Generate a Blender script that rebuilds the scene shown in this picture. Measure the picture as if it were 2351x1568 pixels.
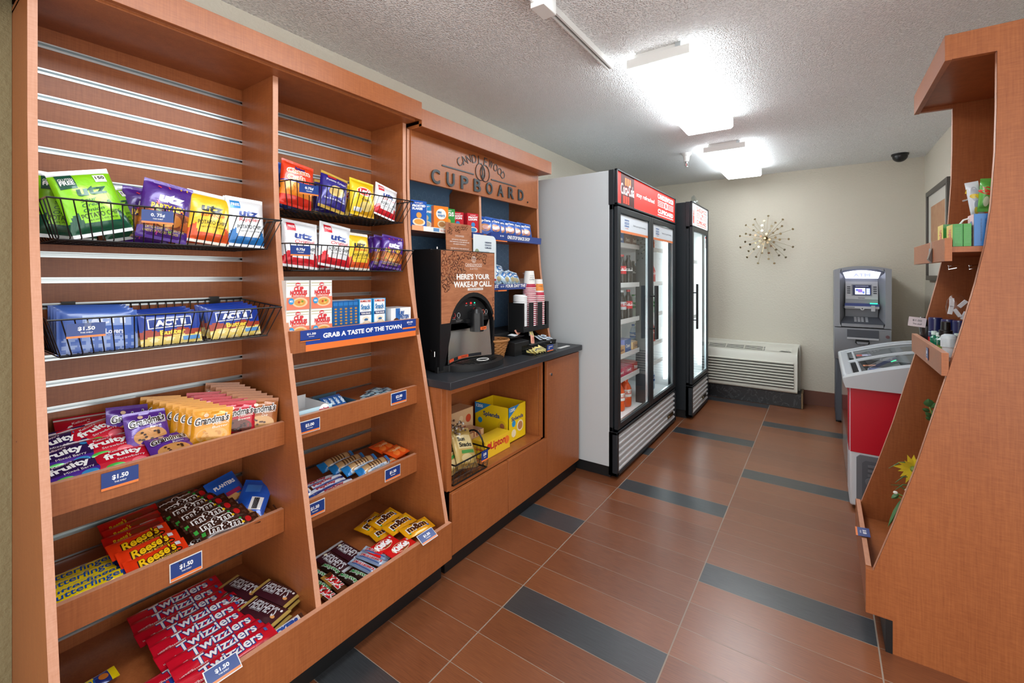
import bpy, bmesh, math, random
from mathutils import Matrix, Vector, Euler
for o in list(bpy.data.objects): bpy.data.objects.remove(o, do_unlink=True)
SC = bpy.context.scene
COL = SC.collection
R = math.radians
# ------------------------------------------------------------------ camera
F = 1025.0; CXP = 1175.5; V0 = 632.0; HEAD = math.atan(713.5/F); CH = 1.32; CAMX = 1.95
cam = bpy.data.cameras.new('camera'); camo = bpy.data.objects.new('camera', cam); COL.objects.link(camo)
camo.location = (CAMX, 0, CH); camo.rotation_euler = (math.pi/2, 0, HEAD)
cam.sensor_width = 36; cam.lens = F/2351*36; cam.shift_y = -(784-V0)/2351; cam.clip_start = .02
SC.camera = camo
# ------------------------------------------------------------------ exposure, world
SC.view_settings.view_transform = 'Standard'; SC.view_settings.look = 'None'
SC.view_settings.gamma = 1; SC.view_settings.exposure = 0.22; SC.view_settings.use_curve_mapping = False
LAMP = 9.5         # strength of the ceiling diffusers
W = bpy.data.worlds.new('world'); SC.world = W; W.use_nodes = True
W.node_tree.nodes['Background'].inputs[0].default_value = (1, .985, .96, 1)
W.node_tree.nodes['Background'].inputs[1].default_value = 1.8

def P(u, v, x=None, y=None, z=None):      # photo pixel on a plane of the room -> point
    S, C = math.sin(HEAD), math.cos(HEAD); t = (u-CXP)/F; s = (V0-v)/F
    dx = -S+C*t; dy = C+S*t
    k = (x-CAMX)/dx if x is not None else (y/dy if y is not None else (z-CH)/s)
    return Vector((CAMX+k*dx, k*dy, CH+k*s))
def lin(h):
    if isinstance(h, (tuple, list)): return tuple(h[:3])
    h = h.lstrip('#'); h = h if len(h) == 6 else ''.join(q*2 for q in h); c = [int(h[i:i+2], 16)/255 for i in (0, 2, 4)]
    return tuple(q/12.92 if q <= .04045 else ((q+.055)/1.055)**2.4 for q in c)
# ------------------------------------------------------------------ materials
MT = {}
def nm(name):
    m = bpy.data.materials.new(name); m.use_nodes = True; MT[name] = m
    nt = m.node_tree; return m, nt, nt.nodes['Principled BSDF']
def mat(name, col, rough=.5, metal=0, emit=None, es=1, spec=.5, bump=0, bscale=200, coat=0, alpha=1, trans=0):
    m, nt, b = nm(name)
    b.inputs['Base Color'].default_value = (*lin(col), 1)
    b.inputs['Roughness'].default_value = rough; b.inputs['Metallic'].default_value = metal
    b.inputs['Specular IOR Level'].default_value = spec; b.inputs['Coat Weight'].default_value = coat
    if emit: b.inputs['Emission Color'].default_value = (*lin(emit), 1); b.inputs['Emission Strength'].default_value = es
    if bump:
        tc = nt.nodes.new('ShaderNodeTexCoord'); n = nt.nodes.new('ShaderNodeTexNoise'); bp = nt.nodes.new('ShaderNodeBump')
        n.inputs['Scale'].default_value = bscale; n.inputs['Detail'].default_value = 3
        bp.inputs['Strength'].default_value = bump; bp.inputs['Distance'].default_value = .01
        nt.links.new(tc.outputs['Object'], n.inputs['Vector']); nt.links.new(n.outputs['Fac'], bp.inputs['Height']); nt.links.new(bp.outputs['Normal'], b.inputs['Normal'])
    return m
def printed(name, rough, coat=0, metal=0, bump=0, emit=0):
    m, nt, b = nm(name)
    a = nt.nodes.new('ShaderNodeAttribute'); a.attribute_name = 'Col'
    nt.links.new(a.outputs['Color'], b.inputs['Base Color'])
    b.inputs['Roughness'].default_value = rough; b.inputs['Coat Weight'].default_value = coat; b.inputs['Metallic'].default_value = metal
    b.inputs['Coat Roughness'].default_value = .15
    if emit: nt.links.new(a.outputs['Color'], b.inputs['Emission Color']); b.inputs['Emission Strength'].default_value = emit
    if bump:
        tc = nt.nodes.new('ShaderNodeTexCoord'); n = nt.nodes.new('ShaderNodeTexNoise'); bp = nt.nodes.new('ShaderNodeBump')
        n.inputs['Scale'].default_value = 45; n.inputs['Detail'].default_value = 2; n.inputs['Distortion'].default_value = 1.2
        bp.inputs['Strength'].default_value = bump; bp.inputs['Distance'].default_value = .01
        nt.links.new(tc.outputs['Object'], n.inputs['Vector']); nt.links.new(n.outputs['Fac'], bp.inputs['Height']); nt.links.new(bp.outputs['Normal'], b.inputs['Normal'])
    return m
def glass(name, tint=(1, 1, 1), refl=1.0, rough=0.0):
    m = bpy.data.materials.new(name); m.use_nodes = True; MT[name] = m; nt = m.node_tree; N = nt.nodes
    N.remove(N['Principled BSDF']); out = N['Material Output']
    t = N.new('ShaderNodeBsdfTransparent'); g = N.new('ShaderNodeBsdfGlossy'); mx = N.new('ShaderNodeMixShader'); fr = N.new('ShaderNodeLayerWeight'); pw = N.new('ShaderNodeMath'); ad = N.new('ShaderNodeMath'); mu = N.new('ShaderNodeMath')
    t.inputs[0].default_value = (*tint, 1); g.inputs['Roughness'].default_value = rough; fr.inputs[0].default_value = .5; pw.operation = 'POWER'; pw.inputs[1].default_value = 5; ad.operation = 'MULTIPLY_ADD'; ad.inputs[1].default_value = .95; ad.inputs[2].default_value = .045; nt.links.new(fr.outputs['Facing'], pw.inputs[0]); nt.links.new(pw.outputs[0], ad.inputs[0])
    mu.operation = 'MULTIPLY'; mu.inputs[1].default_value = refl
    mu.use_clamp = True; nt.links.new(ad.outputs[0], mu.inputs[0]); nt.links.new(mu.outputs[0], mx.inputs[0]); nt.links.new(t.outputs[0], mx.inputs[1]); nt.links.new(g.outputs[0], mx.inputs[2]); nt.links.new(mx.outputs[0], out.inputs[0])
    return m
def woodmat(name, dark, light, rough=.36):
    m, nt, b = nm(name); N = nt.nodes; L = nt.links
    tc = N.new('ShaderNodeTexCoord')
    def ns(sc, det=2):
        mp = N.new('ShaderNodeMapping'); mp.inputs['Scale'].default_value = sc; L.new(tc.outputs['Object'], mp.inputs['Vector'])
        n = N.new('ShaderNodeTexNoise'); n.inputs['Scale'].default_value = 1; n.inputs['Detail'].default_value = det; L.new(mp.outputs[0], n.inputs['Vector']); return n.outputs['Fac']
    a = ns((35, 35, 330)); c = ns((260, 260, 12)); d = ns((3, 3, 1.4), 3)
    m1 = N.new('ShaderNodeMath'); m1.operation = 'ADD'; L.new(a, m1.inputs[0]); L.new(c, m1.inputs[1])
    m2 = N.new('ShaderNodeMath'); m2.operation = 'ADD'; L.new(m1.outputs[0], m2.inputs[0]); L.new(d, m2.inputs[1])
    cr = N.new('ShaderNodeMapRange'); cr.inputs[1].default_value = .95; cr.inputs[2].default_value = 2.05; L.new(m2.outputs[0], cr.inputs[0])
    mx = N.new('ShaderNodeMix'); mx.data_type = 'RGBA'; mx.inputs[6].default_value = (*lin(dark), 1); mx.inputs[7].default_value = (*lin(light), 1)
    L.new(cr.outputs[0], mx.inputs[0]); L.new(mx.outputs[2], b.inputs['Base Color']); b.inputs['Roughness'].default_value = rough
    return m
woodmat('cherry_laminate', '#8a4a24', '#ab6537')
woodmat('cherry_edge', '#c48867', '#d39c80', .4)
mat('alu', '#c9d0d2', .32, 1); mat('chrome', '#e0e0e0', .12, 1); mat('brushed_steel', '#c4c1bc', .27, .95, bump=.05)
mat('black_plastic', '#141517', .32); mat('black_matte', '#0d0e10', .55); mat('black_wire', '#0c0c0d', .35)
mat('cooler_black', '#1b2228', .42); mat('cooler_grey', '#c3c9cc', .5, bump=.05, bscale=900); mat('grille_grey', '#c9cacd', .35)
mat('inner_white', '#f2f5f6', .45); mat('white_paint', '#e9e9e6', .5); mat('wire_white', '#eceeee', .4)
mat('counter_laminate', '#2b2e33', .38, bump=.08, bscale=900)
mat('wallpaper_blue', '#668bb0', .6)
mat('kick_black', '#0b0c0e', .45); mat('letter_black', '#2b3236', .4)
mat('baseboard_tile', '#6c4030', .45)
mat('beige_plastic', '#d3d0c4', .45); mat('beige_dark', '#55544e', .6)
mat('atm_silver', '#8d9096', .42, .25); mat('atm_light', '#b9bbc0', .4, .2); mat('atm_dark', '#474a52', .5)
mat('freezer_grey', '#c0c6cb', .3); mat('freezer_red', '#c40f27', .35); mat('freezer_white', '#d9dde2', .3); mat('louvre_grey', '#6d7178', .45)
mat('frame_grey', '#4c4843', .4); mat('brass', '#dccaa6', .24, 1); mat('brass_dark', '#51401f', .3, 1)
mat('leaf', '#4c7a4a', .45); mat('petal', '#f2dc3c', .5); mat('stem', '#7d9a4c', .5); mat('bud_white', '#f1efe6', .4)
mat('wicker', '#a8713c', .6); mat('diffuser', '#ffffff', .4, emit='#f2faff', es=LAMP); mat('tube_light', '#ffffff', .4, emit='#ecfbff', es=4); mat('added_fill_tube', '#ffffff', .4, emit='#ecfbff', es=16)  # the stronger tube glow is for the added, unseen cooler tube
mat('atm_lit', '#ffffff', .4, emit='#dfe3ff', es=1.6); mat('atm_letter', '#c4caf6', .4, emit='#b4bcf4', es=.75); mat('green_led', '#20ff9a', .4, emit='#18ff9c', es=4); mat('red_led', '#ff2020', .4, emit='#ff1818', es=5)
mat('gold_foil', '#c9ab5e', .28, 1)
printed('paper_print', .5); printed('gloss_print', .3, coat=.5); printed('foil_print', .27, coat=.7, metal=.15, bump=.12); printed('lit_print', .5, emit=.8); printed('matte_print', .7)
glass('door_glass', (.98, 1, .99), 1.0); glass('clear_acrylic', (.93, .95, .95), 1.6, .03); glass('clear_film', (.98, .98, .99), .7, .1); glass('dome_glass', (.03, .03, .03), 1.3)
def wallmat(name, c, bs, st):
    m, nt, b = nm(name); N = nt.nodes; L = nt.links
    b.inputs['Base Color'].default_value = (*lin(c), 1); b.inputs['Roughness'].default_value = .75
    tc = N.new('ShaderNodeTexCoord'); n = N.new('ShaderNodeTexNoise'); bp = N.new('ShaderNodeBump')
    n.inputs['Scale'].default_value = bs; n.inputs['Detail'].default_value = 4; n.inputs['Roughness'].default_value = .6
    bp.inputs['Strength'].default_value = st; bp.inputs['Distance'].default_value = .02 if bs != 80 else .035
    L.new(tc.outputs['Object'], n.inputs['Vector']); L.new(bp.outputs['Normal'], b.inputs['Normal'])
    if bs == 80:
        v = N.new('ShaderNodeTexVoronoi'); v.inputs['Scale'].default_value = 125; v.feature = 'SMOOTH_F1'; v.inputs['Smoothness'].default_value = .4
        mr = N.new('ShaderNodeMapRange'); mr.inputs[1].default_value = .55; mr.inputs[2].default_value = .05; ml = N.new('ShaderNodeMath'); ml.operation = 'MULTIPLY'
        n.inputs['Scale'].default_value = 55
        L.new(tc.outputs['Object'], v.inputs['Vector']); L.new(v.outputs['Distance'], mr.inputs[0]); L.new(mr.outputs[0], ml.inputs[0]); L.new(n.outputs['Fac'], ml.inputs[1]); L.new(ml.outputs[0], bp.inputs['Height'])
    else: L.new(n.outputs['Fac'], bp.inputs['Height'])
    return m
wallmat('wall_beige', '#cdc6b6', 60, .25)
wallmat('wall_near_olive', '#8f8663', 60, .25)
m = wallmat('ceiling_popcorn', '#f6f8f8', 80, .7)
def floormat():
    m, nt, b = nm('floor_tile'); N = nt.nodes; L = nt.links
    tc = N.new('ShaderNodeTexCoord'); sp = N.new('ShaderNodeSeparateXYZ'); L.new(tc.outputs['Object'], sp.inputs[0])
    def M(op, a, b_=None, c=None):
        n = N.new('ShaderNodeMath'); n.operation = op
        for i, q in enumerate((a, b_, c)):
            if q is None: continue
            if isinstance(q, (int, float)): n.inputs[i].default_value = q
            else: L.new(q, n.inputs[i])
        return n.outputs[0]
    fx = M('DIVIDE', M('SUBTRACT', sp.outputs[0], .299), .6045); fy = M('DIVIDE', M('SUBTRACT', sp.outputs[1], 1.435), .1518)
    i = M('FLOOR', fx); k = M('FLOOR', fy)
    md = M('FLOORED_MODULO', M('ADD', k, M('MULTIPLY', M('ADD', i, 1), 4)), 8)
    dk = M('LESS_THAN', md, .5)
    def edge(f, w):
        fr = M('FRACT', f); d = M('MINIMUM', fr, M('SUBTRACT', 1, fr)); return M('LESS_THAN', d, w)
    g = M('MAXIMUM', edge(fx, .0038), edge(fy, .0075))
    def ns(sc, det=3):
        mp = N.new('ShaderNodeMapping'); mp.inputs['Scale'].default_value = sc; L.new(tc.outputs['Object'], mp.inputs['Vector'])
        n = N.new('ShaderNodeTexNoise'); n.inputs['Scale'].default_value = 1; n.inputs['Detail'].default_value = det; L.new(mp.outputs[0], n.inputs['Vector']); return n.outputs['Fac']
    gr = ns((14, 330, 1)); bl = ns((1.5, 4, 1), 2)
    wn = N.new('ShaderNodeTexWhiteNoise'); cb = N.new('ShaderNodeCombineXYZ'); L.new(i, cb.inputs[0]); L.new(k, cb.inputs[1]); L.new(cb.outputs[0], wn.inputs['Vector'])
    f = M('MULTIPLY_ADD', wn.outputs['Value'], .25, M('ADD', M('MULTIPLY', gr, 1.1), M('MULTIPLY_ADD', bl, .3, -.35)))
    def mx(fac, a, b_):
        n = N.new('ShaderNodeMix'); n.data_type = 'RGBA'; n.clamp_factor = True; L.new(fac, n.inputs[0])
        for s, q in ((6, a), (7, b_)):
            if isinstance(q, str): n.inputs[s].default_value = (*lin(q), 1)
            else: L.new(q, n.inputs[s])
        return n.outputs[2]
    c = mx(f, '#5c301a', '#965b38'); d = mx(f, '#1c1e21', '#4a4d51')
    c = mx(dk, c, d); c = mx(g, c, '#8f7f70')
    L.new(c, b.inputs['Base Color']); b.inputs['Specular IOR Level'].default_value = 1.0; rg = M('MULTIPLY_ADD', g, .3, .29); L.new(rg, b.inputs['Roughness'])
    bp = N.new('ShaderNodeBump'); bp.inputs['Strength'].default_value = .06; bp.inputs['Distance'].default_value = .003
    h = M('SUBTRACT', M('MULTIPLY', gr, .4), g); L.new(h, bp.inputs['Height']); L.new(bp.outputs['Normal'], b.inputs['Normal'])
floormat()
# ------------------------------------------------------------------ mesh builder
_tx = {}
def text_geo(s, bold=0.0, depth=0):
    key = (s, bold, depth)
    if key in _tx: return _tx[key]
    cu = bpy.data.curves.new('lettering', 'FONT'); cu.body = s; cu.size = 1; cu.offset = bold; cu.extrude = depth; cu.resolution_u = 6 if depth else 3; cu.fill_mode = 'BOTH' if depth else 'FRONT'
    ob = bpy.data.objects.new('lettering', cu); COL.objects.link(ob)
    dg = bpy.context.evaluated_depsgraph_get(); me = bpy.data.meshes.new_from_object(ob.evaluated_get(dg))
    V = [tuple(v.co) for v in me.vertices]; Fc = [tuple(p.vertices) for p in me.polygons]
    bpy.data.objects.remove(ob); bpy.data.curves.remove(cu); bpy.data.meshes.remove(me)
    if V:
        x0 = min(v[0] for v in V); x1 = max(v[0] for v in V); y0 = min(v[1] for v in V); y1 = max(v[1] for v in V)
        V = [((v[0]-(x0+x1)/2)/max(x1-x0, 1e-6), (v[1]-(y0+y1)/2)/max(y1-y0, 1e-6), v[2]) for v in V]
        asp = (x1-x0)/max(y1-y0, 1e-6)
    else: asp = 1
    _tx[key] = (V, Fc, asp); return _tx[key]
class MB:
    def __init__(s): s.V = []; s.F = []; s.M = []; s.C = []; s.S = []
    def add(s, vs, fs, m, c='#ffffff', smooth=False):
        n = len(s.V); s.V += [Vector(v) for v in vs]; c = lin(c)
        for f in fs: s.F.append([n+i for i in f]); s.M.append(m); s.C.append(c); s.S.append(smooth)
        return s
    def box(s, x0, x1, y0, y1, z0, z1, m, c='#ffffff'):
        v = [(x0, y0, z0), (x1, y0, z0), (x1, y1, z0), (x0, y1, z0), (x0, y0, z1), (x1, y0, z1), (x1, y1, z1), (x0, y1, z1)]
        return s.add(v, [(3, 2, 1, 0), (4, 5, 6, 7), (0, 1, 5, 4), (1, 2, 6, 5), (2, 3, 7, 6), (3, 0, 4, 7)], m, c)
    def prism(s, pts, ax, a0, a1, m, c='#ffffff', smooth=False):
        def mk(p, a): return {'x': (a, p[0], p[1]), 'y': (p[0], a, p[1]), 'z': (p[0], p[1], a)}[ax]
        n = len(pts); v = [mk(p, a0) for p in pts]+[mk(p, a1) for p in pts]
        s.add(v, [list(range(n))[::-1], list(range(n, 2*n))], m, c)
        return s.add(v, [(i, (i+1) % n, (i+1) % n+n, i+n) for i in range(n)], m, c, smooth)
    def quad(s, o, ax, ay, w, h, m, c='#ffffff'):
        o = Vector(o); ax = Vector(ax)*w/2; ay = Vector(ay)*h/2
        return s.add([o-ax-ay, o+ax-ay, o+ax+ay, o-ax+ay], [(0, 1, 2, 3)], m, c)
    def cyl(s, p, q, r, m, c='#ffffff', n=12, r2=None, cap=True):
        p = Vector(p); q = Vector(q); d = (q-p).normalized(); a = d.orthogonal().normalized(); b = d.cross(a); r2 = r if r2 is None else r2
        v = [p+(a*math.cos(t)+b*math.sin(t))*r for t in [2*math.pi*i/n for i in range(n)]]+[q+(a*math.cos(t)+b*math.sin(t))*r2 for t in [2*math.pi*i/n for i in range(n)]]
        s.add(v, [(i, (i+1) % n, (i+1) % n+n, i+n) for i in range(n)], m, c, True)
        if cap: s.add(v, [list(range(n))[::-1], list(range(n, 2*n))], m, c)
        return s
    def tube(s, pts, r, m, c='#ffffff', n=6, closed=False):
        pts = [Vector(p) for p in pts]; N = len(pts); rings = []
        for i, p in enumerate(pts):
            a = pts[(i-1) % N] if (closed or i) else p; b = pts[(i+1) % N] if (closed or i < N-1) else p
            d = (b-a).normalized() if (b-a).length > 1e-9 else Vector((0, 0, 1))
            u = d.cross(Vector((0, 0, 1))) if abs(d.z) < .9 else d.cross(Vector((0, 1, 0))); u.normalize(); w = d.cross(u)
            rr = r[i] if isinstance(r, (list, tuple)) else r
            rings += [p+(u*math.cos(2*math.pi*k/n)+w*math.sin(2*math.pi*k/n))*rr for k in range(n)]
        fs = []
        for i in range(N if closed else N-1):
            j = (i+1) % N
            fs += [(i*n+k, i*n+(k+1) % n, j*n+(k+1) % n, j*n+k) for k in range(n)]
        if not closed: fs += [list(range(n))[::-1], [(N-1)*n+k for k in range(n)]]
        return s.add(rings, fs, m, c, True)
    def lathe(s, prof, m, c='#ffffff', n=16, o=(0, 0, 0), cols=None, mats=None):
        o = Vector(o); K = len(prof); v = []
        for r, z in prof: v += [o+Vector((r*math.cos(2*math.pi*k/n), r*math.sin(2*math.pi*k/n), z)) for k in range(n)]
        for i in range(K-1):
            s.add([v[i*n+k] for k in range(n)]+[v[(i+1)*n+k] for k in range(n)], [(k, (k+1) % n, (k+1) % n+n, k+n) for k in range(n)], mats[i] if mats else m, cols[i] if cols else c, True)
        return s
    def sphere(s, o, r, m, c='#ffffff', n=10, sc=(1, 1, 1), half=False):
        o = Vector(o); K = n//2; v = []; lo = 0 if half else -math.pi/2
        for i in range(K+1):
            a = lo+(math.pi/2-lo)*i/K
            v += [o+Vector((r*sc[0]*math.cos(a)*math.cos(2*math.pi*k/n), r*sc[1]*math.cos(a)*math.sin(2*math.pi*k/n), r*sc[2]*math.sin(a))) for k in range(n)]
        return s.add(v, [(i*n+k, i*n+(k+1) % n, (i+1)*n+(k+1) % n, (i+1)*n+k) for i in range(K) for k in range(n)], m, c, True)
    def text(s, t, o, ax, ay, w, h, m, c='#ffffff', bold=0.0, depth=0, drape=None):
        V, Fc, asp = text_geo(t, bold, 1 if depth else 0)
        if h is None: h = w/asp
        if w is None: w = h*asp
        o = Vector(o); ax = Vector(ax); ay = Vector(ay); nz = ax.cross(ay)
        if drape: vs = [drape(v[0]*w, v[1]*h) for v in V]
        else: vs = [o+ax*(v[0]*w)+ay*(v[1]*h)+nz*(v[2]*depth) for v in V]
        return s.add(vs, Fc, m, c)
    def xf(s, M): s.V = [M @ v for v in s.V]; return s
    def mesh(s, name, off=Vector((0, 0, 0))):
        me = bpy.data.meshes.new(name); me.from_pydata([tuple(v-off) for v in s.V], [], s.F)
        ms = sorted(set(s.M))
        for k in ms: me.materials.append(MT[k])
        ix = {k: i for i, k in enumerate(ms)}
        me.polygons.foreach_set('material_index', [ix[k] for k in s.M]); me.polygons.foreach_set('use_smooth', s.S)
        at = me.color_attributes.new('Col', 'FLOAT_COLOR', 'CORNER'); buf = []
        for f, c in zip(s.F, s.C): buf += [c[0], c[1], c[2], 1.0]*len(f)
        at.data.foreach_set('color', buf); me.update()
        try: me.set_sharp_from_angle(angle=R(40))
        except Exception: pass
        return me
def tag(o, label=None, cat=None, group=None, kind=None):
    if label: o['label'] = label
    if cat: o['category'] = cat
    if group: o['group'] = group
    if kind: o['kind'] = kind
    return o
def thing(name, label, cat, loc, group=None):
    o = bpy.data.objects.new(name, None); COL.objects.link(o); o.location = loc; o.empty_display_size = .05
    return tag(o, label, cat, group)
def rootloc(o):
    while o.parent: o = o.parent
    return o.location.copy()
def obj(name, mb, parent=None, bevel=0, loc=None, label=None):
    if parent is None:
        off = Vector(loc) if loc is not None else Vector((sum(v.x for v in mb.V)/len(mb.V), sum(v.y for v in mb.V)/len(mb.V), min(v.z for v in mb.V)))
    else: off = rootloc(parent)
    o = bpy.data.objects.new(name, mb.mesh(name, off)); COL.objects.link(o)
    if parent is None: o.location = off
    else: o.parent = parent
    if bevel:
        b = o.modifiers.new('bevel', 'BEVEL'); b.width = bevel; b.segments = 2; b.limit_method = 'ANGLE'; b.angle_limit = R(50)
    if label: o['label'] = label
    return o
def struct(name, mb): return tag(obj(name, mb, loc=(0, 0, 0)), kind='structure')
def bx(*a): return MB().box(*a)
XO, YO, ZO = Vector((1, 0, 0)), Vector((0, 1, 0)), Vector((0, 0, 1))
FX = (YO, ZO)             # faces +x : reading direction, up
WD = 'cherry_laminate'; WE = 'cherry_edge'
def lerp(prof, z):
    for (x0, z0), (x1, z1) in zip(prof, prof[1:]):
        if min(z0, z1) <= z <= max(z0, z1): return x0+(x1-x0)*(z-z0)/(z1-z0) if z1 != z0 else x0
    return prof[-1][0]
# ------------------------------------------------------------------ room
CE = 2.405; BW = 5.497; RW = 2.714
struct('floor', bx(-.1, 3.6, -1.6, BW+.1, -.05, 0, 'floor_tile'))
struct('ceiling', bx(-.1, 3.6, -1.2, BW+.1, CE, CE+.05, 'ceiling_popcorn'))
struct('wall_left', bx(-.1, 0, .2185, BW, 0, CE, 'wall_beige'))
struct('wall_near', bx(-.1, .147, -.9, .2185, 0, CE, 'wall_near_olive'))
struct('wall_back', bx(-.1, RW+.1, BW, BW+.1, 0, CE, 'wall_beige'))
struct('wall_right', bx(RW, RW+.1, 1.9, BW, 0, CE, 'wall_beige'))
b = bx(0, RW, BW-.012, BW, 0, .142, 'baseboard_tile')
struct('baseboard_back', b)
struct('baseboard_right', bx(RW-.012, RW, 2.7, BW-.012, 0, .142, 'baseboard_tile'))
# ------------------------------------------------------------------ ceiling lights
def fixture(x0, x1, y0, y1, label):
    t = thing('ceiling_light', label, 'ceiling light', ((x0+x1)/2, (y0+y1)/2, CE), 'fluorescent ceiling lights')
    b = MB(); zc = 2.345
    b.box(x0+.035, x1-.05, y0+.01, y1-.01, 2.375, CE, 'white_paint')
    b.box(x0+.002, x1-.002, y0, y0+.012, 2.338, 2.385, 'white_paint'); b.box(x0+.002, x1-.002, y1-.012, y1, 2.338, 2.385, 'white_paint')
    obj('housing', b, t, .001)
    d = MB(); r = .012
    pr = [(x0, 2.385), (x0, 2.32+r), (x0+r, 2.32), (x1-r, 2.32), (x1, 2.32+r), (x1, 2.385), (x1-.004, 2.385), (x1-.004, 2.375), (x0+.004, 2.375), (x0+.004, 2.385)]
    d.prism(pr, 'y', y0+.013, y1-.013, 'diffuser')
    d.box(x0+.001, x1-.001, y0-.001, y0+.013, 2.32, 2.338, 'diffuser')
    obj('diffuser', d, t)
    k = MB(); k.box(x1-.065, x1-.04, y0+.0, y0+.02, 2.385, CE, 'alu'); obj('mounting_clip', k, t)
    return t
fixture(1.15, 1.45, 2.14, 3.36, 'bright fluorescent box light on the ceiling in the middle of the room')
fixture(1.13, 1.445, 3.97, 5.13, 'farthest fluorescent box light, near the back wall')
fixture(1.153, 1.455, .20, 1.42, 'fluorescent box light nearest the camera, beside the track junction box, mostly cut off')
t = thing('track_light_rail', 'slim white track rail on the ceiling left of the fluorescent lights', 'track rail', (1.05, 1.9, CE))
b = MB(); b.box(1.04, 1.047, 1.3, 2.17, 2.375, CE, 'white_paint'); b.box(1.062, 1.070, 1.3, 2.17, 2.375, CE, 'white_paint'); b.box(1.047, 1.062, 1.3, 2.17, 2.39, CE, 'frame_grey'); b.box(1.04, 1.07, 2.168, 2.172, 2.38, CE, 'white_paint')
b.box(1.0530, 1.0555, 1.5, 2.165, 2.384, 2.39, 'alu')
obj('rail', b, t)
b = MB(); b.box(1.045, 1.105, 1.42, 1.515, 2.325, CE, 'white_paint'); b.box(.99, 1.13, 1.38, 1.46, 2.392, CE, 'white_paint'); obj('junction_box', b, t, .003)
b = MB(); b.tube([(1.062, 1.43, 2.35), (1.05, 1.36, 2.352), (1.03, 1.2, 2.352)], .008, 'white_paint'); b.box(1.03, 1.055, 1.2, 1.42, 2.36, 2.372, 'alu'); obj('track_connector', b, t)
# sprinkler
t = thing('fire_sprinkler', 'white pendant sprinkler head on the ceiling beyond the coolers', 'sprinkler', (.954, 4.146, CE))
obj('escutcheon', MB().lathe([(.0, CE), (.045, CE), (.042, CE-.008), (.026, CE-.03), (.022, CE-.075), (0, CE-.078)], 'white_paint', o=(.954, 4.146, 0)), t)
b = MB(); b.cyl((.954, 4.146, CE-.078), (.954, 4.146, CE-.09), .011, 'chrome'); b.cyl((.954, 4.146, CE-.09), (.954, 4.146, CE-.115), .003, 'gloss_print', '#c03a3a'); b.tube([(.942, 4.146, CE-.09), (.938, 4.146, CE-.103), (.95, 4.146, CE-.118)], .002, 'chrome'); b.tube([(.966, 4.146, CE-.09), (.97, 4.146, CE-.103), (.958, 4.146, CE-.118)], .002, 'chrome'); b.cyl((.954, 4.146, CE-.117), (.954, 4.146, CE-.12), .013, 'chrome')
obj('sprinkler_nozzle', b, t)
t = thing('dome_camera', 'black dome security camera on the ceiling near the back corner', 'camera', (2.517, 5.26, CE))
obj('base_ring', MB().lathe([(0, CE), (.062, CE), (.062, CE-.012), (.057, CE-.018), (.0, CE-.018)], 'black_plastic', n=24, o=(2.517, 5.26, 0)), t)
obj('dome', MB().lathe([(.055, CE-.018)]+[(.055*math.cos(a), CE-.02-.052*math.sin(a)) for a in [i*math.pi/12 for i in range(7)]], 'black_plastic', n=24, o=(2.517, 5.26, 0)), t)
# ------------------------------------------------------------------ left display unit
PROF = [(.350, 2.03), (.350, 1.72), (.354, 1.65), (.362, 1.52), (.375, 1.40), (.391, 1.29), (.428, 1.12), (.618, .254)]
def side_panel(b, y0, y1, prof, xb, top, bot=.1, front=None):
    pts = [(xb, bot), (front or prof[-1][0], bot)]+[(x, z) for x, z in reversed(prof)]
    if prof[0][1] < top: pts.append((prof[0][0], top))
    pts.append((xb, top))
    b.prism(pts, 'y', y0, y1, WD)
    # edge banding
    ep = [(x, z) for x, z in prof]
    for (xa, za), (xc, zc) in zip(ep, ep[1:]):
        b.add([(xa+.0008, y0+.0003, za), (xa+.0008, y1-.0003, za), (xc+.0008, y1-.0003, zc), (xc+.0008, y0+.0003, zc)], [(0, 1, 2, 3)], WE)
UL = thing('display_shelf', 'tall cherry wood two-bay snack display with slatwall back, shelves and header', 'display shelf', (.3, .82, 0))
b = MB(); side_panel(b, .219, .237, PROF, .005, 2.035); obj('side_panel', b, UL, .0008)
b = MB(); side_panel(b, .814, .833, PROF, .122, 2.035, .2, .60); obj('center_divider', b, UL, .0008)
b = MB(); side_panel(b, 1.41, 1.430, PROF, .005, 2.035); obj('side_panel', b, UL, .0008)
GZ = [1.978-.0746*i for i in range(24)]
for (ya, yb) in ((.237, .814), (.833, 1.41)):
    b = MB(); zt = 2.03
    for gz in GZ+[.1]:
        zb = gz+.0045 if gz > .11 else .2
        if zt-zb > .005: b.box(.102, .122, ya, yb, zb, zt, WD)
        zt = gz-.0045-.003
    b.box(.09, .102, ya, yb, .2, 2.03, WD)
    bp_ = obj('slatwall_panel', b, UL, .0006)
    b = MB()
    for gz in GZ:
        if gz < .24: continue
        b.prism([(.1235, gz+.0075), (.1235, gz+.0045), (.108, gz+.0045), (.106, gz+.007), (.1035, gz+.007), (.1035, gz-.0095), (.110, gz-.0095), (.112, gz-.0065), (.1235, gz-.0055), (.1235, gz-.0095), (.1245, gz-.0095), (.1245, gz-.0035), (.108, gz-.0035), (.108, gz+.0025), (.1245, gz+.0035), (.1245, gz+.0075)], 'y', ya, yb, 'alu')
    obj('slat_inserts', b, bp_, label='aluminium channel inserts')
# header
b = MB(); b.box(.005, .412, .219, 1.43, 2.028, 2.047, WD); b.box(.415, .4335, .08, 1.452, 2.035, 2.117, WD); b.box(.005, .415, 1.434, 1.452, 2.036, 2.117, WD); b.box(.005, .415, .08, .10, 2.036, 2.117, WD); b.box(.005, .432, .08, 1.45, 2.112, 2.117, WD)
b.box(.398, .413, .219, 1.43, 2.036, 2.045, WE)
obj('header', b, UL, .001)
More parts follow.
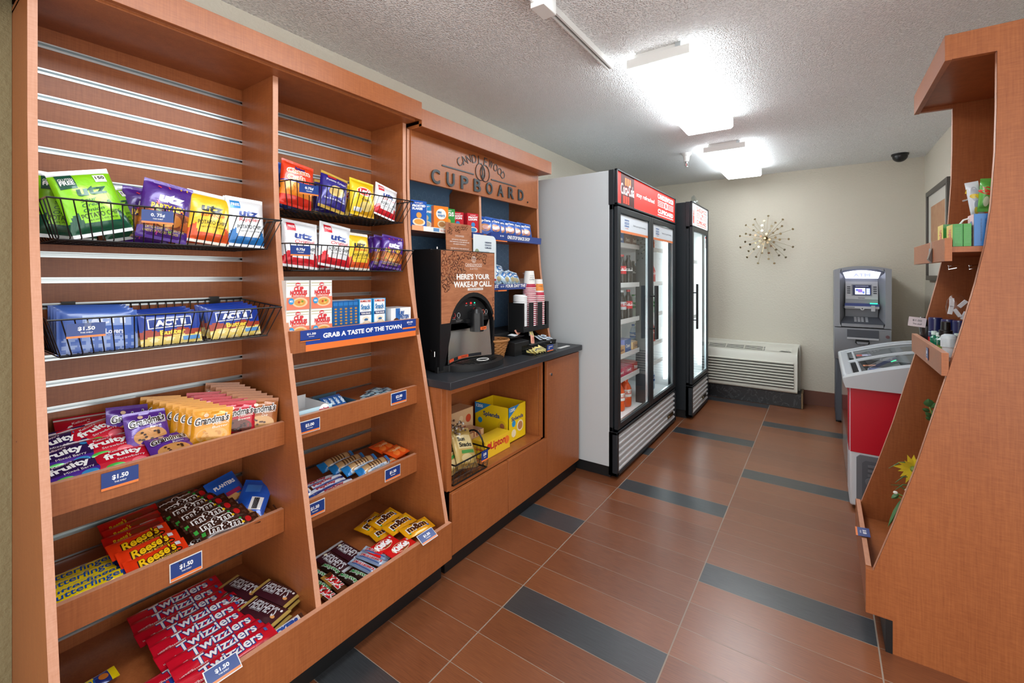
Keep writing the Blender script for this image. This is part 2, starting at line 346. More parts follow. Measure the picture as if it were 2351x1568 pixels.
# deck, front board, kick
b = MB(); b.box(.122, .62, .237, 1.41, .2, .215, WD); obj('bottom_deck', b, UL)
b = MB(); b.box(.618, .637, .14, 1.432, .098, .254, WD); b.box(.6185, .6365, .14, 1.4315, .2541, .2545, WE)
fb = obj('front_board', b, UL, .001)
obj('toe_kick', bx(.02, .585, .22, 1.42, 0, .1, 'kick_black'), UL)
def price_card(parent, c, w, h, price, up=(0, 0, 1), right=(0, 1, 0), holder=True, sub='THIS SHELF', n='price_tag'):
    b = MB(); c = Vector(c); up = Vector(up).normalized(); right = Vector(right).normalized(); nz = right.cross(up)
    def slab(cc, w_, h_, t, m, col):
        a = right*w_/2; d = up*h_/2; e = nz*t
        v = [cc-a-d, cc+a-d, cc+a+d, cc-a+d, cc-a-d+e, cc+a-d+e, cc+a+d+e, cc-a+d+e]
        b.add(v, [(3, 2, 1, 0), (4, 5, 6, 7), (0, 1, 5, 4), (1, 2, 6, 5), (2, 3, 7, 6), (3, 0, 4, 7)], m, col)
    if holder: slab(c, w+.005, h+.005, .0012, 'white_paint', '#dddddd')
    slab(c+nz*.0012, w, h, .001, 'gloss_print', '#123a82')
    b.quad(c+nz*.0025-up*(h/2-h*.07), right, up, w, h*.14, 'gloss_print', '#f5833c')
    b.text(price, c+nz*.0026+up*h*.12, right, up, w*.44, h*.3, 'paper_print', '#ffffff', .03)
    b.text(sub, c+nz*.0026-up*h*.15, right, up, w*.32, h*.09, 'paper_print', '#ffffff', .01)
    return obj(n, b, parent)
def shelf(y0, y1, xl, ztop, zs, xb=.122, hgt=.078, lip0=None, lip1=None, parent=None, t=.02):
    s = obj('shelf', bx(xb, xl-.018, y0+.001, y1-.001, zs-.017, zs, WD), parent)
    b = MB(); b.box(xl-.018, xl, (lip0 or y0)+.001, (lip1 or y1)-.001, ztop-hgt, ztop, WD); b.box(xl-.0175, xl-.0005, (lip0 or y0)+.002, (lip1 or y1)-.002, ztop, ztop+.0004, WE)
    obj('front_lip', b, s, .0008)
    return s
SA = shelf(.237, .814, .432, .817, .785, parent=UL); price_card(SA, (.4325, .375, .788), .076, .045, '$1.50', holder=False)
SB = shelf(.237, .814, .429, .517, .487, parent=UL); price_card(SB, (.431, .524, .474), .076, .047, '$1.50', up=(-.05, 0, 1))
SG = shelf(.833, 1.41, .444, 1.125, 1.094, parent=UL, lip0=.826, lip1=1.424)
SC2 = shelf(.833, 1.41, .447, .823, .784, parent=UL); price_card(SC2, (.449, .893, .783), .075, .04, '$2.00'); price_card(SC2, (.449, 1.301, .793), .08, .045, '$2.00')
SD = shelf(.833, 1.41, .447, .515, .482, parent=UL); price_card(SD, (.449, .913, .479), .074, .045, '$1.50'); price_card(SD, (.449, 1.268, .480), .078, .045, '$1.50')
b = MB(); b.box(.4445, .4455, .882, 1.402, 1.072, 1.1245, 'gloss_print', '#16409a'); b.box(.4445, .4455, .882, 1.402, 1.049, 1.072, 'gloss_print', '#ee7c3a'); b.box(.446, .4468, .861, .936, 1.088, 1.124, 'gloss_print', '#143c90'); b.box(.446, .4468, .861, .936, 1.0855, 1.090, 'gloss_print', '#f5833c'); b.box(.446, .4468, 1.325, 1.402, 1.092, 1.124, 'gloss_print', '#143c90'); b.box(.446, .4468, 1.325, 1.402, 1.084, 1.091, 'gloss_print', '#f5833c')
b.text('GRAB A TASTE OF THE TOWN', (.4462, 1.134, 1.0985), *FX, .372, .0185, 'paper_print', '#f4f6fa', .04)
b.text('$1.50', (.4472, .902, 1.110), *FX, .034, .0085, 'paper_print', '#ffffff', .03); b.text('THIS SHELF', (.4472, .902, 1.101), *FX, .022, .003, 'paper_print', '#ffffff', .01)
b.text('$3.00', (.4472, 1.366, 1.112), *FX, .034, .0085, 'paper_print', '#ffffff', .03); b.text('THIS SHELF', (.4472, 1.366, 1.103), *FX, .022, .003, 'paper_print', '#ffffff', .01)
obj('shelf_banner', b, SG)
price_card(fb, (.628, .54, .2605), .078, .04, '$1.50', up=(-.85, 0, .5))
price_card(fb, (.632, 1.291, .2605), .078, .04, '$1.50', up=(-.85, 0, .5))
# ------------------------------------------------------------------ wire baskets
def basket(y0, y1, zf0, zt, zbk, lab, tagc, tagtxt, n=26, dens=False):
    t = thing('wire_basket', lab, 'basket', (.27, (y0+y1)/2, zf0))
    xf, xr, xft, xrt = .385, .15, .425, .128; i = .028; r = .0016; W_ = 'black_wire'
    b = MB()
    top = [(xrt, y0, zbk), (xft, y0, zt), (xft, y1, zt), (xrt, y1, zbk)]
    b.tube(top, .0026, W_, closed=True)
    b.tube([(xf, y0+i, zf0), (xf, y1-i, zf0)], .0022, W_); b.tube([(xr, y0+i, zf0), (xr, y1-i, zf0)], .0022, W_)
    k = n
    for j in range(k+1):
        f = j/k; yt = y0+(y1-y0)*f; yb = y0+i+(y1-y0-2*i)*f
        b.tube([(xrt, yt, zbk), (xr, yb, zf0+.006), (xr+.006, yb, zf0), (xf-.006, yb, zf0), (xf, yb, zf0+.006), (xft, yt, zt)], r, W_, n=5)
    for j in range(1, 8):
        f = j/8; xt = xrt+(xft-xrt)*f; xx = xr+(xf-xr)*f; zz = zbk+(zt-zbk)*f
        b.tube([(xt, y0, zz), (xx, y0+i, zf0+.006), (xx, y0+i+.006, zf0), (xx, y1-i-.006, zf0), (xx, y1-i, zf0+.006), (xt, y1, zz)], r, W_, n=5)
    obj('wire_frame', b, t)
    for yy in (y0+.09, y1-.09): h = MB(); h.box(.1235, .132, yy-.015, yy+.015, zbk-.03, zbk+.012, 'black_plastic'); h.box(.110, .124, yy-.012, yy+.012, zbk-.002, zbk+.004, 'black_plastic'); obj('hanging_bracket', h, t)
    pt = price_card(t, tagc, .073, .036, tagtxt, up=(.05, 0, 1), holder=False)
    c = MB(); cx, cy, cz = tagc; c.box(cx-.002, cx+.004, cy-.004, cy+.009, cz+.008, cz+.024, 'clear_acrylic'); obj('clip', c, pt)
    return t
basket(.240, .806, 1.410, 1.508, 1.508, 'black wire basket of chip bags, upper one in the left bay', (.4285, .457, 1.482), '0. 75¢', 24)
basket(.242, .806, 1.114, 1.211, 1.231, 'black wire basket of popcorn packs, lower one in the left bay', (.4285, .310, 1.182), '$1.50', 24)
basket(.837, 1.408, 1.558, 1.654, 1.66, 'black wire basket of chip bags, topmost in the right bay', (.4285, .903, 1.628), '0.75¢', 24)
basket(.837, 1.408, 1.338, 1.432, 1.44, 'black wire basket of chip bags, second in the right bay above the noodle boxes', (.4285, .871, 1.407), '0.75¢', 24)
# (large furniture follows)
# ------------------------------------------------------------------ lower cabinet and counter
CB = thing('base_cabinet', 'cherry wood base cabinet with open niche and doors under the dark counter', 'cabinet', (.3, 2.08, 0))
XF = .587
b = MB(); z0, z1 = .085, .818
b.box(.02, XF-.02, 1.44, 1.458, z0, z1, WD)            # left side
b.box(.02, XF-.022, 2.262, 2.28, z0, z1, WD); b.box(.02, XF-.02, 2.70, 2.718, z0, z1, WD)
b.box(.02, XF-.02, 1.458, 2.70, z0, z0+.018, WD); b.box(.02, XF-.02, 1.458, 2.70, z1-.02, z1, WD)
b.box(.185, .2, 1.458, 2.262, .352, z1-.02, WD)
b.box(.2, XF-.003, 1.476, 2.262, .352, .370, WD)
b.box(XF-.02, XF-.001, 1.456, 1.486, .36, z1, WD); b.box(XF-.02, XF-.001, 2.262, 2.280, .36, z1, WD); b.box(XF-.02, XF-.001, 1.486, 2.262, .788, z1, WD)
obj('cabinet_body', b, CB, .001)
for ya, yb, za, zb in ((1.478, 1.896, .08, .352), (1.910, 2.293, .08, .352)):
    obj('drawer_front', bx(XF, XF+.019, ya-.01, yb-.0, za, zb, WD), CB, .0015)
d = obj('cabinet_door', bx(XF, XF+.0185, 2.297, 2.718, .08, .808, WD), CB, .0015)
b = MB(); b.cyl((XF+.018, 2.345, .722), (XF+.0225, 2.345, .722), .009, 'chrome', n=16); b.box(XF+.0225, XF+.0232, 2.344, 2.346, .717, .727, 'black_matte'); obj('door_lock', b, d)
obj('toe_kick', bx(.02, .577, 1.45, 2.73, 0, .085, 'kick_black'), CB)
b = MB(); b.box(.005, .628, 1.434, 2.722, .82, .854, 'counter_laminate'); b.box(.005, .022, 1.445, 2.722, .854, .95, 'counter_laminate')
tag(obj('countertop', b, bevel=.002), 'dark speckled laminate countertop carrying the coffee machine', 'countertop')
# ------------------------------------------------------------------ hutch
HU = thing('hutch', 'cherry wood wall hutch with blue patterned back, cap and lettered sign board', 'shelf unit', (.2, 2.03, .855))
HP = [(.345, 2.01), (.345, 1.78), (.352, 1.56), (.366, 1.38), (.386, 1.22), (.414, 1.04), (.442, .90), (.452, .856)]
for y0_, y1_ in ((1.44, 1.456), (2.60, 2.622)):
    b = MB(); side_panel(b, y0_, y1_, HP, .005, 2.01, .856); obj('side_panel', b, HU, .0008)
b = MB(); HM = [(x-.004, z) for x, z in HP if z > 1.2]+[(.375, 1.2)]; side_panel(b, 1.98, 1.999, HM, .115, 1.8, 1.2); b.box(.115, .13, 1.982, 1.997, .856, 1.2, WD); obj('center_divider', b, HU, .0008)
b = MB(); b.box(.335, .354, 1.457, 2.60, 1.772, 2.01, WD); obj('sign_board', b, HU, .001)
b = MB(); b.box(.005, .43, 1.453, 2.64, 2.007, 2.022, WD); b.box(.412, .432, 1.453, 2.652, 2.008, 2.09, WD); b.box(.005, .412, 2.634, 2.652, 2.008, 2.09, WD); b.box(.005, .43, 1.453, 2.65, 2.085, 2.09, WD)
obj('cap_molding', b, HU, .001)
b = bx(.098, .113, 1.456, 2.60, .96, 2.01, 'wallpaper_blue')
bk = obj('back_panel', b, HU, label='blue panel with interlocking oval pattern')
b = MB()
for iy in range(30):
    for iz in range(18):
        y = 1.47+iy*.0385; z = 1.0+iz*.045+(.0225 if iy % 2 else 0)
        if z > 1.78: continue
        pts = [(.1135, y+.017*math.cos(a), z+.025*math.sin(a)) for a in [k*math.pi/6 for k in range(12)]]
        po = [(.1135, y+.0155*math.cos(a), z+.0235*math.sin(a)) for a in [k*math.pi/6 for k in range(12)]]
        b.add(pts+po, [(k, (k+1) % 12, (k+1) % 12+12, k+12) for k in range(12)], 'paper_print', '#86a8c8')
obj('oval_pattern', b, bk)
for (ya, yb, xs, zs) in ((1.457, 1.98, .358, 1.553), (2.0, 2.60, .358, 1.556), (2.0, 2.60, .375, 1.262)):
    s = obj('shelf', bx(.113, xs, ya, yb, zs-.018, zs, WD), HU, .0008)
    if xs < .37 and ya < 1.5:
        b = MB(); b.box(xs, xs+.002, ya+.002, yb-.06, zs-.018, zs+.006, 'paper_print', '#f3efe9'); b.box(xs+.0001, xs+.0023, ya+.002, ya+.075, zs-.0178, zs+.0058, 'paper_print', '#f6a878')
        b.text("We've got the", (xs+.0027, 1.86, zs-.006), *FX, .17, .016, 'paper_print', '#4a4f58', .02); b.text('for breakfast', (xs+.0027, 1.69, zs-.006), *FX, .08, .009, 'paper_print', '#e0703c', .01); b.box(xs+.002, xs+.0026, 1.60, 1.64, zs-.014, zs+.003, 'paper_print', '#5d8fc0')
        obj('shelf_label', b, s)
        b = MB(); b.box(xs+.001, xs+.02, 1.88, 1.978, zs-.03, zs+.004, 'gloss_print', '#173a86'); b.text('$1.50', (xs+.0207, 1.93, zs-.010), *FX, .035, .009, 'paper_print', '#ffffff', .02); b.box(xs+.001, xs+.0202, 1.88, 1.978, zs-.036, zs-.030, 'gloss_print', '#f07d3c'); obj('price_strip', b, s)
    elif xs < .37:
        b = MB(); pr = [(xs, zs-.03), (xs+.03, zs-.028), (xs+.034, zs+.012), (xs+.030, zs+.012), (xs+.004, zs+.0), (xs, zs+.0)]
        b.prism(pr, 'y', 2.03, 2.585, 'gloss_print', '#1f3f8e')
        b.text('ONE STOP SNACK SHOP', (xs+.034, 2.315, zs-.006), YO, Vector((.1, 0, .99)), .25, .022, 'paper_print', '#f1f3f8', .05); b.text('$1.50', (xs+.034, 2.135, zs-.004), YO, ZO, .035, .010, 'paper_print', '#ffffff', .02); b.box(xs+.001, xs+.033, 2.03, 2.19, zs-.036, zs-.030, 'gloss_print', '#f07d3c')
        obj('shelf_banner', b, s)
    else:
        b = MB(); pr = [(xs, zs-.03), (xs+.024, zs-.028), (xs+.028, zs+.006), (xs+.024, zs+.006), (xs+.004, zs+.0), (xs, zs+.0)]
        b.prism(pr, 'y', 2.03, 2.57, 'gloss_print', '#1f3f8e')
        b.text('START YOUR DAY THE RIGHT WAY', (xs+.029, 2.30, zs-.006), YO, Vector((.1, 0, .99)), .50, .019, 'paper_print', '#f1f3f8', .05); b.box(xs+.0285, xs+.030, 2.085, 2.155, zs-.024, zs+.002, 'gloss_print', '#173a86'); b.text('$1.50', (xs+.031, 2.12, zs-.009), *FX, .034, .009, 'paper_print', '#ffffff', .02); b.box(xs+.001, xs+.030, 2.08, 2.165, zs-.036, zs-.029, 'gloss_print', '#f07d3c')
        obj('shelf_banner', b, s)
# sign lettering
b = MB(); xs = .3545; LT = 'letter_black'
y0_, y1_ = 1.617, 2.386; n = 8
for k, ch in enumerate('CUPBOARD'):
    b.text(ch, (xs+.004, y0_+(y1_-y0_)*k/7, 1.815+.019*k/7), *FX, .060, .072-.004*k/7, LT, '#000', .022, .0025)
for ya, yb in ((1.665, 1.918), (2.078, 2.335)): b.box(xs, xs+.003, ya, yb, 1.878, 1.885, LT)
b.text('®', (xs+.002, 2.47, 1.80), *FX, .012, .012, LT, '#000', 0, .001)
cy, cz, rr = 1.997, 1.82, .158
for k, ch in enumerate('CANDLEWOOD'):
    a = R(56-112*k/9); ax = Vector((0, math.cos(a*.85), math.sin(a*.85))); ay = Vector((0, -math.sin(a*.85), math.cos(a*.85)))
    b.text(ch, (xs+.002, cy-.196*math.sin(a)/math.sin(R(56)), 1.926+.048*(math.cos(a)-math.cos(R(56)))/(1-math.cos(R(56)))), ax, ay, .037 if ch not in 'EL' else .027, .044, LT, '#000', -.012, .001)
obj('sign_lettering', b, HU, label='black raised shop name lettering'); b = MB()
for dy in (-.021, .021):
    pts = [(xs+.002, cy+dy+.042*math.cos(q), 1.905+.047*math.sin(q)) for q in [k*math.pi/14 for k in range(28)]]
    b.tube(pts, .0022, LT, n=5, closed=True)
b.prism([(cy+p[0]*.018, 1.905+p[1]*.036) for p in ((0, 1), (.3, .6), (.1, .2), (.45, -.3), (.2, -.8), (0, -1), (-.4, -.6), (-.15, -.1), (-.3, .4))], 'x', xs, xs+.003, LT)
for k in range(9):
    a = R(-60+15*k)
    for sg in (-1, 1): b.tube([(xs+.002, cy+sg*.014*math.cos(a), 1.905+.024*math.sin(a)), (xs+.002, cy+sg*.023*math.cos(a), 1.905+.038*math.sin(a))], .0012, LT, n=4)
obj('sign_emblem', b, HU, label='two black rings with a flame and rays')
# ------------------------------------------------------------------ coolers
def cooler(y0, y1, xf, h, doors, body, name, lab, sgn):
    T = thing(name, lab, 'refrigerator', ((xf-.4), (y0+y1)/2, 0)); xb = xf-.74; K = 'cooler_black'; xs = xf-.055; zi = .345; zt = 1.745
    b = MB(); w = .045
    b.box(xb, xs, y0, y0+w, .075, h-.008, body); b.box(xb, xs, y1-w, y1, .075, h-.008, body); b.box(xb, xb+w, y0+w, y1-w, .075, h-.008, body)
    b.box(xb+w, xs, y0+w, y1-w, .075, zi-.02, body); b.box(xb+w, xs, y0+w, y1-w, zt+.06, h-.008, body)
    obj('cabinet_body', b, T, .002)
    b = MB(); b.box(xb+w, xs, y0+w, y0+w+.004, zi-.02, zt+.06, 'inner_white'); b.box(xb+w, xs, y1-w-.004, y1-w, zi-.02, zt+.06, 'inner_white'); b.box(xb+w, xb+w+.004, y0+w, y1-w, zi-.02, zt+.06, 'inner_white'); b.box(xb+w, xs, y0+w, y1-w, zi-.02, zi-.015, 'inner_white'); b.box(xb+w, xs, y0+w, y1-w, zt+.05, zt+.06, 'inner_white')
    il = obj('inner_liner', b, T)
    b = MB()
    ys = [y1-w-.04, y0+w+.035]
    for q_, yy in enumerate(ys): b.box(xs-.03, xs-.008, yy-.011, yy+.011, zi+.05, zt-.03, 'added_fill_tube' if q_ else 'tube_light')  # near-side tube is added out of view to brighten the stock
    obj('tube_and_added_fill', b, il)
    b = MB(); b.box(xb+.03, xs, y0+.02, y1-.02, .0, .075, 'black_matte'); obj('base', b, T)
    # front frame
    b = MB(); b.box(xs, xf-.03, y0, y0+.045, .03, h-.21, K); b.box(xs, xf-.03, y1-.045, y1, .03, h-.21, K); b.box(xs, xf-.03, y0, y1, zt-.0, h-.2, K); b.box(xs, xf-.03, y0, y1, .305, zi-.01, K)
    if doors == 2: b.box(xs-.06, xf-.03, (y0+y1)/2-.03, (y0+y1)/2+.03, .33, zt, K)
    obj('front_frame', b, T, .003)
    # lower grille
    b = MB(); b.box(xs-.005, xf, y0, y0+.03, .02, .305, K); b.box(xs-.005, xf, y1-.03, y1, .02, .305, K); b.box(xs-.005, xf, y0, y1, .285, .305, K); b.box(xs-.005, xf, y0, y1, .02, .042, K); b.box(xs-.005, xf-.03, y0, y1, .03, .29, K)
    gf = obj('grille_frame', b, T, .003)
    b = MB(); nz = 6; hh = .243/nz
    for k in range(nz):
        zz = .285-hh*k
        b.prism([(xf-.03, zz), (xf-.002, zz-hh*.55), (xf-.002, zz-hh*.85), (xf-.026, zz-hh)], 'y', y0+.03, y1-.03, 'grille_grey')
    gl = obj('grille', b, gf, .002)
    b = MB(); yb_ = y1-.25 if doors == 2 else y1-.28; b.box(xf-.004, xf+.002, yb_, yb_+.16, .088, .118, 'brass_dark'); b.text('TRUE', (xf+.0025, yb_+.10, .103), *FX, .07, .017, 'brass', '#fff', .02); b.cyl((xf+.001, yb_+.03, .103), (xf+.003, yb_+.03, .103), .01, 'brass')
    obj('badge', b, gl)
    # sign
    b = MB(); sz0, sz1 = h-.232, h
    b.box(xs-.005, xf-.02, y0-.002, y1+.002, sz0, sz1-.004, K); 
    for q in ((y0, y1, sz0, sz0+.014), (y0, y1, sz1-.012, sz1), (y0, y0+.014, sz0, sz1), (y1-.014, y1, sz0, sz1)): b.box(xf-.02, xf, q[0], q[1], q[2], q[3], K)
    sb = obj('sign_box', b, T, .003)
    b = MB(); x = xf-.008; yl, yr, zl, zh = y0+.014, y1-.014, sz0+.014, sz1-.012; WW = yr-yl; HH = zh-zl
    if sgn == 'red':
        b.box(x-.004, x, yl, yr, zl, zh, 'lit_print', '#e8291f')
        LP = 'lit_print'
        b.box(x, x+.0006, yl+.05*WW, yl+.235*WW, zl, zh, LP, '#3c0e0a')
        for k in range(9): b.box(x+.0006, x+.001, yl+(.08+.012*(k % 3)+.03*(k//3))*WW, yl+(.10+.012*(k % 3)+.03*(k//3))*WW, zl+(.05+.3*(k % 3))*HH, zl+(.30+.3*(k % 3))*HH, LP, ('#e8361f', '#8c1c12', '#f06a2c')[k % 3])
        b.text('Coca-Cola', (x+.0016, yl+.14*WW, zl+.52*HH), YO+ZO*.02, ZO, .185*WW, .36*HH, LP, '#ffffff', .0)
        b.text('stay refreshed', (x+.001, yl+.42*WW, zl+.50*HH), *FX, .30*WW, .20*HH, LP, '#ffffff', .005)
        cc = '#ffffff'; y2, wd = yl+.80*WW, .33*WW
        y2 = yl+.80*WW
    else:
        b.box(x-.004, x, yl, yr, zl, zh, 'lit_print', '#ffffff'); LP = 'lit_print'; cc = '#d8331f'; y2, wd = yl+.60*WW, .66*WW
        b.prism([(yl+.075*WW, zl+.1*HH), (yl+.135*WW, zl+.1*HH), (yl+.14*WW, zl+.5*HH), (yl+.115*WW, zl+.72*HH), (yl+.113*WW, zl+.93*HH), (yl+.097*WW, zl+.93*HH), (yl+.095*WW, zl+.72*HH), (yl+.07*WW, zl+.5*HH)], 'x', x, x+.001, LP, '#e0301f'); b.text('Coca', (x+.0015, yl+.105*WW, zl+.48*HH), YO, ZO, .05*WW, .06*HH, LP, '#ffffff')
    b.text('CANDLEWOOD', (x+.001, y2, zl+.82*HH), *FX, wd, .20*HH, LP, cc, .04); b.text('CUPBOARD', (x+.001, y2, zl+.24*HH), *FX, wd*.98, .18*HH, LP, cc, .04); b.quad((x+.001, y2, zl+.09*HH), YO, ZO, wd, .03*HH, LP, cc)
    for k, ln in enumerate((.40, .34, .34, .40)):
        for sg in (-1, 1): b.quad((x+.001, y2+sg*wd*(.5-ln/2), zl+(.64-.065*k)*HH), YO, ZO, wd*ln, .025*HH, LP, cc)
    pts = [(y2+wd*.085*math.cos(q), zl+.54*HH+.13*HH*math.sin(q)) for q in [k*math.pi/8 for k in range(16)]]
    b.tube([(x+.0015, p[0]-wd*.02, p[1]) for p in pts], .0022 if doors == 2 else .0016, LP, cc, n=4, closed=True); b.tube([(x+.0015, p[0]+wd*.02, p[1]) for p in pts], .0022 if doors == 2 else .0016, LP, cc, n=4, closed=True)
    obj('sign_face', b, sb, label='lit shop sign panel')
    # doors
    dw = (y1-y0-.02)/doors; zb, zd = .318, 1.768
    for k in range(doors):
        ya = y0+.01+k*dw+.002; yb = ya+dw-.004; e = .05
        b = MB()
        b.box(xf-.028, xf, ya, ya+e, zb, zd, K); b.box(xf-.028, xf, yb-e, yb, zb, zd, K); b.box(xf-.028, xf, ya+e, yb-e, zb, zb+.035, K); b.box(xf-.028, xf, ya+e, yb-e, zd-.04, zd, K)
        d = obj('door', b, T, .003)
        b = MB(); b.box(xf-.0285, xf-.012, ya+e-.001, ya+e+.004, zb+.035, zd-.04, 'alu'); b.box(xf-.0285, xf-.012, yb-e-.004, yb-e, zb+.035, zd-.04, 'alu'); b.box(xf-.0285, xf-.012, ya+e, yb-e, zb+.035, zb+.040, 'alu'); obj('glass_trim', b, d)
        obj('glass_pane', MB().quad((xf-.014, (ya+yb)/2, (zb+zd)/2), YO, ZO, yb-ya-2*e, zd-zb-.07, 'door_glass'), d)
        b = MB()
        hy = (yb-.012) if (doors == 2 and k == 0) else ya+.014
        b.cyl((xf+.038, hy, .83), (xf+.038, hy, 1.24), .011, 'black_plastic', n=10)
        for zz in (.91, 1.16): b.cyl((xf, hy, zz), (xf+.038, hy, zz), .005, 'black_plastic', n=8)
        obj('handle', b, d)
        if doors == 2:
            b = MB(); yc = (ya+yb)/2; wv = yb-ya-2*e-.004
            b.box(xf-.0115, xf-.0105, yc-wv/2, yc+wv/2, zd-.165, zd-.045, 'paper_print', '#dfe5ec'); b.box(xf-.0104, xf-.0100, yc-wv/2, yc+wv/2, zd-.165, zd-.148, 'paper_print', '#f08a55')
            b.text('CANDLEWOOD', (xf-.0098, yc-wv*.27, zd-.075), *FX, wv*.15, .010, 'paper_print', '#3a68ab', .05); b.quad((xf-.0098, yc-wv*.27, zd-.091), YO, ZO, wv*.15, .004, 'paper_print', '#3a68ab'); b.quad((xf-.0098, yc-wv*.27, zd-.100), YO, ZO, wv*.15, .004, 'paper_print', '#3a68ab')
            b.text('CUPBOARD', (xf-.0098, yc-wv*.27, zd-.115), *FX, wv*.15, .010, 'paper_print', '#3a68ab', .05); b.text('IS OPEN', (xf-.0098, yc-wv*.27, zd-.130), *FX, wv*.10, .006, 'paper_print', '#d04a3c', .02)
            b.text('Stock up on good mornings.', (xf-.0098, yc+wv*.18, zd-.100), *FX, wv*.46, .014, 'paper_print', '#4c5560', 0)
            obj('door_banner', b, d)
        else:
            b = MB(); b.box(xf-.0115, xf-.0105, yb-e-.055, yb-e-.01, zd-.17, zd-.05, 'paper_print', '#f1eef0'); b.box(xf-.0104, xf-.010, yb-e-.055, yb-e-.01, zd-.072, zd-.055, 'paper_print', '#cc4444'); b.text('R', (xf-.0098, yb-e-.032, zd-.105), *FX, .012, .022, 'paper_print', '#333', .01); obj('door_sticker', b, d)
    # shelves and standards
    b = MB(); b.box(xs-.18, xs-.172, y0+w+.004, y0+w+.012, .36, 1.7, 'inner_white')
    zz = [1.53, 1.245, .985, .74, .575] if doors == 2 else [1.45, .9]
    for z in zz:
        for (ya, yb) in (((y0+w+.055, (y0+y1)/2-.04), ((y0+y1)/2+.04, y1-w-.06)) if doors == 2 else ((y0+w+.055, y1-w-.06),)):
            s = MB(); x0_, x1_ = xb+w+.02, xs-.03
            for yy in (ya, yb): s.tube([(x0_, yy, z), (x1_, yy, z)], .004, 'wire_white', n=5)
            s.tube([(x1_, ya, z), (x1_, yb, z)], .005, 'wire_white', n=5); s.tube([(x0_, ya, z), (x0_, yb, z)], .004, 'wire_white', n=5)
            s.box(x1_, x1_+.004, ya, yb, z-.012, z+.022, 'wire_white')
            for j in range(1, 22): yy = ya+(yb-ya)*j/22; s.tube([(x0_, yy, z), (x1_, yy, z)], .002, 'wire_white', n=4)
            obj('wire_shelf', s, il)
    b = MB()
    for yy in ([y1-w-.006, (y0+y1)/2] if doors == 2 else [y1-w-.006]):
        for xx in (xs-.2, xb+w+.06):
            b.box(xx-.014, xx+.014, yy-.004, yy+.004, .345, 1.74, 'wire_white')
            for j in range(50): b.box(xx-.003, xx+.003, yy-.0046, yy+.0046, .36+j*.027, .368+j*.027, 'beige_dark')
    obj('shelf_standard', b, il)
    return T
cooler(2.745, 4.14, .865, 2.010, 2, 'cooler_grey', 'double_door_cooler', 'grey sided double glass door drink cooler with lit red sign', 'red')
cooler(4.285, 4.995, .972, 2.0, 1, 'cooler_black', 'single_door_cooler', 'black single glass door cooler with lit white sign', 'white')
b = MB(); b.lathe([(.0, 0), (.01, .0), (.055, .035), (.06, .06), (.057, .06), (.05, .037), (.008, .004)], 'clear_acrylic', n=20)
b.xf(Matrix.Translation((.86, 4.72, 2.045)) @ Matrix.Rotation(R(65), 4, 'Y')); tag(obj('plastic_bowl', b), 'clear plastic bowl tipped up on top of the black cooler', 'bowl')
# ------------------------------------------------------------------ wall air conditioner
AC = thing('wall_air_conditioner', 'beige through-wall air conditioner below the starburst art', 'air conditioner', (1.25, 5.4, .14))
pr = [(5.20, .165), (5.20, .50), (5.215, .535), (5.36, .585), (BW-.002, .59), (BW-.002, .15), (5.22, .15)]
b = MB(); x0_, x1_ = .70, 1.745
b.prism([(y, z) for y, z in pr], 'x', x0_, x1_, 'beige_plastic')
b.box(x1_, x1_+.018, 5.40, BW-.002, .14, .60, 'beige_plastic'); b.box(x0_, x1_+.018, BW-.03, BW-.001, .58, .605, 'beige_plastic')
ho = obj('housing', b, AC, .012)
b = MB()
for k in range(9):
    zz = .455-.029*k; b.prism([(5.1995, zz), (5.185, zz-.006), (5.185, zz-.014), (5.1995, zz-.019)], 'x', x0_+.03, x1_-.03, 'beige_plastic'); b.box(x0_+.03, x1_-.03, 5.192, 5.1995, zz-.027, zz-.019, 'beige_dark')
obj('front_louvres', b, AC, label='row of horizontal beige louvres')
b = MB(); up = Vector((0, .145, .05)).normalized(); c0 = Vector((0, 5.29, .5655))
def on(x, d, h=.001): v = Vector((x, 5.215, .535))+up*d; nz = Vector((0, -up.z, up.y)); return v+nz*h
b.add([on(.72, .03), on(1.46, .03), on(1.46, .125), on(.72, .125)], [(0, 1, 2, 3)], 'beige_dark')
for j in range(5): d = .035+.02*j; b.add([on(.72, d, .003), on(1.46, d, .003), on(1.46, d+.009, .003), on(.72, d+.009, .003)], [(0, 1, 2, 3)], 'beige_plastic')
for j in range(5): xx = .74+.175*j; b.add([on(xx, .03, .004), on(xx+.008, .03, .004), on(xx+.008, .125, .004), on(xx, .125, .004)], [(0, 1, 2, 3)], 'beige_plastic')
obj('air_outlet', b, AC)
b = MB(); b.add([on(1.49, .03, .004), on(1.70, .03, .004), on(1.70, .13, .004), on(1.49, .13, .004)], [(0, 1, 2, 3)], 'beige_plastic'); b.add([on(1.585, .032, .006), on(1.69, .032, .006), on(1.69, .045, .006), on(1.61, .05, .006)], [(0, 1, 2, 3)], 'beige_dark'); b.text('Amana', on(1.66, .066, .007), XO, up, .035, .008, 'black_matte', '#000', .01); obj('control_cover', b, AC)
b = MB(); b.box(.70, 1.775, 5.24, BW-.013, .001, .142, 'marble_black'); b.box(1.775, 1.79, 5.24, BW-.013, .001, .150, 'marble_edge')
m, nt, bs = nm('marble_black'); N = nt.nodes; tc = N.new('ShaderNodeTexCoord'); ns_ = N.new('ShaderNodeTexNoise'); ns_.inputs['Scale'].default_value = 9; ns_.inputs['Detail'].default_value = 8; ns_.inputs['Distortion'].default_value = 2; cr = N.new('ShaderNodeValToRGB'); cr.color_ramp.elements[0].position = .47; cr.color_ramp.elements[0].color = (.012, .012, .014, 1); cr.color_ramp.elements[1].position = .5; cr.color_ramp.elements[1].color = (.06, .06, .065, 1); e = cr.color_ramp.elements.new(.53); e.color = (.012, .012, .014, 1)
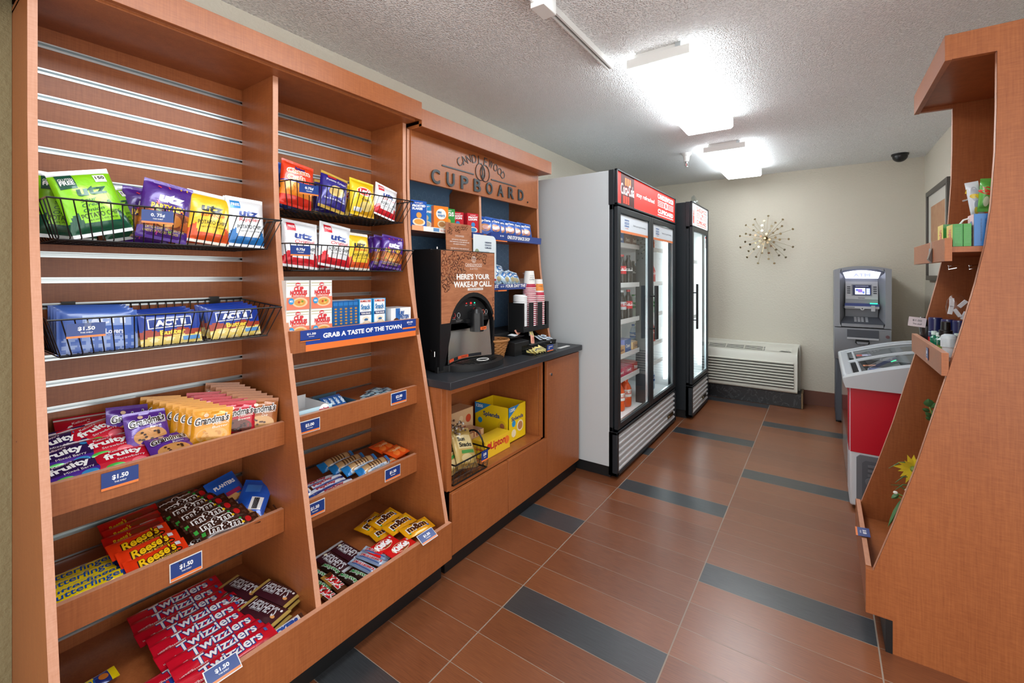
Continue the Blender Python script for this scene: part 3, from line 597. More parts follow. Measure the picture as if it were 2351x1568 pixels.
nt.links.new(tc.outputs['Object'], ns_.inputs['Vector']); nt.links.new(ns_.outputs['Fac'], cr.inputs[0]); nt.links.new(cr.outputs[0], bs.inputs['Base Color']); bs.inputs['Roughness'].default_value = .3
mat('marble_edge', '#7b6143', .5)
tag(obj('marble_plinth', b, bevel=.002), 'black marble-look plinth on the floor under the air conditioner', 'plinth')
# ------------------------------------------------------------------ starburst
SX, SY, SZ = 1.452, 5.43, 1.712
T = thing('starburst_wall_art', 'brass starburst wall art with disc-tipped rods on the back wall', 'wall art', (SX, BW, SZ))
obj('hub', MB().sphere((SX, SY, SZ), .022, 'brass_dark', n=12).cyl((SX, SY, SZ), (SX, BW, SZ), .008, 'brass_dark'), T)
PX = [(945, 223), (660, 295), (467, 423), (873, 343), (1110, 382), (1255, 300), (1245, 452), (1468, 505), (645, 427), (835, 448), (1035, 460), (1158, 523), (657, 550), (840, 558), (762, 598), (997, 566), (1070, 607), (932, 628), (1222, 620), (485, 615), (340, 655), (587, 643), (702, 655), (815, 678), (680, 735), (900, 718), (998, 746), (1120, 700), (1205, 743), (1378, 718), (470, 785), (795, 772), (703, 818), (582, 843), (350, 897), (858, 836), (958, 808), (1085, 800), (768, 893), (660, 945), (525, 975), (907, 918), (1025, 880), (1290, 945), (1470, 885), (1128, 950), (830, 1023), (973, 1023), (1172, 1065), (1317, 1108), (492, 1108), (685, 1098), (952, 1143), (725, 1235), (1073, 1235)]
rods = MB(); discs = []
for (a, c) in PX:
    q = P(1660+a/9.225, 470+c/9.225, y=5.36); dx, dz = q.x-SX, q.z-SZ; d = math.hypot(dx, dz); L_ = .20
    dy = -math.sqrt(max(L_**2-d**2, .0))*.6 if d < .2 else .0
    e_ = Vector((SX+dx, SY+dy-.02*(d < .2), SZ+dz)); dr = (e_-Vector((SX, SY, SZ))).normalized()
    rods.tube([(SX, SY, SZ), e_], .0014, 'brass', n=5); discs.append((e_, (dr*.6+Vector((0, -1, 0))*.7).normalized()))
obj('rods', rods, T)
for e_, dr in discs: obj('disc', MB().cyl(e_, e_+dr*.003, .0115, 'brass', n=16), T)
# ------------------------------------------------------------------ ATM
T = thing('cash_machine', 'silver and grey cash machine against the back wall beside the freezer', 'cash machine', (2.23, 5.15, 0))
b = MB(); b.box(2.045, 2.415, 4.965, 5.44, .012, .66, 'atm_dark'); 
for xx in (2.06, 2.40):
    for yy in (5.0, 5.4): b.cyl((xx, yy, 0), (xx, yy, .02), .014, 'black_matte')
obj('pedestal', b, T, .012)
yF = 4.885; b = MB(); xa, xc = 2.034, 2.424
arc = lambda x, z, s=.030: z+s*(1-((x-2.229)/.195)**2)
def bez(x0_, x1_, y0_, y1_, z0_, zt, m, s=.03):
    n = 10; xs_ = [x0_+(x1_-x0_)*i/n for i in range(n+1)]
    return [(x0_, z0_)]+[(x, arc(x, zt, s)) for x in xs_]+[(x1_, z0_)]
# frame around the recess, as prisms
n = 10; xi0, xi1 = 2.085, 2.372
b.prism([(xa, .868), (xa, 1.370), (xi0, arc(xi0, 1.370)), (xi0-.012, 1.34), (xi0-.012, .905), (xi0, .868)], 'y', yF, 5.44, 'atm_silver')
b.prism([(xc, .868), (xi1, .868), (xi1+.012, .905), (xi1+.012, 1.34), (xi1, arc(xi1, 1.370)), (xc, 1.370)], 'y', yF, 5.44, 'atm_silver')
b.prism([(xi0-.001, 1.352)]+[(xi0+(xi1-xi0)*i/n, arc(xi0+(xi1-xi0)*i/n, 1.370)) for i in range(n+1)]+[(xi1+.001, 1.352)]+[(xi1-(xi1-xi0)*i/n, arc(xi1-(xi1-xi0)*i/n, 1.352, .026)) for i in range(1, n)], 'y', yF, 5.44, 'atm_silver')
b.box(xi0-.001, xi1+.001, yF+.002, 5.44, .870, .900, 'atm_silver')
b.box(xi0-.013, xi1+.013, yF+.17, 5.44, .89, 1.385, 'atm_silver')
hd = obj('head_shell', b, T, .004)
# recess side walls (slanted), screen slope
b = MB(); yR = yF+.12
for sg, xo in ((1, xi0-.012), (-1, xi1+.012)): b.add([(xo, yF, .9), (xo, yF, 1.345), (xo+sg*.042, yR, 1.29), (xo+sg*.042, yR, .96)], [(0, 1, 2, 3)], 'atm_silver')
b.add([(xi0-.012, yF, .9), (xi1+.012, yF, .9), (xi1-.03, yR-.02, .955), (xi0+.03, yR-.02, .955)], [(0, 1, 2, 3)], 'atm_dark')
b.add([(xi0+.03, yR-.02, .955), (xi1-.03, yR-.02, .955), (xi1-.03, yR-.05, 1.035), (xi0+.03, yR-.05, 1.035)], [(0, 1, 2, 3)], 'atm_silver')
b.add([(xi0+.03, yR-.05, 1.035), (xi1-.03, yR-.05, 1.035), (xi1-.03, yR, 1.29), (xi0+.03, yR, 1.29)], [(0, 1, 2, 3)], 'atm_silver')
b.box(xi0+.025, xi1-.025, yR-.078, yR-.045, 1.03, 1.05, 'atm_light')
obj('recess', b, hd)
b = MB(); b.prism([(xi0+.012, 1.345)]+[(xi0+.012+(xi1-xi0-.024)*i/8, 1.345+.02*math.sin(math.pi*i/8)) for i in range(1, 8)]+[(xi1-.012, 1.345), (xi1-.03, 1.292), (xi0+.03, 1.292)], 'y', yR-.05, yR-.04, 'atm_lit'); b.text('ATM', (2.229, yR-.0505, 1.322), XO, ZO, .12, .028, 'atm_letter', '#c9cdf0', .04)
obj('lit_topper', b, hd, label='glowing white header panel')
def onS(x, z, h=0): f = (z-1.035)/.255; return Vector((x, yR-.05+.05*f-h, z))
def pl(b, x0_, x1_, z0_, z1_, h, m, c='#fff'): b.add([onS(x0_, z0_, h), onS(x1_, z0_, h), onS(x1_, z1_, h), onS(x0_, z1_, h)], [(0, 1, 2, 3)], m, c)
b = MB(); pl(b, 2.118, 2.342, 1.11, 1.265, .004, 'atm_light'); pl(b, 2.160, 2.302, 1.138, 1.240, .006, 'atm_silver')
for k in range(4):
    pl(b, 2.128, 2.152, 1.158+.018*k, 1.168+.018*k, .008, 'atm_dark'); pl(b, 2.310, 2.334, 1.158+.018*k, 1.168+.018*k, .008, 'atm_dark')
b.text('TRANAX', onS(2.229, 1.120, .006), XO, ZO, .05, .008, 'black_matte', '#000', .02)
scp = obj('screen_bezel', b, hd)
b = MB(); pl(b, 2.168, 2.296, 1.145, 1.234, .0075, 'lit_print', '#1b2038'); pl(b, 2.184, 2.256, 1.152, 1.208, .0085, 'lit_print', '#e4eaff'); pl(b, 2.262, 2.288, 1.152, 1.206, .0085, 'lit_print', '#8ea0e0'); pl(b, 2.205, 2.235, 1.17, 1.198, .0090, 'lit_print', '#8b6fc0'); pl(b, 2.19, 2.205, 1.18, 1.2, .0092, 'lit_print', '#5e74c8'); pl(b, 2.236, 2.25, 1.16, 1.18, .0092, 'lit_print', '#6c84d8'); b.text('WELCOME TO CANDLEWOOD SUITES', onS(2.232, 1.224, .009), XO, ZO, .09, .005, 'lit_print', '#d8dcff')
for k in range(4): pl(b, 2.264, 2.286, 1.156+.013*k, 1.164+.013*k, .0092, 'lit_print', '#e4eaff')
obj('screen', b, scp)
b = MB(); b.box(xi0+.025, xi1-.025, yR-.077, yR-.055, 1.050, 1.075, 'paper_print', '#3c4a86'); b.box(2.285, 2.335, yR-.0785, yR-.07, 1.073, 1.079, 'green_led'); b.box(2.292, 2.318, yR-.10, yR-.078, 1.01, 1.058, 'atm_light'); b.box(2.10, 2.18, yR-.0785, yR-.076, 1.036, 1.042, 'atm_dark'); b.cyl((2.232, yR-.075, 1.03), (2.232, yR-.082, 1.03), .014, 'atm_light'); b.cyl((2.232, yR-.082, 1.03), (2.232, yR-.083, 1.03), .005, 'black_matte')
obj('card_reader', b, hd)
b = MB(); k_ = Vector((0, .1, .055)).normalized()
for r_ in range(4):
    for c_ in range(4): o_ = Vector((2.185+.024*c_+(.006 if c_ == 3 else 0), yF+.03+.018*r_, .9185+.0095*r_)); b.add([o_+Vector((-.009, -.007, -.002)), o_+Vector((.009, -.007, -.002)), o_+Vector((.009, .007, .0052)), o_+Vector((-.009, .007, .0052))], [(0, 1, 2, 3)], 'atm_light')
obj('keypad', b, hd)
b = MB(); b.prism([(yF+.005, .862), (5.44, .862), (5.44, .60), (yF+.06, .575), (yF+.005, .66)], 'x', xa+.001, xc-.001, 'atm_silver'); fd = obj('front_door', b, T, .005)
b = MB(); b.box(2.125, 2.340, yF+.001, yF+.006, .775, .848, 'atm_dark'); b.box(2.125, 2.340, yF-.006, yF+.006, .765, .78, 'atm_light'); b.prism([(2.185, .775), (2.275, .775), (2.280, .735), (2.265, .722), (2.195, .722), (2.180, .735)], 'y', yF-.004, yF+.006, 'black_plastic'); b.prism([(2.19, .745), (2.272, .745), (2.266, .726), (2.196, .726)], 'y', yF-.012, yF, 'atm_silver'); obj('cash_slot', b, fd)
obj('lock', MB().cyl((2.398, yF+.004, .80), (2.398, yF-.006, .80), .013, 'paper_print', '#6a4a4e', n=16), fd)
# ------------------------------------------------------------------ ice cream freezer
T = thing('chest_freezer', 'red and white chest freezer with curved glass top, behind the right display', 'freezer', (2.38, 3.65, 0))
xa, xb_, ya, yb = 2.075, 2.685, 3.17, 4.18
b = MB(); b.box(xa, xb_, ya, yb, .02, .70, 'freezer_white'); obj('cabinet_body', b, T, .012)
b = MB(); b.box(xa+.003, xb_-.003, ya-.004, ya+.0, .325, .69, 'freezer_red'); b.box(xa-.003, xa, ya+.01, yb-.01, .325, .69, 'freezer_red'); obj('red_panel', b, T, .0015)
b = MB(); b.box(xa-.009, xa-.0085, ya+.02, yb-.02, .10, .66, 'clear_film'); obj('side_film', b, T)
b = MB()
pp = [(xa+.03, .03), (xb_-.03, .03), (xb_-.03, .315), (xa+.045, .315), (xa+.03, .30)]
b.prism(pp, 'y', ya-.012, ya-.001, 'louvre_grey')
lv = obj('vent_panel', b, T, .003)
b = MB(); b.prism([(xa+.055, .06), (xb_-.05, .06), (xb_-.05, .29), (xa+.07, .29), (xa+.055, .275)], 'y', ya-.014, ya-.0125, 'paper_print', '#585c63')
for c_ in range(4):
    for r_ in range(8):
        if r_ in (3, 4) and c_ == 0: continue
        b.box(xa+.08+.13*c_, xa+.185+.13*c_, ya-.02, ya-.014, .075+.026*r_, .088+.026*r_, 'louvre_grey')
b.cyl((xa+.09, ya-.012, .175), (xa+.09, ya-.021, .175), .022, 'louvre_grey', n=16); b.cyl((xa+.09, ya-.021, .175), (xa+.09, ya-.022, .175), .006, 'black_matte')
obj('vent_slats', b, lv)
# lid rim : curved profile in x
def lidz(x): f = (x-xa)/(xb_-xa); return .748+.115*math.sin(min(1, max(0, f)*.95)*math.pi*.62)
xs_ = [xa-.03+(xb_-xa+.06)*i/16 for i in range(17)]
b = MB()
for y0_, y1_ in ((ya-.03, ya+.045), (yb-.045, yb+.03)):
    b.prism([(xs_[0]+.01, .688)]+[(xs_[0], .72)]+[(x, lidz(x)+.004-(.012 if i in (0, 16) else 0)) for i, x in enumerate(xs_)]+[(xs_[-1], .72), (xs_[-1]-.01, .688)], 'y', y0_, y1_, 'freezer_grey')
b.box(xs_[0]+.001, xs_[0]+.055, ya+.04, yb-.04, .69, .752, 'freezer_grey'); b.box(xs_[-1]-.055, xs_[-1]-.001, ya+.04, yb-.04, .69, .80, 'freezer_grey')
obj('lid_rim', b, T, .012)
def strip(y0_, y1_, dz, m, x0i=2, x1i=14, th=0):
    q = MB(); pts = [(x, lidz(x)+dz) for x in xs_[x0i:x1i+1]]
    for (xA, zA), (xB, zB) in zip(pts, pts[1:]): q.add([(xA, y0_, zA), (xB, y0_, zB), (xB, y1_, zB), (xA, y1_, zA)], [(0, 1, 2, 3)], m, smooth=True)
    return q
for y0_, y1_, dz in ((ya+.045, ya+.52, -.004), (ya+.50, yb-.045, -.012)):
    g = obj('glass_lid', strip(y0_, y1_, dz, 'door_glass'), T)
    q = MB()
    for ym in (y0_+.006, y1_-.006): q.tube([(x, ym, lidz(x)+dz+.003) for x in xs_[1:16]], .007, 'freezer_grey', n=6)
    for xi in (2, 14): q.tube([(xs_[xi], y0_, lidz(xs_[xi])+dz+.002), (xs_[xi], y1_, lidz(xs_[xi])+dz+.002)], .007, 'freezer_grey', n=6)
    obj('lid_frame', q, g)
b = MB(); b.box(xa+.03, xb_-.03, ya+.03, yb-.03, .703, .708, 'black_matte'); obj('inner_tub', b, T)
b = MB()
b.add([(2.16, ya+.12, .772), (2.30, ya+.12, .788), (2.31, ya+.2, .789), (2.17, ya+.2, .773)], [(0, 1, 2, 3)], 'gloss_print', '#cdd6e6'); b.add([(2.17, ya+.13, .776), (2.24, ya+.13, .784), (2.24, ya+.17, .784), (2.17, ya+.17, .776)], [(0, 1, 2, 3)], 'gloss_print', '#3f62b8')
b.add([(2.15, ya+.25, .772), (2.21, ya+.25, .780), (2.21, ya+.30, .780), (2.15, ya+.30, .772)], [(0, 1, 2, 3)], 'gloss_print', '#e58a4c')
b.add([(2.14, ya+.66, .768), (2.22, ya+.66, .782), (2.22, ya+.74, .782), (2.14, ya+.74, .768)], [(0, 1, 2, 3)], 'gloss_print', '#c9cbe8'); b.add([(2.14, ya+.66, .769), (2.17, ya+.66, .774), (2.17, ya+.74, .774), (2.14, ya+.74, .769)], [(0, 1, 2, 3)], 'gloss_print', '#d65a4a')
obj('lid_stickers', b, T, label='small stickers on the glass')
# ------------------------------------------------------------------ picture on right wall
T = thing('framed_picture', 'dark framed picture with cream mat on the right wall', 'picture', (RW, 4.9, 1.28))
y0_, y1_, z0_, z1_ = 4.45, 5.255, 1.278, 2.035; b = MB(); w = .04
for q in ((y0_, y1_, z0_, z0_+w), (y0_, y1_, z1_-w, z1_), (y0_, y0_+w, z0_+w, z1_-w), (y1_-w, y1_, z0_+w, z1_-w)): b.box(RW-.028, RW-.002, *q, 'frame_grey')
obj('frame', b, T, .002)
b = MB(); b.box(RW-.014, RW-.012, y0_+w, y1_-w, z0_+w, z1_-w, 'paper_print', '#c9c6bc'); b.box(RW-.0145, RW-.014, y0_+w+.1, y1_-w-.1, z0_+w+.1, z1_-w-.1, 'picture_art')
m, nt, bs = nm('picture_art'); N = nt.nodes; tc = N.new('ShaderNodeTexCoord'); ns_ = N.new('ShaderNodeTexNoise'); ns_.inputs['Scale'].default_value = 14; ns_.inputs['Detail'].default_value = 6; mxn = N.new('ShaderNodeMix'); mxn.data_type = 'RGBA'; mxn.inputs[6].default_value = (*lin('#a8694a'), 1); mxn.inputs[7].default_value = (*lin('#c9a27a'), 1)
nt.links.new(tc.outputs['Object'], ns_.inputs['Vector']); nt.links.new(ns_.outputs['Fac'], mxn.inputs[0]); nt.links.new(mxn.outputs[2], bs.inputs['Base Color'])
obj('mat_and_print', b, T)
# ------------------------------------------------------------------ right display unit
RU = thing('display_shelf', 'tall cherry wood display at right with curved side panels, seen from its side', 'display shelf', (2.45, 2.34, 0))
RP = [(2.403, 2.03), (2.402, 1.85), (2.399, 1.71), (2.390, 1.545), (2.377, 1.42), (2.355, 1.295), (2.325, 1.152), (2.292, 1.005), (2.265, .893), (2.208, .653), (2.151, .447), (2.098, .271)]
def rpanel(y0_, y1_, head):
    b = MB(); pts = [(RW-.003, .0), (2.15, .0), (2.15, .115), (2.076, .115), (2.076, .271)]+RP[::-1]+([(2.300, 2.032), (2.300, 2.113)] if head else [(2.403, 2.113)])+[(RW-.003, 2.113)]
    b.prism(pts, 'y', y0_, y1_, WD)
    for (xA, zA), (xB, zB) in zip(RP, RP[1:]): b.add([(xA-.0008, y0_+.0005, zA), (xA-.0008, y1_-.0005, zA), (xB-.0008, y1_-.0005, zB), (xB-.0008, y0_+.0005, zB)], [(3, 2, 1, 0)], WE)
    return b
obj('side_panel', rpanel(2.035, 2.055, True), RU, .0008); obj('side_panel', rpanel(2.622, 2.642, True), RU, .0008)
b = MB(); b.box(2.282, 2.300, 2.034, 2.643, 2.030, 2.114, WD); b.box(2.300, RW-.003, 2.055, 2.622, 2.045, 2.062, WD); b.box(2.300, RW-.003, 2.055, 2.622, 2.108, 2.113, WD); obj('header', b, RU, .001)
obj('back_panel', bx(RW-.02, RW-.004, 2.055, 2.622, .1, 2.045, WD), RU)
b = MB(); b.box(2.077, 2.094, 2.056, 2.642, .118, .273, WD); b.box(2.0775, 2.0935, 2.057, 2.641, .2731, .2735, WE); f2 = obj('front_board', b, RU, .001)
obj('bottom_deck', bx(2.094, RW-.02, 2.055, 2.622, .185, .205, WD), RU)
obj('toe_kick', bx(2.131, 2.150, 2.034, 2.643, 0, .115, 'kick_black'), RU)
def cardz(parent, c, w, h, right, up, txt): return price_card(parent, c, w, h, txt, up=up, right=right, holder=False)
cardz(f2, (2.083, 2.30, .277), .075, .046, (0, -1, 0), (1, 0, .12), '$1.00')
for (xl, zt_, zs_, lp, zz) in ((2.282, 1.443, 1.415, 0, 0), (2.274, 1.062, 1.032, 0, 0)):
    s = obj('shelf', bx(xl+.018, RW-.02, 2.056, 2.621, zs_-.018, zs_, WD), RU)
    b = MB(); b.box(xl, xl+.018, 2.036, 2.641, zt_-.076, zt_, WD); b.box(xl+.0005, xl+.0175, 2.037, 2.640, zt_+.0001, zt_+.0005, WE); obj('front_lip', b, s, .0008)
    if zt_ > 1.2:
        c = MB(); c.prism([(xl-.002, 1.42), (xl-.012, 1.38), (xl-.002, 1.365)], 'y', 2.235, 2.262, 'gloss_print', '#4a3a33'); c.quad((xl-.0035, 2.27, 1.405), -YO, ZO, .02, .03, 'gloss_print', '#5d8fb5'); c.box(xl-.003, xl+.02, 2.245, 2.255, 1.42, 1.446, 'clear_acrylic'); obj('price_tag', c, s)
        c = MB()
        for k in range(3): c.tube([(2.32+.05*k, 2.09, 1.345), (2.30+.05*k, 2.09, 1.340), (2.30+.05*k, 2.09, 1.352), (2.33+.05*k, 2.10, 1.355)], .002, 'chrome', n=5)
        obj('shelf_hooks', c, s)
    else: cardz(s, (xl-.0005, 2.27, 1.025), .038, .045, (0, -1, 0), (0, 0, 1), '$3.00')
# ------------------------------------------------------------------ packages
def wob(x, y, k): return math.sin(x*61+k)*math.sin(y*47+k*2.3)+.6*math.sin(x*113-y*71+k*1.7)
def drape_fn(w, h, T, seal, ax, cr, k):
    def f(x, y):
        u, v = (x/(w/2), y/(h/2)) if ax == 'y' else (y/(h/2), x/(w/2)); L_ = h if ax == 'y' else w
        sv = 1-2*seal/L_; a = max(0, 1-abs(u)**2.6); b = max(0, 1-(abs(v)/sv)**2.8) if sv > 0 else 1
        g = (a**.55)*(b**.6)
        return .0009+T/2*g+cr*wob(x, y, k)*min(1, g*1.6)
    return f
def sheet(b, f, pts, fs, m, c, lift): b.add([(x, y, f(x, y)+lift) for x, y in pts], fs, m, c, True)
def art(b, f, w, h, items, m):
    for i, it in enumerate(items):
        k = it[0]; lift = .0005+.00025*i
        if k == 't':
            _, s, cx, cy, tw, th, c = it[:7]; rot = R(it[7]) if len(it) > 7 else 0; bold = it[8] if len(it) > 8 else .03; sh = it[9] if len(it) > 9 else 0
            if th is None: th = tw*w/max(text_geo(s, bold)[2], .1)/h
            def dr(x, y):
                x = x+sh*y; X = cx*w/2+x*math.cos(rot)-y*math.sin(rot); Y = cy*h/2+x*math.sin(rot)+y*math.cos(rot); return (X, Y, f(X, Y)+lift+.0007)
            b.text(s, (0, 0, 0), XO, YO, tw*w, th*h, m, c, bold, drape=dr)
        elif k == 'e':
            _, cx, cy, rx, ry, c = it[:6]; n = 18; X0, Y0 = cx*w/2, cy*h/2; pts = [(X0, Y0)]
            for r_ in (.5, 1): pts += [(X0+rx*w/2*r_*math.cos(2*math.pi*j/n), Y0+ry*h/2*r_*math.sin(2*math.pi*j/n)) for j in range(n)]
            fs = [(0, 1+j, 1+(j+1) % n) for j in range(n)]+[(1+j, 1+n+j, 1+n+(j+1) % n, 1+(j+1) % n) for j in range(n)]
            sheet(b, f, pts, fs, m, c, lift)
        elif k == 'r':
            _, cx, cy, rw, rh, c = it[:6]; rot = R(it[6]) if len(it) > 6 else 0; N = 6; pts = []
            for i_ in range(N+1):
                for j in range(N+1):
                    x = (j/N-.5)*rw*w; y = (i_/N-.5)*rh*h; pts.append((cx*w/2+x*math.cos(rot)-y*math.sin(rot), cy*h/2+x*math.sin(rot)+y*math.cos(rot)))
            fs = [(i_*(N+1)+j, i_*(N+1)+j+1, (i_+1)*(N+1)+j+1, (i_+1)*(N+1)+j) for i_ in range(N) for j in range(N)]
            sheet(b, f, pts, fs, m, c, lift)
_pk = {}
def pack(key, w, h, T, bg, items, m='foil_print', seal=.012, ax='y', cr=.0012, back=None, nx=16, ny=20, k=0):
    if key in _pk: return _pk[key]
    b = MB(); f = drape_fn(w, h, T, seal, ax, cr, k)
    xs = [-w/2+w*i/nx for i in range(nx+1)]; ys = [-h/2+h*j/ny for j in range(ny+1)]
    def zz(x, y):      # zigzag seal edge
        return x, y
    for sg in (1, -1):
        pts = [(x, y, sg*f(x, y) if sg > 0 else -f(x, y)*.9) for y in ys for x in xs]
        for j in range(ny):
            for i in range(nx):
                q = [j*(nx+1)+i, j*(nx+1)+i+1, (j+1)*(nx+1)+i+1, (j+1)*(nx+1)+i]
                u = (xs[i]+xs[i+1])/w; v = (ys[j]+ys[j+1])/h
                c = bg(u, v) if callable(bg) else bg
                if sg < 0 and back: c = back
                vs = [pts[p] for p in (q if sg > 0 else q[::-1])]
                b.add(vs, [(0, 1, 2, 3)], m, c, True)
    n = len(b.V)
    # weld for smooth shading
    mp = {}; newV = []; idx = []
    for v in b.V:
        kk = (round(v.x, 5), round(v.y, 5), round(v.z, 5))
        if kk not in mp: mp[kk] = len(newV); newV.append(v)
        idx.append(mp[kk])
    b.V = newV; b.F = [[idx[i] for i in q] for q in b.F]
    art(b, f, w, h, items, m)
    _pk[key] = b.mesh(key); return _pk[key]
def carton(key, w, h, d, c, items, side='#ffffff', top=None, m='gloss_print', sides=()):
    if key in _pk: return _pk[key]
    b = MB(); b.box(-w/2, w/2, -h/2, h/2, -d/2, d/2, m, side)
    b.add([(-w/2, -h/2, d/2+.0002), (w/2, -h/2, d/2+.0002), (w/2, h/2, d/2+.0002), (-w/2, h/2, d/2+.0002)], [(0, 1, 2, 3)], m, c)
    if top: b.add([(-w/2, h/2+.0002, d/2), (w/2, h/2+.0002, d/2), (w/2, h/2+.0002, -d/2), (-w/2, h/2+.0002, -d/2)], [(0, 1, 2, 3)], m, top)
    art(b, lambda x, y: d/2, w, h, items, m)
    for it in sides:   # text on the -x side
        s, cy, cz, tw, th, col = it; b.text(s, (-w/2-.0004, cy*h/2, cz*d/2), ZO, YO, tw*d, th*h, m, col, .02)
    _pk[key] = b.mesh(key); return _pk[key]
def put(mesh, name, label, cat, loc, lean=0, roll=0, yaw=0, group=None, face='x', s=1):
    o = bpy.data.objects.new(name, mesh); COL.objects.link(o)
    if face == 'x': B = Matrix(((0, 0, 1), (1, 0, 0), (0, 1, 0)))
    elif face == '-x': B = Matrix(((0, 0, -1), (-1, 0, 0), (0, 1, 0)))
    else: B = Matrix(((1, 0, 0), (0, 0, -1), (0, 1, 0)))     # faces -y
    axis = {'x': (0, -1, 0), '-x': (0, 1, 0)}.get(face, (-1, 0, 0))
    M = Matrix.Rotation(R(yaw), 3, 'Z') @ Matrix.Rotation(R(lean), 3, axis) @ B @ Matrix.Rotation(R(roll), 3, 'Z')
    o.matrix_world = Matrix.Translation(loc) @ M.to_4x4() @ Matrix.Scale(s, 4)
    return tag(o, label, cat, group)
# ---- designs
def chip(c1, c2, cmid, brand, fl, flc, top='#eef2f4', extra=(), bc='#24408f', fl2='POTATO CHIPS'):
    def bg(u, v):
        if v > .86: return top
        if v < -.9: return top if top != c1 else c1
        if abs(u+.1*v) < .62-.1*(v > .2) and v < .5 and v > -.62: return cmid
        return c2 if (v < -.1-.5*u*u or v < -.62) else c1
    it = [('t', brand, .05, .30, .5, .14, bc, 0, .04, .15), ('t', fl, .1, .04, .55, .10, flc, 4, .0, .2), ('t', fl2, .1, -.24, .66, .075, '#26302c', 4, .0), ('t', 'NET WT 1 OZ (28.3g)', .1, -.42, .5, .03, '#26302c', 4, 0)]+list(extra)
    return bg, it
GL = [('r', -.55, .62, .26, .22, '#14523f'), ('t', 'GLUTEN', -.55, .68, .22, .045, '#ffffff', 0, .01), ('t', 'FREE', -.55, .57, .22, .06, '#ffffff', 0, .03), ('r', .55, .66, .2, .12, '#f4f6f0'), ('t', '150', .55, .68, .15, .05, '#22302a', 0, .02)]
NXB = dict(nx=30, ny=38)
bg, it = chip('#8fdc1f', '#12573f', '#9be02c', 'utz', 'Sour Cream & Onion', '#1c5a45', extra=GL, bc='#12573f')
it[1] = ('t', 'Sour\nCream &\nOnion', .08, -.10, .50, .20, '#1c5a45', 6, .0, .2); it[2] = ('t', 'POTATO CHIPS', .1, -.42, .66, .07, '#26302c', 4, .0); it[3] = ('t', 'NET WT 1 OZ (28.3g)', .1, -.56, .5, .03, '#26302c', 4, 0); it[0] = ('t', 'utz', .1, .30, .5, .14, '#12573f', 4, .04, .15)
SOUR = pack('sour_cream_bag', .135, .19, .05, bg, it, k=1, nx=30, ny=38)
conf = [('t', '~', random.Random(i).uniform(-.8, .8), random.Random(i+50).uniform(-.9, .9), .07, .03, ('#e8403a', '#7ac943', '#f0c020', '#e055b0')[i % 4], 40*i, .03) for i in range(22)]
def pbg(u, v): return '#4c2288' if v > -.05 or v < -.62 else ('#b0561c' if (math.sin(u*9)+math.cos(v*14)) > 0 else '#7c3a1c')
PM = [('t', 'utz', .1, .38, .5, .16, '#f4f1fa', 0, .07, .15), ('r', 0, .05, .7, .12, '#3a1a70'), ('t', 'PARTY MIX', 0, .05, .66, .10, '#f3c21e', 0, .04), ('t', 'TORTILLA CHIPS  BBQ CORN CHIPS\nCHEESE CRUNCHIES  NACHOS', 0, -.72, .8, .09, '#f0d060', 0, 0), ('e', -.4, -.3, .3, .2, '#d98a36'), ('e', .25, -.35, .35, .22, '#c4762e'), ('e', -.05, -.5, .3, .1, '#e0a04a')]+conf[:14]
PARTY = pack('party_mix_bag', .13, .19, .045, pbg, PM, k=2, nx=30, ny=38)
bg, it = chip('#f4c71d', '#ea5a24', '#f7d33a', 'utz', 'Barbeque', '#e2472a', top='#e9e5d8', bc='#1d1d22'); BBQ = pack('barbeque_bag', .13, .18, .045, bg, it, k=3, nx=30, ny=38)
bg, it = chip('#eef3f7', '#1f78c4', '#f4f7fa', 'utz', 'Ripples', '#e0403c', top='#f3f5f7', extra=[('r', -.6, .64, .24, .16, '#2486cc'), ('t', 'FREE', -.6, .64, .2, .06, '#ffffff', 0, .02)]); RIPPLE = pack('ripple_bag', .125, .18, .045, bg, it, k=4, nx=30, ny=38)
bg, it = chip('#f1f3f6', '#dc1f2e', '#f5f6f8', 'utz', 'Original', '#dc2a36', top='#f0f1f4', extra=[('r', -.6, .66, .22, .18, '#dc2434'), ('t', 'FREE', -.6, .66, .18, .06, '#ffffff', 0, .02)]); ORIG = pack('original_bag', .145, .19, .05, bg, it, k=5, nx=30, ny=38)
def cbg(u, v): return '#e8401c' if v > .05 else ('#2b3f9a' if v > -.02 else ('#f08a24' if v > -.6 else '#dd2f1c'))
CURL = pack('cheese_curl_bag', .13, .185, .05, cbg, [('t', 'Baked', 0, .66, .3, .07, '#26307a', 0, .05), ('t', 'Cheese\nCurls', -.05, .36, .72, .28, '#ffffff', 6, .09), ('t', 'Cheese\nCurls', -.05, .36, .68, .25, '#ee7a1c', 6, .02)]+[('e', -.5+.3*i, -.3+.18*(i % 2), .16, .12, '#f5a43a') for i in range(5)], k=6, nx=30, ny=38)
def dbg(u, v): return '#c9a440' if v > .84 or v < -.82 else '#2b2386'
DARKP = pack('kettle_bag', .125, .17, .045, dbg, [('t', 'Potato Crisps', 0, .5, .7, .08, '#e9e7f4', 0, .02), ('e', .1, 0, .55, .3, '#e6c983'), ('e', -.1, -.1, .4, .2, '#d8b468'), ('r', -.3, .72, .3, .08, '#d03a3a'), ('t', 'Sea Salt & Vinegar', 0, -.5, .75, .06, '#e9e7f4', 0, .02)], k=7, nx=30, ny=38)
def lbg(u, v): return '#f6cd14' if v > -.5 or u < -.3 else '#e3a91a'
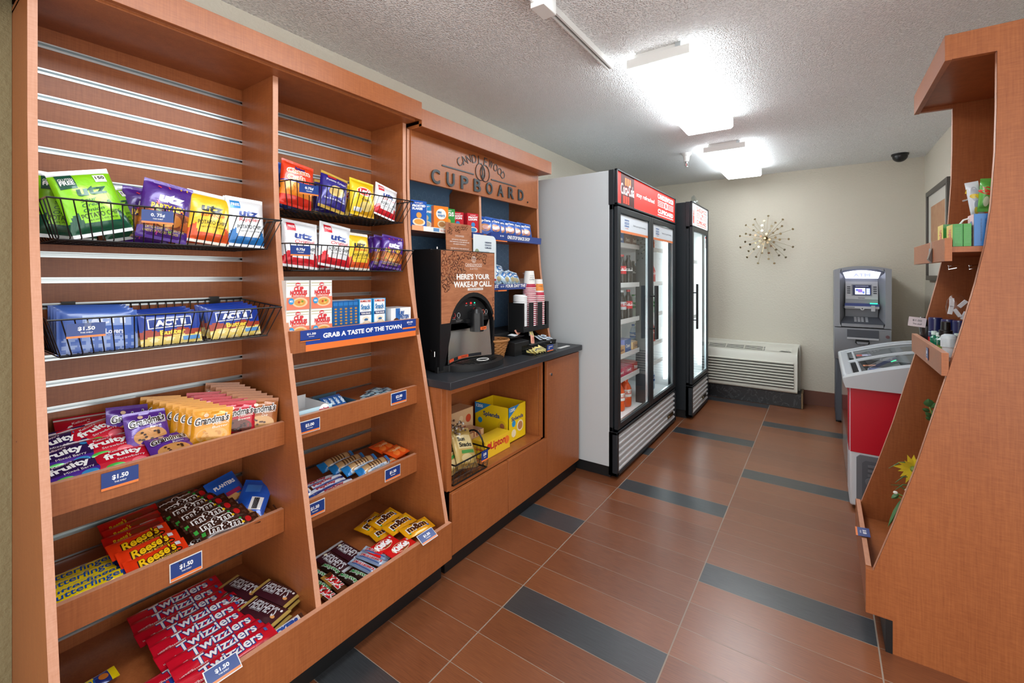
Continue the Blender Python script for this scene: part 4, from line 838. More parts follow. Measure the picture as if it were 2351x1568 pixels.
LAYS = pack('yellow_chip_bag', .125, .17, .045, lbg, [('e', 0, .3, .62, .26, '#fff3d0'), ('e', 0, .3, .55, .2, '#d8232e'), ('t', "Lay's", 0, .3, .42, .15, '#ffffff', 5, .05, .2), ('t', 'Classic', .1, -.12, .36, .07, '#4a3a14', 0, .01, .2), ('e', .1, -.5, .5, .26, '#f1d681'), ('r', -.5, -.72, .3, .1, '#e8eef6')], k=8, nx=30, ny=38)
bluem = lambda u, v: '#1c3f96'
PLAIN = pack('blue_bag', .12, .18, .04, '#15439c', [], k=9)
def abg(u, v): return '#153a9a' if v > -.02+.08*math.sin(u*6) else ('#a8402c' if v > -.36+.06*math.sin(u*8) else ('#e9cf6a' if (math.sin(u*13)+math.cos(v*17)) > -.4 else '#f4e6a8'))
dots = [('e', -.62+.13*i, s_, .022, .03, '#f7f3d8') for i in range(10) for s_ in (.70, .16)]
ACT = pack('popcorn_pack', .162, .105, .022, abg, [('r', -.03, .43, .72, .30, '#f4f6fa'), ('r', -.03, .43, .68, .25, '#17398e'), ('t', 'ACT II', -.03, .43, .5, .19, '#ffffff', 0, .07), ('t', 'Butter', 0, -.16, .42, .15, '#f5d94a', 0, .04), ('r', .62, -.62, .3, .12, '#5a9ad6')]+dots, m='gloss_print', ax='x', seal=.006, cr=.0006, nx=40, ny=24)
def abg2(u, v): return '#3d62b4' if v > -.2+.1*math.sin(u*9) else ('#8fa6d8' if (math.sin(u*15)+math.cos(v*19)) > 0 else '#4a6cba')
ACT2 = pack('popcorn_pack_lovers', .175, .125, .024, abg2, [('r', .2, .5, .62, .26, '#90a8dc'), ('t', 'ACT II', .2, .5, .46, .17, '#d6e0f6', 0, .07), ('t', "Butter Lovers", .1, -.02, .5, .12, '#dfe6f6', 0, .03), ('t', 'NATURALLY & ARTIFICIALLY FLAVORED', .1, -.2, .5, .04, '#c3cfee', 0, 0)], m='gloss_print', ax='x', seal=.006, cr=.0006, nx=40, ny=24)
def fruity(key, c, c2, sub, blob):
    def bg(u, v): return '#e9dfe6' if .84 < v < .88 else (c if v > -.35 else c2)
    return pack(key, .135, .105, .022, bg, [('t', 'Kellogg\'s', -.2, .42, .3, .10, '#f3d7da', 10, .02, .2), ('t', 'fruity', -.05, .08, .62, .26, '#ffffff', 8, .04), ('t', sub, .15, -.28, .45, .09, '#f5e8ee', 6, 0), ('e', -.35, -.65, .3, .16, '#3fae3c'), ('e', .4, -.6, .26, .2, blob), ('e', .62, .5, .12, .1, blob)], k=len(key))
FRR = fruity('fruity_red_pouch', '#c8142e', '#d82a3e', 'Strawberry', '#ee6f7c'); FRP = fruity('fruity_purple_pouch', '#2d1550', '#4b2494', 'Mixed Berry', '#2a8ac8')
def cookie(key, c, sub, ck, chip_c):
    r_ = random.Random(len(key)); its = [('e', .05, -.42, .78, .44, ck)]+[('e', r_.uniform(-.5, .6), r_.uniform(-.7, -.15), .07, .05, chip_c) for _ in range(12)]
    return pack(key, .105, .115, .02, c, its+[('t', "Grandma's", 0, .4, .88, .22, '#ffffff', 8, .09, .2), ('t', "Grandma's", 0, .4, .84, .20, '#2c1a12', 8, .03, .2), ('t', sub, .45, .12, .4, .14, '#f4ece0', 8, 0, .2), ('e', -.3, .62, .12, .10, '#e8c4a4')], k=len(sub))
GP = cookie('cookie_purple', '#5b2f92', 'Oatmeal\nRaisin', '#c98e52', '#3a2016'); GY = cookie('cookie_yellow', '#e0981c', 'Peanut\nButter', '#dba55a', '#c88b42'); GR_ = cookie('cookie_red', '#c01830', 'Chocolate\nBrownie', '#6a3a30', '#3a1c18'); GB = cookie('cookie_brown', '#a4602c', 'Chocolate\nChip', '#c99b66', '#4a2614')
def bar(key, w, h, c, items, T=.016, m='foil_print', seal=.010, cr=.0007, ny=8): return pack(key, w, h, T, c, items, m=m, ax='x', seal=seal, cr=cr, nx=26, ny=ny, k=len(key))
def bfb(u, v): return '#f0d414' if u < .55 else ('#1f2f78' if u < .85 else '#f0d414')
BF = bar('peanut_bar_yellow', .205, .042, bfb, [('t', 'butterfinger', -.12, -.05, .74, .58, '#1b4fa0', 0, .015, .1), ('e', .72, 0, .10, .5, '#c4712c'), ('t', 'NET WT 1.9 OZ', -.1, .72, .2, .12, '#1b4fa0', 0, 0)])
REE = bar('peanut_cup_pack', .145, .058, '#ee3a12', [('e', .18, -.28, .62, .5, '#3a1c0c'), ('t', "Reese's", 0, .02, .66, .55, '#3a1c0c', 10, .09, .2), ('t', "Reese's", 0, .03, .62, .5, '#f6c416', 10, .03, .2), ('t', '2 PEANUT BUTTER CUPS', .1, -.62, .5, .10, '#f6c416', 8, 0), ('r', .72, .45, .09, .22, '#dfe4ea')], T=.018)
REEB = bar('peanut_cup_pack_back', .145, .058, '#b81810', [('t', "Reese's", -.45, .0, .28, .3, '#d8a41a', 10, .03, .2), ('r', .35, .2, .5, .3, '#8a2a20'), ('r', .5, -.4, .4, .2, '#d5c6c0'), ('e', .1, .1, .3, .3, '#7a3418')], T=.018)
def mmd(u, v): return '#3a1f16' if (math.sin(u*20)+math.cos(v*7)) > -.9 else '#57362a'
MMD = bar('dark_candy_bag', .165, .050, mmd, [('t', 'm&m', -.15, -.05, .56, .62, '#ffffff', 0, .12), ('t', 'm&m', -.15, -.05, .52, .54, '#3a1f16', 0, .02), ('e', .62, .0, .11, .5, '#cf1f22'), ('e', .42, -.35, .05, .18, '#f2c81c'), ('e', .36, .4, .05, .18, '#3aa84a'), ('r', -.88, -.3, .06, .3, '#3ea844')], T=.016)
MMY = bar('yellow_candy_bag', .14, .075, '#f3ac12', [('t', 'm&m', -.05, .0, .72, .52, '#ffffff', 0, .14), ('t', 'm&m', -.05, .0, .66, .44, '#4a2412', 0, .05), ('t', "PEANUT", 0, .62, .3, .12, '#4a2412', 0, .02), ('e', .66, .3, .16, .26, '#f7d92e'), ('e', .62, -.5, .07, .12, '#2f78d0'), ('e', -.7, -.6, .06, .1, '#4fae3c')], T=.018)
PLT = pack('nut_bag', .10, .15, .025, lambda u, v: '#1f58b8' if v > -.2 or v < -.75 else '#c08a52', [('t', 'PLANTERS', 0, .5, .7, .1, '#f3f4fa', 0, .04), ('e', -.1, -.3, .5, .25, '#d6a468'), ('e', .3, -.5, .3, .15, '#c48a4a'), ('r', .2, -.02, .5, .10, '#a02a5a')], k=3)
PLTB = pack('nut_bag_back', .095, .15, .02, '#1c56c0', [('r', .3, -.25, .4, .3, '#f4f4f6'), ('r', -.2, .5, .5, .2, '#3f7ad0')]+[('r', .12+.06*i, -.25, .025, .26, '#1a1a1e') for i in range(6)], k=5)
TWZ = bar('licorice_pack', .245, .060, lambda u, v: '#d3122c' if abs(v) < .8 else '#b30d24', [('t', 'Twizzlers', .05, .0, .66, .58, '#1c3f8c', 0, .06), ('t', 'Twizzlers', .042, .04, .64, .54, '#f4f6fa', 0, .02), ('r', -.05, -.78, .5, .05, '#ef6a74'), ('t', 'STRAWBERRY', -.55, -.62, .16, .1, '#ffffff', 0, 0), ('t', "HERSHEY'S", -.8, -.5, .12, .1, '#f6d6da', 0, .02), ('r', .84, .4, .035, .22, '#3a6bb8')], T=.018, seal=.014, cr=.0012)
def hb(u, v): return ('#b79a52' if key_h == 'almond' else '#c9ccd2') if abs(u) > .86 else '#3a1620'
key_h = 'almond'; HAL = bar('almond_chocolate_bar', .155, .070, hb, [('t', "HERSHEY'S", -.05, .12, .66, .5, '#cfd4dc', 0, .02), ('t', 'MILK CHOCOLATE', -.3, -.42, .28, .1, '#cfd4dc', 0, 0), ('e', .62, -.35, .10, .16, '#d89a5c'), ('e', .72, .45, .05, .12, '#f2f2f2')], T=.014, m='gloss_print')
key_h = 'plain'; HPL = bar('chocolate_bar', .150, .064, hb, [('t', "HERSHEY'S", .05, .08, .68, .55, '#d5d8de', 0, .02), ('t', 'MILK CHOCOLATE', -.2, -.5, .3, .1, '#d5d8de', 0, 0), ('e', -.68, .1, .07, .22, '#efe8c8')], T=.013, m='gloss_print')
SNK = bar('nougat_bar', .150, .036, lambda u, v: '#f4f4f6' if abs(u) < .82 else '#4a2a1c', [('t', 'SNICKERS', 0, 0, .72, .58, '#1b4fa8', 0, .09, .2), ('r', -.78, 0, .06, .9, '#c8202c')], T=.016)
CRN = bar('crunch_bar', .20, .052, lambda u, v: '#f1f1f4' if u < .1 and u > -.9 else ('#1c46ac' if u < .3 else ('#4a2416' if u < .93 else '#1c3fa0')), [('t', 'CRUNCH', -.30, .0, .50, .55, '#c8202c', 0, .08), ('t', '100%\nReal', .60, 0, .22, .62, '#eadfc2', 4, .02, .2)], T=.014)
MWY = bar('nougat_green_bar', .115, .034, lambda u, v: '#22140e', [('t', 'MilkyWay', 0, .05, .78, .6, '#f2f4ee', 3, .12, .1), ('t', 'MilkyWay', 0, .05, .76, .54, '#1e8a3e', 3, .04, .1), ('r', .82, -.3, .08, .35, '#4fbf3c')], T=.016)
TMK = bar('silver_nougat_bar', .120, .036, lambda u, v: '#aebfd6' if v > -.3 else '#7f93b4', [('t', '3Musketeers', 0, .1, .80, .45, '#f4f5f8', 5, .13, .15), ('t', '3Musketeers', 0, .1, .78, .40, '#c0283a', 5, .03, .15), ('r', 0, -.55, .7, .1, '#3a5a9c')], T=.017)
TWX = bar('caramel_cookie_bar', .135, .040, lambda u, v: '#5b3016' if u < .1 or v < .2 else '#b98a3c', [('t', 'TWIX', .15, 0, .58, .74, '#ffffff', 0, .16, .1), ('t', 'TWIX', .15, 0, .56, .66, '#d81e28', 0, .05, .1)], T=.016)
KK = bar('wafer_bar', .125, .070, '#dc1418', [('e', -.02, .05, .66, .7, '#f5dfb4'), ('e', -.02, .05, .62, .62, '#d21216'), ('t', 'KitKat', -.02, .08, .60, .42, '#ffffff', 4, .07, .1), ('r', .1, -.45, .3, .1, '#8a4a22', 8), ('r', .76, .5, .08, .14, '#f4d8d8')], T=.012, m='gloss_print')
OREO = bar('cookie_tube', .17, .048, lambda u, v: '#1c7cc4' if abs(u) > .7 else ('#b89468' if math.sin(u*44) > -.3 else '#5a3a20'), [('r', 0, -.75, .75, .2, '#d8e6f2'), ('t', 'VANILLA CREME', 0, -.75, .4, .12, '#1c5ca4', 0, 0)], T=.045, seal=.012)
CRK = pack('cracker_pack', .095, .085, .020, lambda u, v: '#e8561c', [('e', -.4, .35, .36, .34, '#f0843a'), ('e', .42, .35, .36, .34, '#f0843a'), ('e', -.4, -.4, .36, .34, '#ee7c30'), ('e', .42, -.4, .36, .34, '#ee7c30'), ('t', 'CHEESE', 0, .0, .5, .14, '#fbd9a0', 0, .03)], k=4)
GUM = pack('gum_pack', .085, .030, .012, lambda u, v: '#bcd3dc' if math.sin(u*8+v*3) > 0 else '#7fa6b6', [('t', 'ICE MINT', 0, 0, .6, .4, '#1d4c6a', 0, .03)], ax='x', seal=.004, m='foil_print')
GUMB = pack('blue_gum_pack', .075, .024, .014, '#2b62a8', [('t', 'MINT', 0, 0, .5, .5, '#e8f2fa', 0, .04)], ax='x', seal=.004, m='gloss_print')
BARW = bar('wafer_stick', .17, .028, lambda u, v: '#e6e8f2' if abs(v) < .45 else '#27357e', [('t', 'PayDay', 0, 0, .5, .5, '#b03a4a', 0, .06)], T=.016)
POP = pack('pastry_pack', .115, .125, .028, lambda u, v: '#2a62c0' if v > -.1 else '#2452a8', [('e', .1, -.32, .62, .4, '#c98a5a'), ('e', .15, -.32, .45, .26, '#dba9a0'), ('t', 'Pop-Tarts', 0, .42, .72, .2, '#ffffff', 6, .07, .15)], k=6)
SNKB = pack('small_snack_bag', .085, .10, .03, lambda u, v: '#9cc0dc' if math.sin(u*9+v*5) > 0 else '#dde8f0', [('r', 0, .3, .6, .3, '#3a7cc0', 12), ('t', 'snack', 0, .3, .4, .15, '#ffffff', 12, .05), ('e', 0, -.4, .5, .3, '#c9b47a')], k=2)
# ---- cartons
ndl = []
CUPN = carton('noodle_box', .084, .103, .072, '#f4f2ee', [('r', 0, .82, .96, .03, '#b9b48a'), ('r', 0, .64, .96, .02, '#c9c49c'), ('e', 0, .72, .22, .14, '#d0202e'), ('t', 'nissin', 0, .72, .16, .07, '#ffffff', 0, .03), ('t', 'CUP', .05, .42, .42, .16, '#d42a34', 0, .05), ('t', 'NOODLES', .05, .16, .74, .16, '#d42a34', 0, .05), ('r', .05, -.06, .62, .07, '#e8603c'), ('t', 'CHICKEN FLAVOR', .05, -.06, .5, .045, '#ffffff', 0, .01), ('r', 0, -.58, 1, .42, '#ef8264'), ('e', .15, -.52, .68, .34, '#f2c9a0'), ('e', .15, -.52, .5, .24, '#dfa04c'), ('e', .05, -.5, .10, .08, '#c4452a'), ('e', .35, -.45, .1, .07, '#7a9a3a'), ('e', .25, -.6, .12, .06, '#e9c46a'), ('e', -.62, -.42, .24, .22, '#2a9ad4'), ('t', 'MSG', -.62, -.42, .14, .07, '#ffffff', 0, .02)], side='#e9e6e0', top='#f4f2ee')
BUMS = carton('tuna_box_side', .0215, .125, .085, '#1f5c9c', [('r', 0, .8, .9, .1, '#2a78bc')]+[('e', .05, .5-.18*i, .5, .06, '#b98a4a') for i in range(6)], side='#2f93d0', top='#e8eef4')
BUMF = carton('tuna_box', .063, .128, .03, '#2a9ad8', [('r', 0, .52, .86, .44, '#f3f5f7'), ('r', 0, -.45, .86, .52, '#f3f5f7'), ('t', 'BUMBLE BEE', 0, .86, .8, .07, '#c8463a', 0, .03), ('t', 'Snack', 0, .5, .72, .16, '#1f7ab8', 0, .03), ('t', 'ON THE RUN!', 0, .3, .5, .04, '#4a5a6a', 0, 0), ('r', 0, .08, .88, .10, '#1c2f6c'), ('t', 'TUNA SALAD', 0, .08, .72, .055, '#ffffff', 0, .03), ('e', 0, -.24, .5, .12, '#e9dfc8'), ('e', .05, -.32, .3, .08, '#3a6a9c'), ('e', .1, -.68, .7, .3, '#e6d3b4'), ('e', .1, -.66, .5, .2, '#efe4cc')], side='#2a9ad8', top='#f0f0f0')
PURE = carton('protein_bar_box', .112, .082, .09, '#f2f3f4', [('r', -.12, .3, .62, .65, '#f2f3f4'), ('r', -.33, .25, .22, .7, '#2a6ab4'), ('t', 'PURE', -.02, .42, .3, .22, '#2458a0', 0, .06, .2), ('t', 'PROTEIN', .32, .0, .46, .22, '#3a62a4', 0, .06, .2), ('r', .3, -.42, .36, .14, '#5a2420'), ('e', -.5, -.45, .3, .4, '#4a2a20')], side='#e6e8ea', top='#e6e8ec')
def cereal(key, c, tx, tc, sp, w=.085, h=.125, d=.035): return carton(key, w, h, d, c, [('t', "Kellogg's", 0, .82, .5, .06, '#f4e4e4', 4, .03, .2), ('t', tx, 0, .5, .84, .2, tc, 3, .06), ('e', 0, -.62, .8, .3, '#f0e2c8'), ('e', 0, -.6, .6, .2, sp), ('e', 0, -.1, .34, .22, sp)], side=c, top=c)
CR1 = cereal('blue_cereal_box', '#1d57b4', 'FROSTED\nFLAKES', '#ffffff', '#e8a24a', .092, .128); CR2 = cereal('light_blue_cereal_box', '#1c94d4', 'RICE\nKRISPIES', '#ffffff', '#d8c49a'); CR3 = carton('orange_cereal_box', .088, .12, .06, '#ee8426', [('e', 0, .32, .7, .46, '#f4f2ea'), ('t', 'MINI\nWHEATS', 0, .32, .5, .24, '#2a7ab8', 0, .04), ('e', .1, -.55, .62, .34, '#d9c8a4'), ('e', .1, -.55, .45, .22, '#a87848')], side='#d8641e', top='#7ac23c')
CR4 = cereal('green_cereal_box', '#2f9e44', 'APPLE\nJACKS', '#ffffff', '#e8b04a'); CR5 = cereal('red_cereal_box', '#c81e2c', 'FROOT\nLOOPS', '#ffffff', '#3a8ac8', .078, .115, .04)
# ------------------------------------------------------------------ stock the baskets
G = 'chip bags in the wire baskets'; BAG = 'snack bag'
def bag(mesh, nmz, lab, u, v, x, lean=12, roll=0, yaw=0, s=1, grp=G, cat=BAG): 
    q = P(u, v, x=x); fl = 1.412 if u < 630 else (1.560 if v < 520 else 1.340); ln = lean*.8; s *= .95
    w_ = max(t.co.x for t in mesh.vertices)*2*s; h_ = max(t.co.y for t in mesh.vertices)*2*s
    z = fl+.5*(h_*math.cos(R(roll))*math.cos(R(ln))+w_*abs(math.sin(R(roll)))); xm = .356-math.sin(R(ln))*h_/2
    return put(mesh, nmz, lab, cat, (min(q.x, xm-(.365-q.x)*.0 if x > .33 else min(q.x, xm-.04)), q.y, z), ln, roll, yaw, grp, s=s)
bag(SOUR, 'potato_chip_bag', 'big lime green sour cream chip bag at the front left of the left bay', 213, 482, .355, 16, 16)
bag(SOUR, 'potato_chip_bag', 'lime green chip bag half hidden behind the big green one', 152, 500, .265, 14, -4)
bag(SOUR, 'potato_chip_bag', 'dark green chip bag lying low, right of the big green bag', 270, 512, .25, 20, 14, 12, .9)
bag(PARTY, 'party_mix_bag', 'purple party mix bag right behind the blue price card of the left basket', 382, 505, .345, 14, -10)
bag(PARTY, 'party_mix_bag', 'purple party mix bag leaning behind and left of the front purple bag', 335, 505, .25, 10, -4, 0, .95)
bag(BBQ, 'barbeque_chip_bag', 'yellow and orange chip bag, front one in the left basket', 484, 519, .355, 16, -7)
bag(BBQ, 'barbeque_chip_bag', 'yellow chip bag behind the front yellow one in the left basket', 455, 502, .25, 8, -3)
bag(RIPPLE, 'rippled_chip_bag', 'white and blue chip bag at the right front of the left basket', 566, 522, .35, 14, -3)
bag(RIPPLE, 'rippled_chip_bag', 'white and blue chip bag, middle of the three in the left basket', 552, 503, .285, 10, -6)
bag(RIPPLE, 'rippled_chip_bag', 'white and blue chip bag at the back of the three in the left basket', 535, 497, .215, 6, -2)
PG = 'popcorn packs in the lower left basket'
for i in range(4):
    w_ = ('front', 'second', 'third', 'rearmost')[i]; dx = -.033*i; dz = .004*i
    for (mesh, u, v, ro, nmm, cl, x_) in ((ACT2, 235, 772, -2, 'left', 'pale blue butter lovers', .352), (ACT, 402, 766, 2, 'middle', 'blue and yellow butter', .362), (ACT, 549, 748, 2, 'right', 'blue and yellow butter', .362)):
        q = P(u, v, x=x_); put(mesh, 'popcorn_pack', f'{cl} popcorn pack, {w_} of four in the {nmm} stack of the basket', 'popcorn pack', q+Vector((dx-.030, 0, dz+.010)), 14, ro, 0, PG, s=.95)
bag(CURL, 'cheese_curl_bag', 'orange red cheese curl bag at the left of the topmost right basket', 682, 438, .345, 12, -9)
bag(PLAIN, 'blue_snack_bag', 'plain blue bag squeezed behind the orange cheese curl bag', 657, 455, .27, 10, -14)
bag(DARKP, 'potato_crisp_bag', 'purple and gold crisp bag in the topmost right basket', 768, 458, .345, 18, -14)
bag(DARKP, 'potato_crisp_bag', 'purple crisp bag behind the front purple and gold one', 748, 446, .25, 8, -6, 0, .9)
bag(LAYS, 'yellow_chip_bag', 'yellow classic chip bag at the front of the topmost right basket', 834, 467, .35, 14, -7)
bag(LAYS, 'yellow_chip_bag', 'yellow chip bag leaning behind the purple and gold bag', 806, 452, .25, 10, 20, 0, .9)
bag(ORIG, 'original_chip_bag', 'white and red chip bag at the right end of the topmost right basket', 884, 478, .335, 16, -16, 0, .86)
bag(ORIG, 'original_chip_bag', 'large white and red chip bag under the price card of the second right basket', 692, 571, .35, 14, -6, 0, 1.0)
bag(ORIG, 'original_chip_bag', 'white and red chip bag standing tall in the middle of the second right basket', 774, 573, .355, 14, -9, 0, 1.0)
bag(ORIG, 'original_chip_bag', 'white and red chip bag tucked between the two front ones', 735, 582, .27, 10, 2, 0, .85)
bag(BBQ, 'barbeque_chip_bag', 'yellow and orange chip bag, front one in the second right basket', 822, 586, .35, 12, -3, 0, .92)
bag(BBQ, 'barbeque_chip_bag', 'pale topped chip bag behind the yellow bag in the second right basket', 815, 575, .25, 8, -3, 0, .9)
for i, (u, v, x, ro) in enumerate(((903, 597, .355, -10), (886, 592, .32, -9), (872, 588, .28, -5), (857, 588, .24, -3))):
    bag(PARTY, 'party_mix_bag', f'purple party mix bag, {("frontmost", "second from front", "third from front", "rearmost")[i]} at the right end of the second right basket', u, v, x, 12, ro, -18, .85)
# ------------------------------------------------------------------ banner shelf
zs_ = 1.0945
def yv(u, x=.42): return P(u, 700, x=x).y
for r_ in range(2):
    for c_ in range(2):
        y = (yv((656, 712)[c_])+yv((710, 763)[c_]))/2
        put(CUPN, 'noodle_box', f'white and red noodle box, {("bottom", "top")[r_]} row, {("left", "right")[c_]} of the stack on the banner shelf', 'noodle box', (.385, y, zs_+.052+.1035*r_), 0, 0, 0, 'noodle boxes')
        put(CUPN, 'noodle_box', f'noodle box behind the {("bottom", "top")[r_]} {("left", "right")[c_]} one', 'noodle box', (.295, y+.002, zs_+.052+.1035*r_), 0, 0, 0, 'noodle boxes')
ya_, yb_ = yv(765), yv(823)
for i in range(5):
    put(BUMS, 'tuna_snack_box', f'blue tuna snack box standing spine out, {("first", "second", "third", "fourth", "fifth")[i]} from the noodle boxes', 'food box', (.375, ya_+(yb_-ya_)*(i+.5)/5, zs_+.0635), 0, 0, 0, 'tuna snack boxes')
for i in range(2): put(BUMF, 'tuna_snack_box', f'blue and white tuna snack box facing front, {("left", "right")[i]} of the two', 'food box', (.40, (yv(841), yv(873))[i], zs_+.065), 0, 0, 0, 'tuna snack boxes')
put(PURE, 'protein_bar_box', 'white protein bar box at the right end of the banner shelf', 'food box', (.38, yv(919), zs_+.042), 0, 0, 0)
# ------------------------------------------------------------------ shelf A : cookies
za = .785
def row(mesh, name, labf, cat, grp, pts, **kw):
    for i, (x, y, z, lean, roll, yaw) in enumerate(pts): put(mesh, name, labf(i), cat, (x, y, z), lean, roll, yaw, grp, **kw)
od = ['first', 'second', 'third', 'fourth', 'fifth', 'sixth', 'seventh', 'eighth', 'ninth', 'tenth', 'eleventh']
row(FRP, 'fruit_snack_pouch', lambda i: f'dark purple fruit snack pouch, {od[i]} from the shelf lip, at the far left', 'fruit snack', 'fruit snack pouches', [(.355, .297, .812, 66, 4, 3), (.305, .292, .838, 60, 2, 0), (.250, .290, .858, 58, 3, 2)])
row(FRR, 'fruit_snack_pouch', lambda i: f'red fruit snack pouch, {od[i]} from the shelf lip, left of the purple cookies', 'fruit snack', 'fruit snack pouches', [(.352, .405, .812, 66, -10, 6), (.300, .385, .838, 64, -6, 4), (.235, .372, .866, 62, 10, 8), (.175, .365, .868, 50, -4, 4)])
row(GP, 'cookie_pack', lambda i: 'purple cookie pack '+('leaning upright beside the red pouches', 'lying flat in front against the shelf lip', 'standing behind the upright purple one')[i], 'cookie pack', 'cookie packs', [(.300, .470, .862, 34, -4, 6), (.372, .505, .815, 66, -4, 4), (.225, .445, .868, 24, -8, 10)])
row(GY, 'cookie_pack', lambda i: f'yellow peanut butter cookie pack, {od[i]} from the front of the yellow row', 'cookie pack', 'cookie packs', [(.388-.026*i, .607-.009*i, .848+.0025*i, 14, -4, -24) for i in range(9)])
row(GR_, 'cookie_pack', lambda i: f'red brownie cookie pack, {od[i]} from the front, between the yellow and brown rows', 'cookie pack', 'cookie packs', [(.375-.042*i, .685-.008*i, .848+.003*i, 14, -5, -18) for i in range(5)])
row(GB, 'cookie_pack', lambda i: f'brown chocolate chip cookie pack, {od[i]} from the front of the brown row', 'cookie pack', 'cookie packs', [(.388-.032*i, .752-.004*i, .845+.004*i, 14, -7, -18) for i in range(8)])
# ------------------------------------------------------------------ shelf B : candy
row(BF, 'candy_bar', lambda i: f'yellow wrapped peanut bar, {od[i]} from the lip, at the left end of the candy shelf', 'candy bar', 'yellow peanut bars', [(.385-.036*i, .335, .500+.008*(i == 0)+.002*i, 74, 1, 0) for i in range(4)])
row(REE, 'peanut_cup_pack', lambda i: f'orange peanut butter cup pack, {od[i]} from the shelf lip', 'candy pack', 'orange peanut cup packs', [(.392, .468, .516, 66, 2, 0), (.352, .462, .530, 66, 2, 0), (.308, .452, .542, 66, 4, 0)])
row(REEB, 'peanut_cup_pack', lambda i: f'red peanut cup pack turned back side up, {od[i]} from the wall in the pile', 'candy pack', 'orange peanut cup packs', [(.185, .462, .556, 60, 4, 0), (.228, .462, .552, 64, 4, 0), (.268, .452, .546, 64, 2, 0)])
row(MMD, 'chocolate_candy_bag', lambda i: f'dark brown chocolate candy bag, {od[i]} from the lip in the stack', 'candy bag', 'dark chocolate candy bags', [(.398, .655, .522, 68, -8, 0), (.362, .640, .534, 66, 6, 0), (.325, .628, .545, 64, 8, 0), (.285, .618, .552, 62, 8, 0), (.245, .608, .558, 62, 6, 0), (.205, .600, .562, 60, 10, 0), (.170, .596, .560, 58, 6, 0), (.385, .575, .502, 80, 20, 0)])
put(PLT, 'nut_bag', 'blue nut bag with brown nuts pictured, beside the dark candy bags', 'nut bag', (.33, .722, .512), 68, 10, 0, 'blue nut bags'); put(PLTB, 'nut_bag', 'blue nut bag showing its white barcode, at the right end', 'nut bag', (.315, .765, .535), 58, -18, -24, 'blue nut bags'); put(PLT, 'nut_bag', 'blue nut bag crumpled behind the other two', 'nut bag', (.24, .72, .55), 48, 12, 0, 'blue nut bags')
# ------------------------------------------------------------------ left deck
zd = .216
row(TWZ, 'licorice_pack', lambda i: f'red licorice pack, {od[i]} from the front board', 'candy pack', 'red licorice packs', [(.582-.046*i, .578+.006*(i % 3)-.002*i, .246+.001*i, 80, [1, -1, 0, 2, -1, 0, 1, -2, 0][i], 0) for i in range(9)])
for i, (x, y) in enumerate(((.60, .56), (.575, .52), (.52, .55))): put(TWZ, 'licorice_pack', f'red licorice pack lying under the front packs, {od[i]} layer', 'candy pack', (x-.03, y-.012*i, .226+.003*i), 90, 4*i-6, 0, 'red licorice packs')
HG = 'almond chocolate bars'
for i, (x, y, z, nm_) in enumerate(((.330, .728, .252, 'back right'), (.452, .776, .258, 'front right'), (.375, .675, .247, 'back left'), (.490, .716, .252, 'front left'))):
    put(HAL, 'almond_chocolate_bar', f'dark chocolate bar with almond and gold foil ends, {nm_} of the four piles', 'chocolate bar', (x, y, z), 86, -76, 0, HG)
    put(HAL, 'almond_chocolate_bar', f'chocolate bar with gold foil lying under the {nm_} one', 'chocolate bar', (x+.008, y-.004, z-.016), 88, -73, 0, HG)
put(SNK, 'nougat_bar', 'white wrapped nougat bar with blue letters against the front board', 'candy bar', (.595, .715, .230), 66, 2, 0)
for i in range(2): put(CRN, 'crunch_bar', f'white, blue and brown crunch bar, {("front", "back")[i]} one beside the price card', 'candy bar', (.585-.052*i, .445-.012*i, .232), 82, 1, 0, 'crunch bars')
q = P(232, 1556, z=.235); put(BF, 'candy_bar', 'single yellow and blue peanut bar at the bottom left corner of the deck', 'candy bar', (q.x+.01, q.y-.07, .232), 82, 4, 0)
# ------------------------------------------------------------------ shelf C : mints and gum
T = thing('mint_display_tray', 'open white cardboard tray of mint rolls at the left of the gum shelf', 'tray', (.33, .93, .784))
b = MB(); x0_, x1_, y0_, y1_ = .24, .425, .842, 1.00
b.box(x0_, x1_, y0_, y1_, .785, .787, 'paper_print', '#e6e8ea'); b.box(x0_, x1_, y0_, y0_+.002, .787, .835, 'paper_print', '#eef0f2'); b.box(x0_, x1_, y1_-.002, y1_, .787, .83, 'paper_print', '#eef0f2'); b.box(x0_, x0_+.002, y0_, y1_, .787, .842, 'paper_print', '#f2f4f6'); b.box(x1_-.002, x1_, y0_, y1_, .787, .836, 'paper_print', '#bfe3f2')
b.text('mentos', (x1_+.0008, .895, .812), *FX, .08, .018, 'paper_print', '#1c4c9c', .06); b.text('mint', (x1_+.0008, .965, .822), *FX, .04, .016, 'paper_print', '#c03a5a', .05); b.cyl((x1_+.0002, .965, .822), (x1_+.0006, .965, .822), .02, 'paper_print', '#ffffff', n=20)
obj('tray', b, T)
row(GUMB, 'mint_roll', lambda i: f'blue mint roll, {od[i]} from the left in the dark box', 'mints', 'blue mint rolls', [(.33, 1.035+.022*i, .808, 60, 90, 0) for i in range(4)])
tag(obj('gum_box', MB().box(.26, .40, 1.015, 1.125, .7845, .787, 'paper_print', '#8fb0c4').box(.26, .40, 1.015, 1.017, .787, .815, 'paper_print', '#38586c').box(.26, .40, 1.123, 1.125, .787, .815, 'paper_print', '#38586c').box(.26, .262, 1.017, 1.123, .787, .83, 'paper_print', '#4a6474').box(.398, .40, 1.017, 1.123, .787, .805, 'paper_print', '#2a6aa8')), 'small blue open box holding mint rolls beside the white tray', 'box')
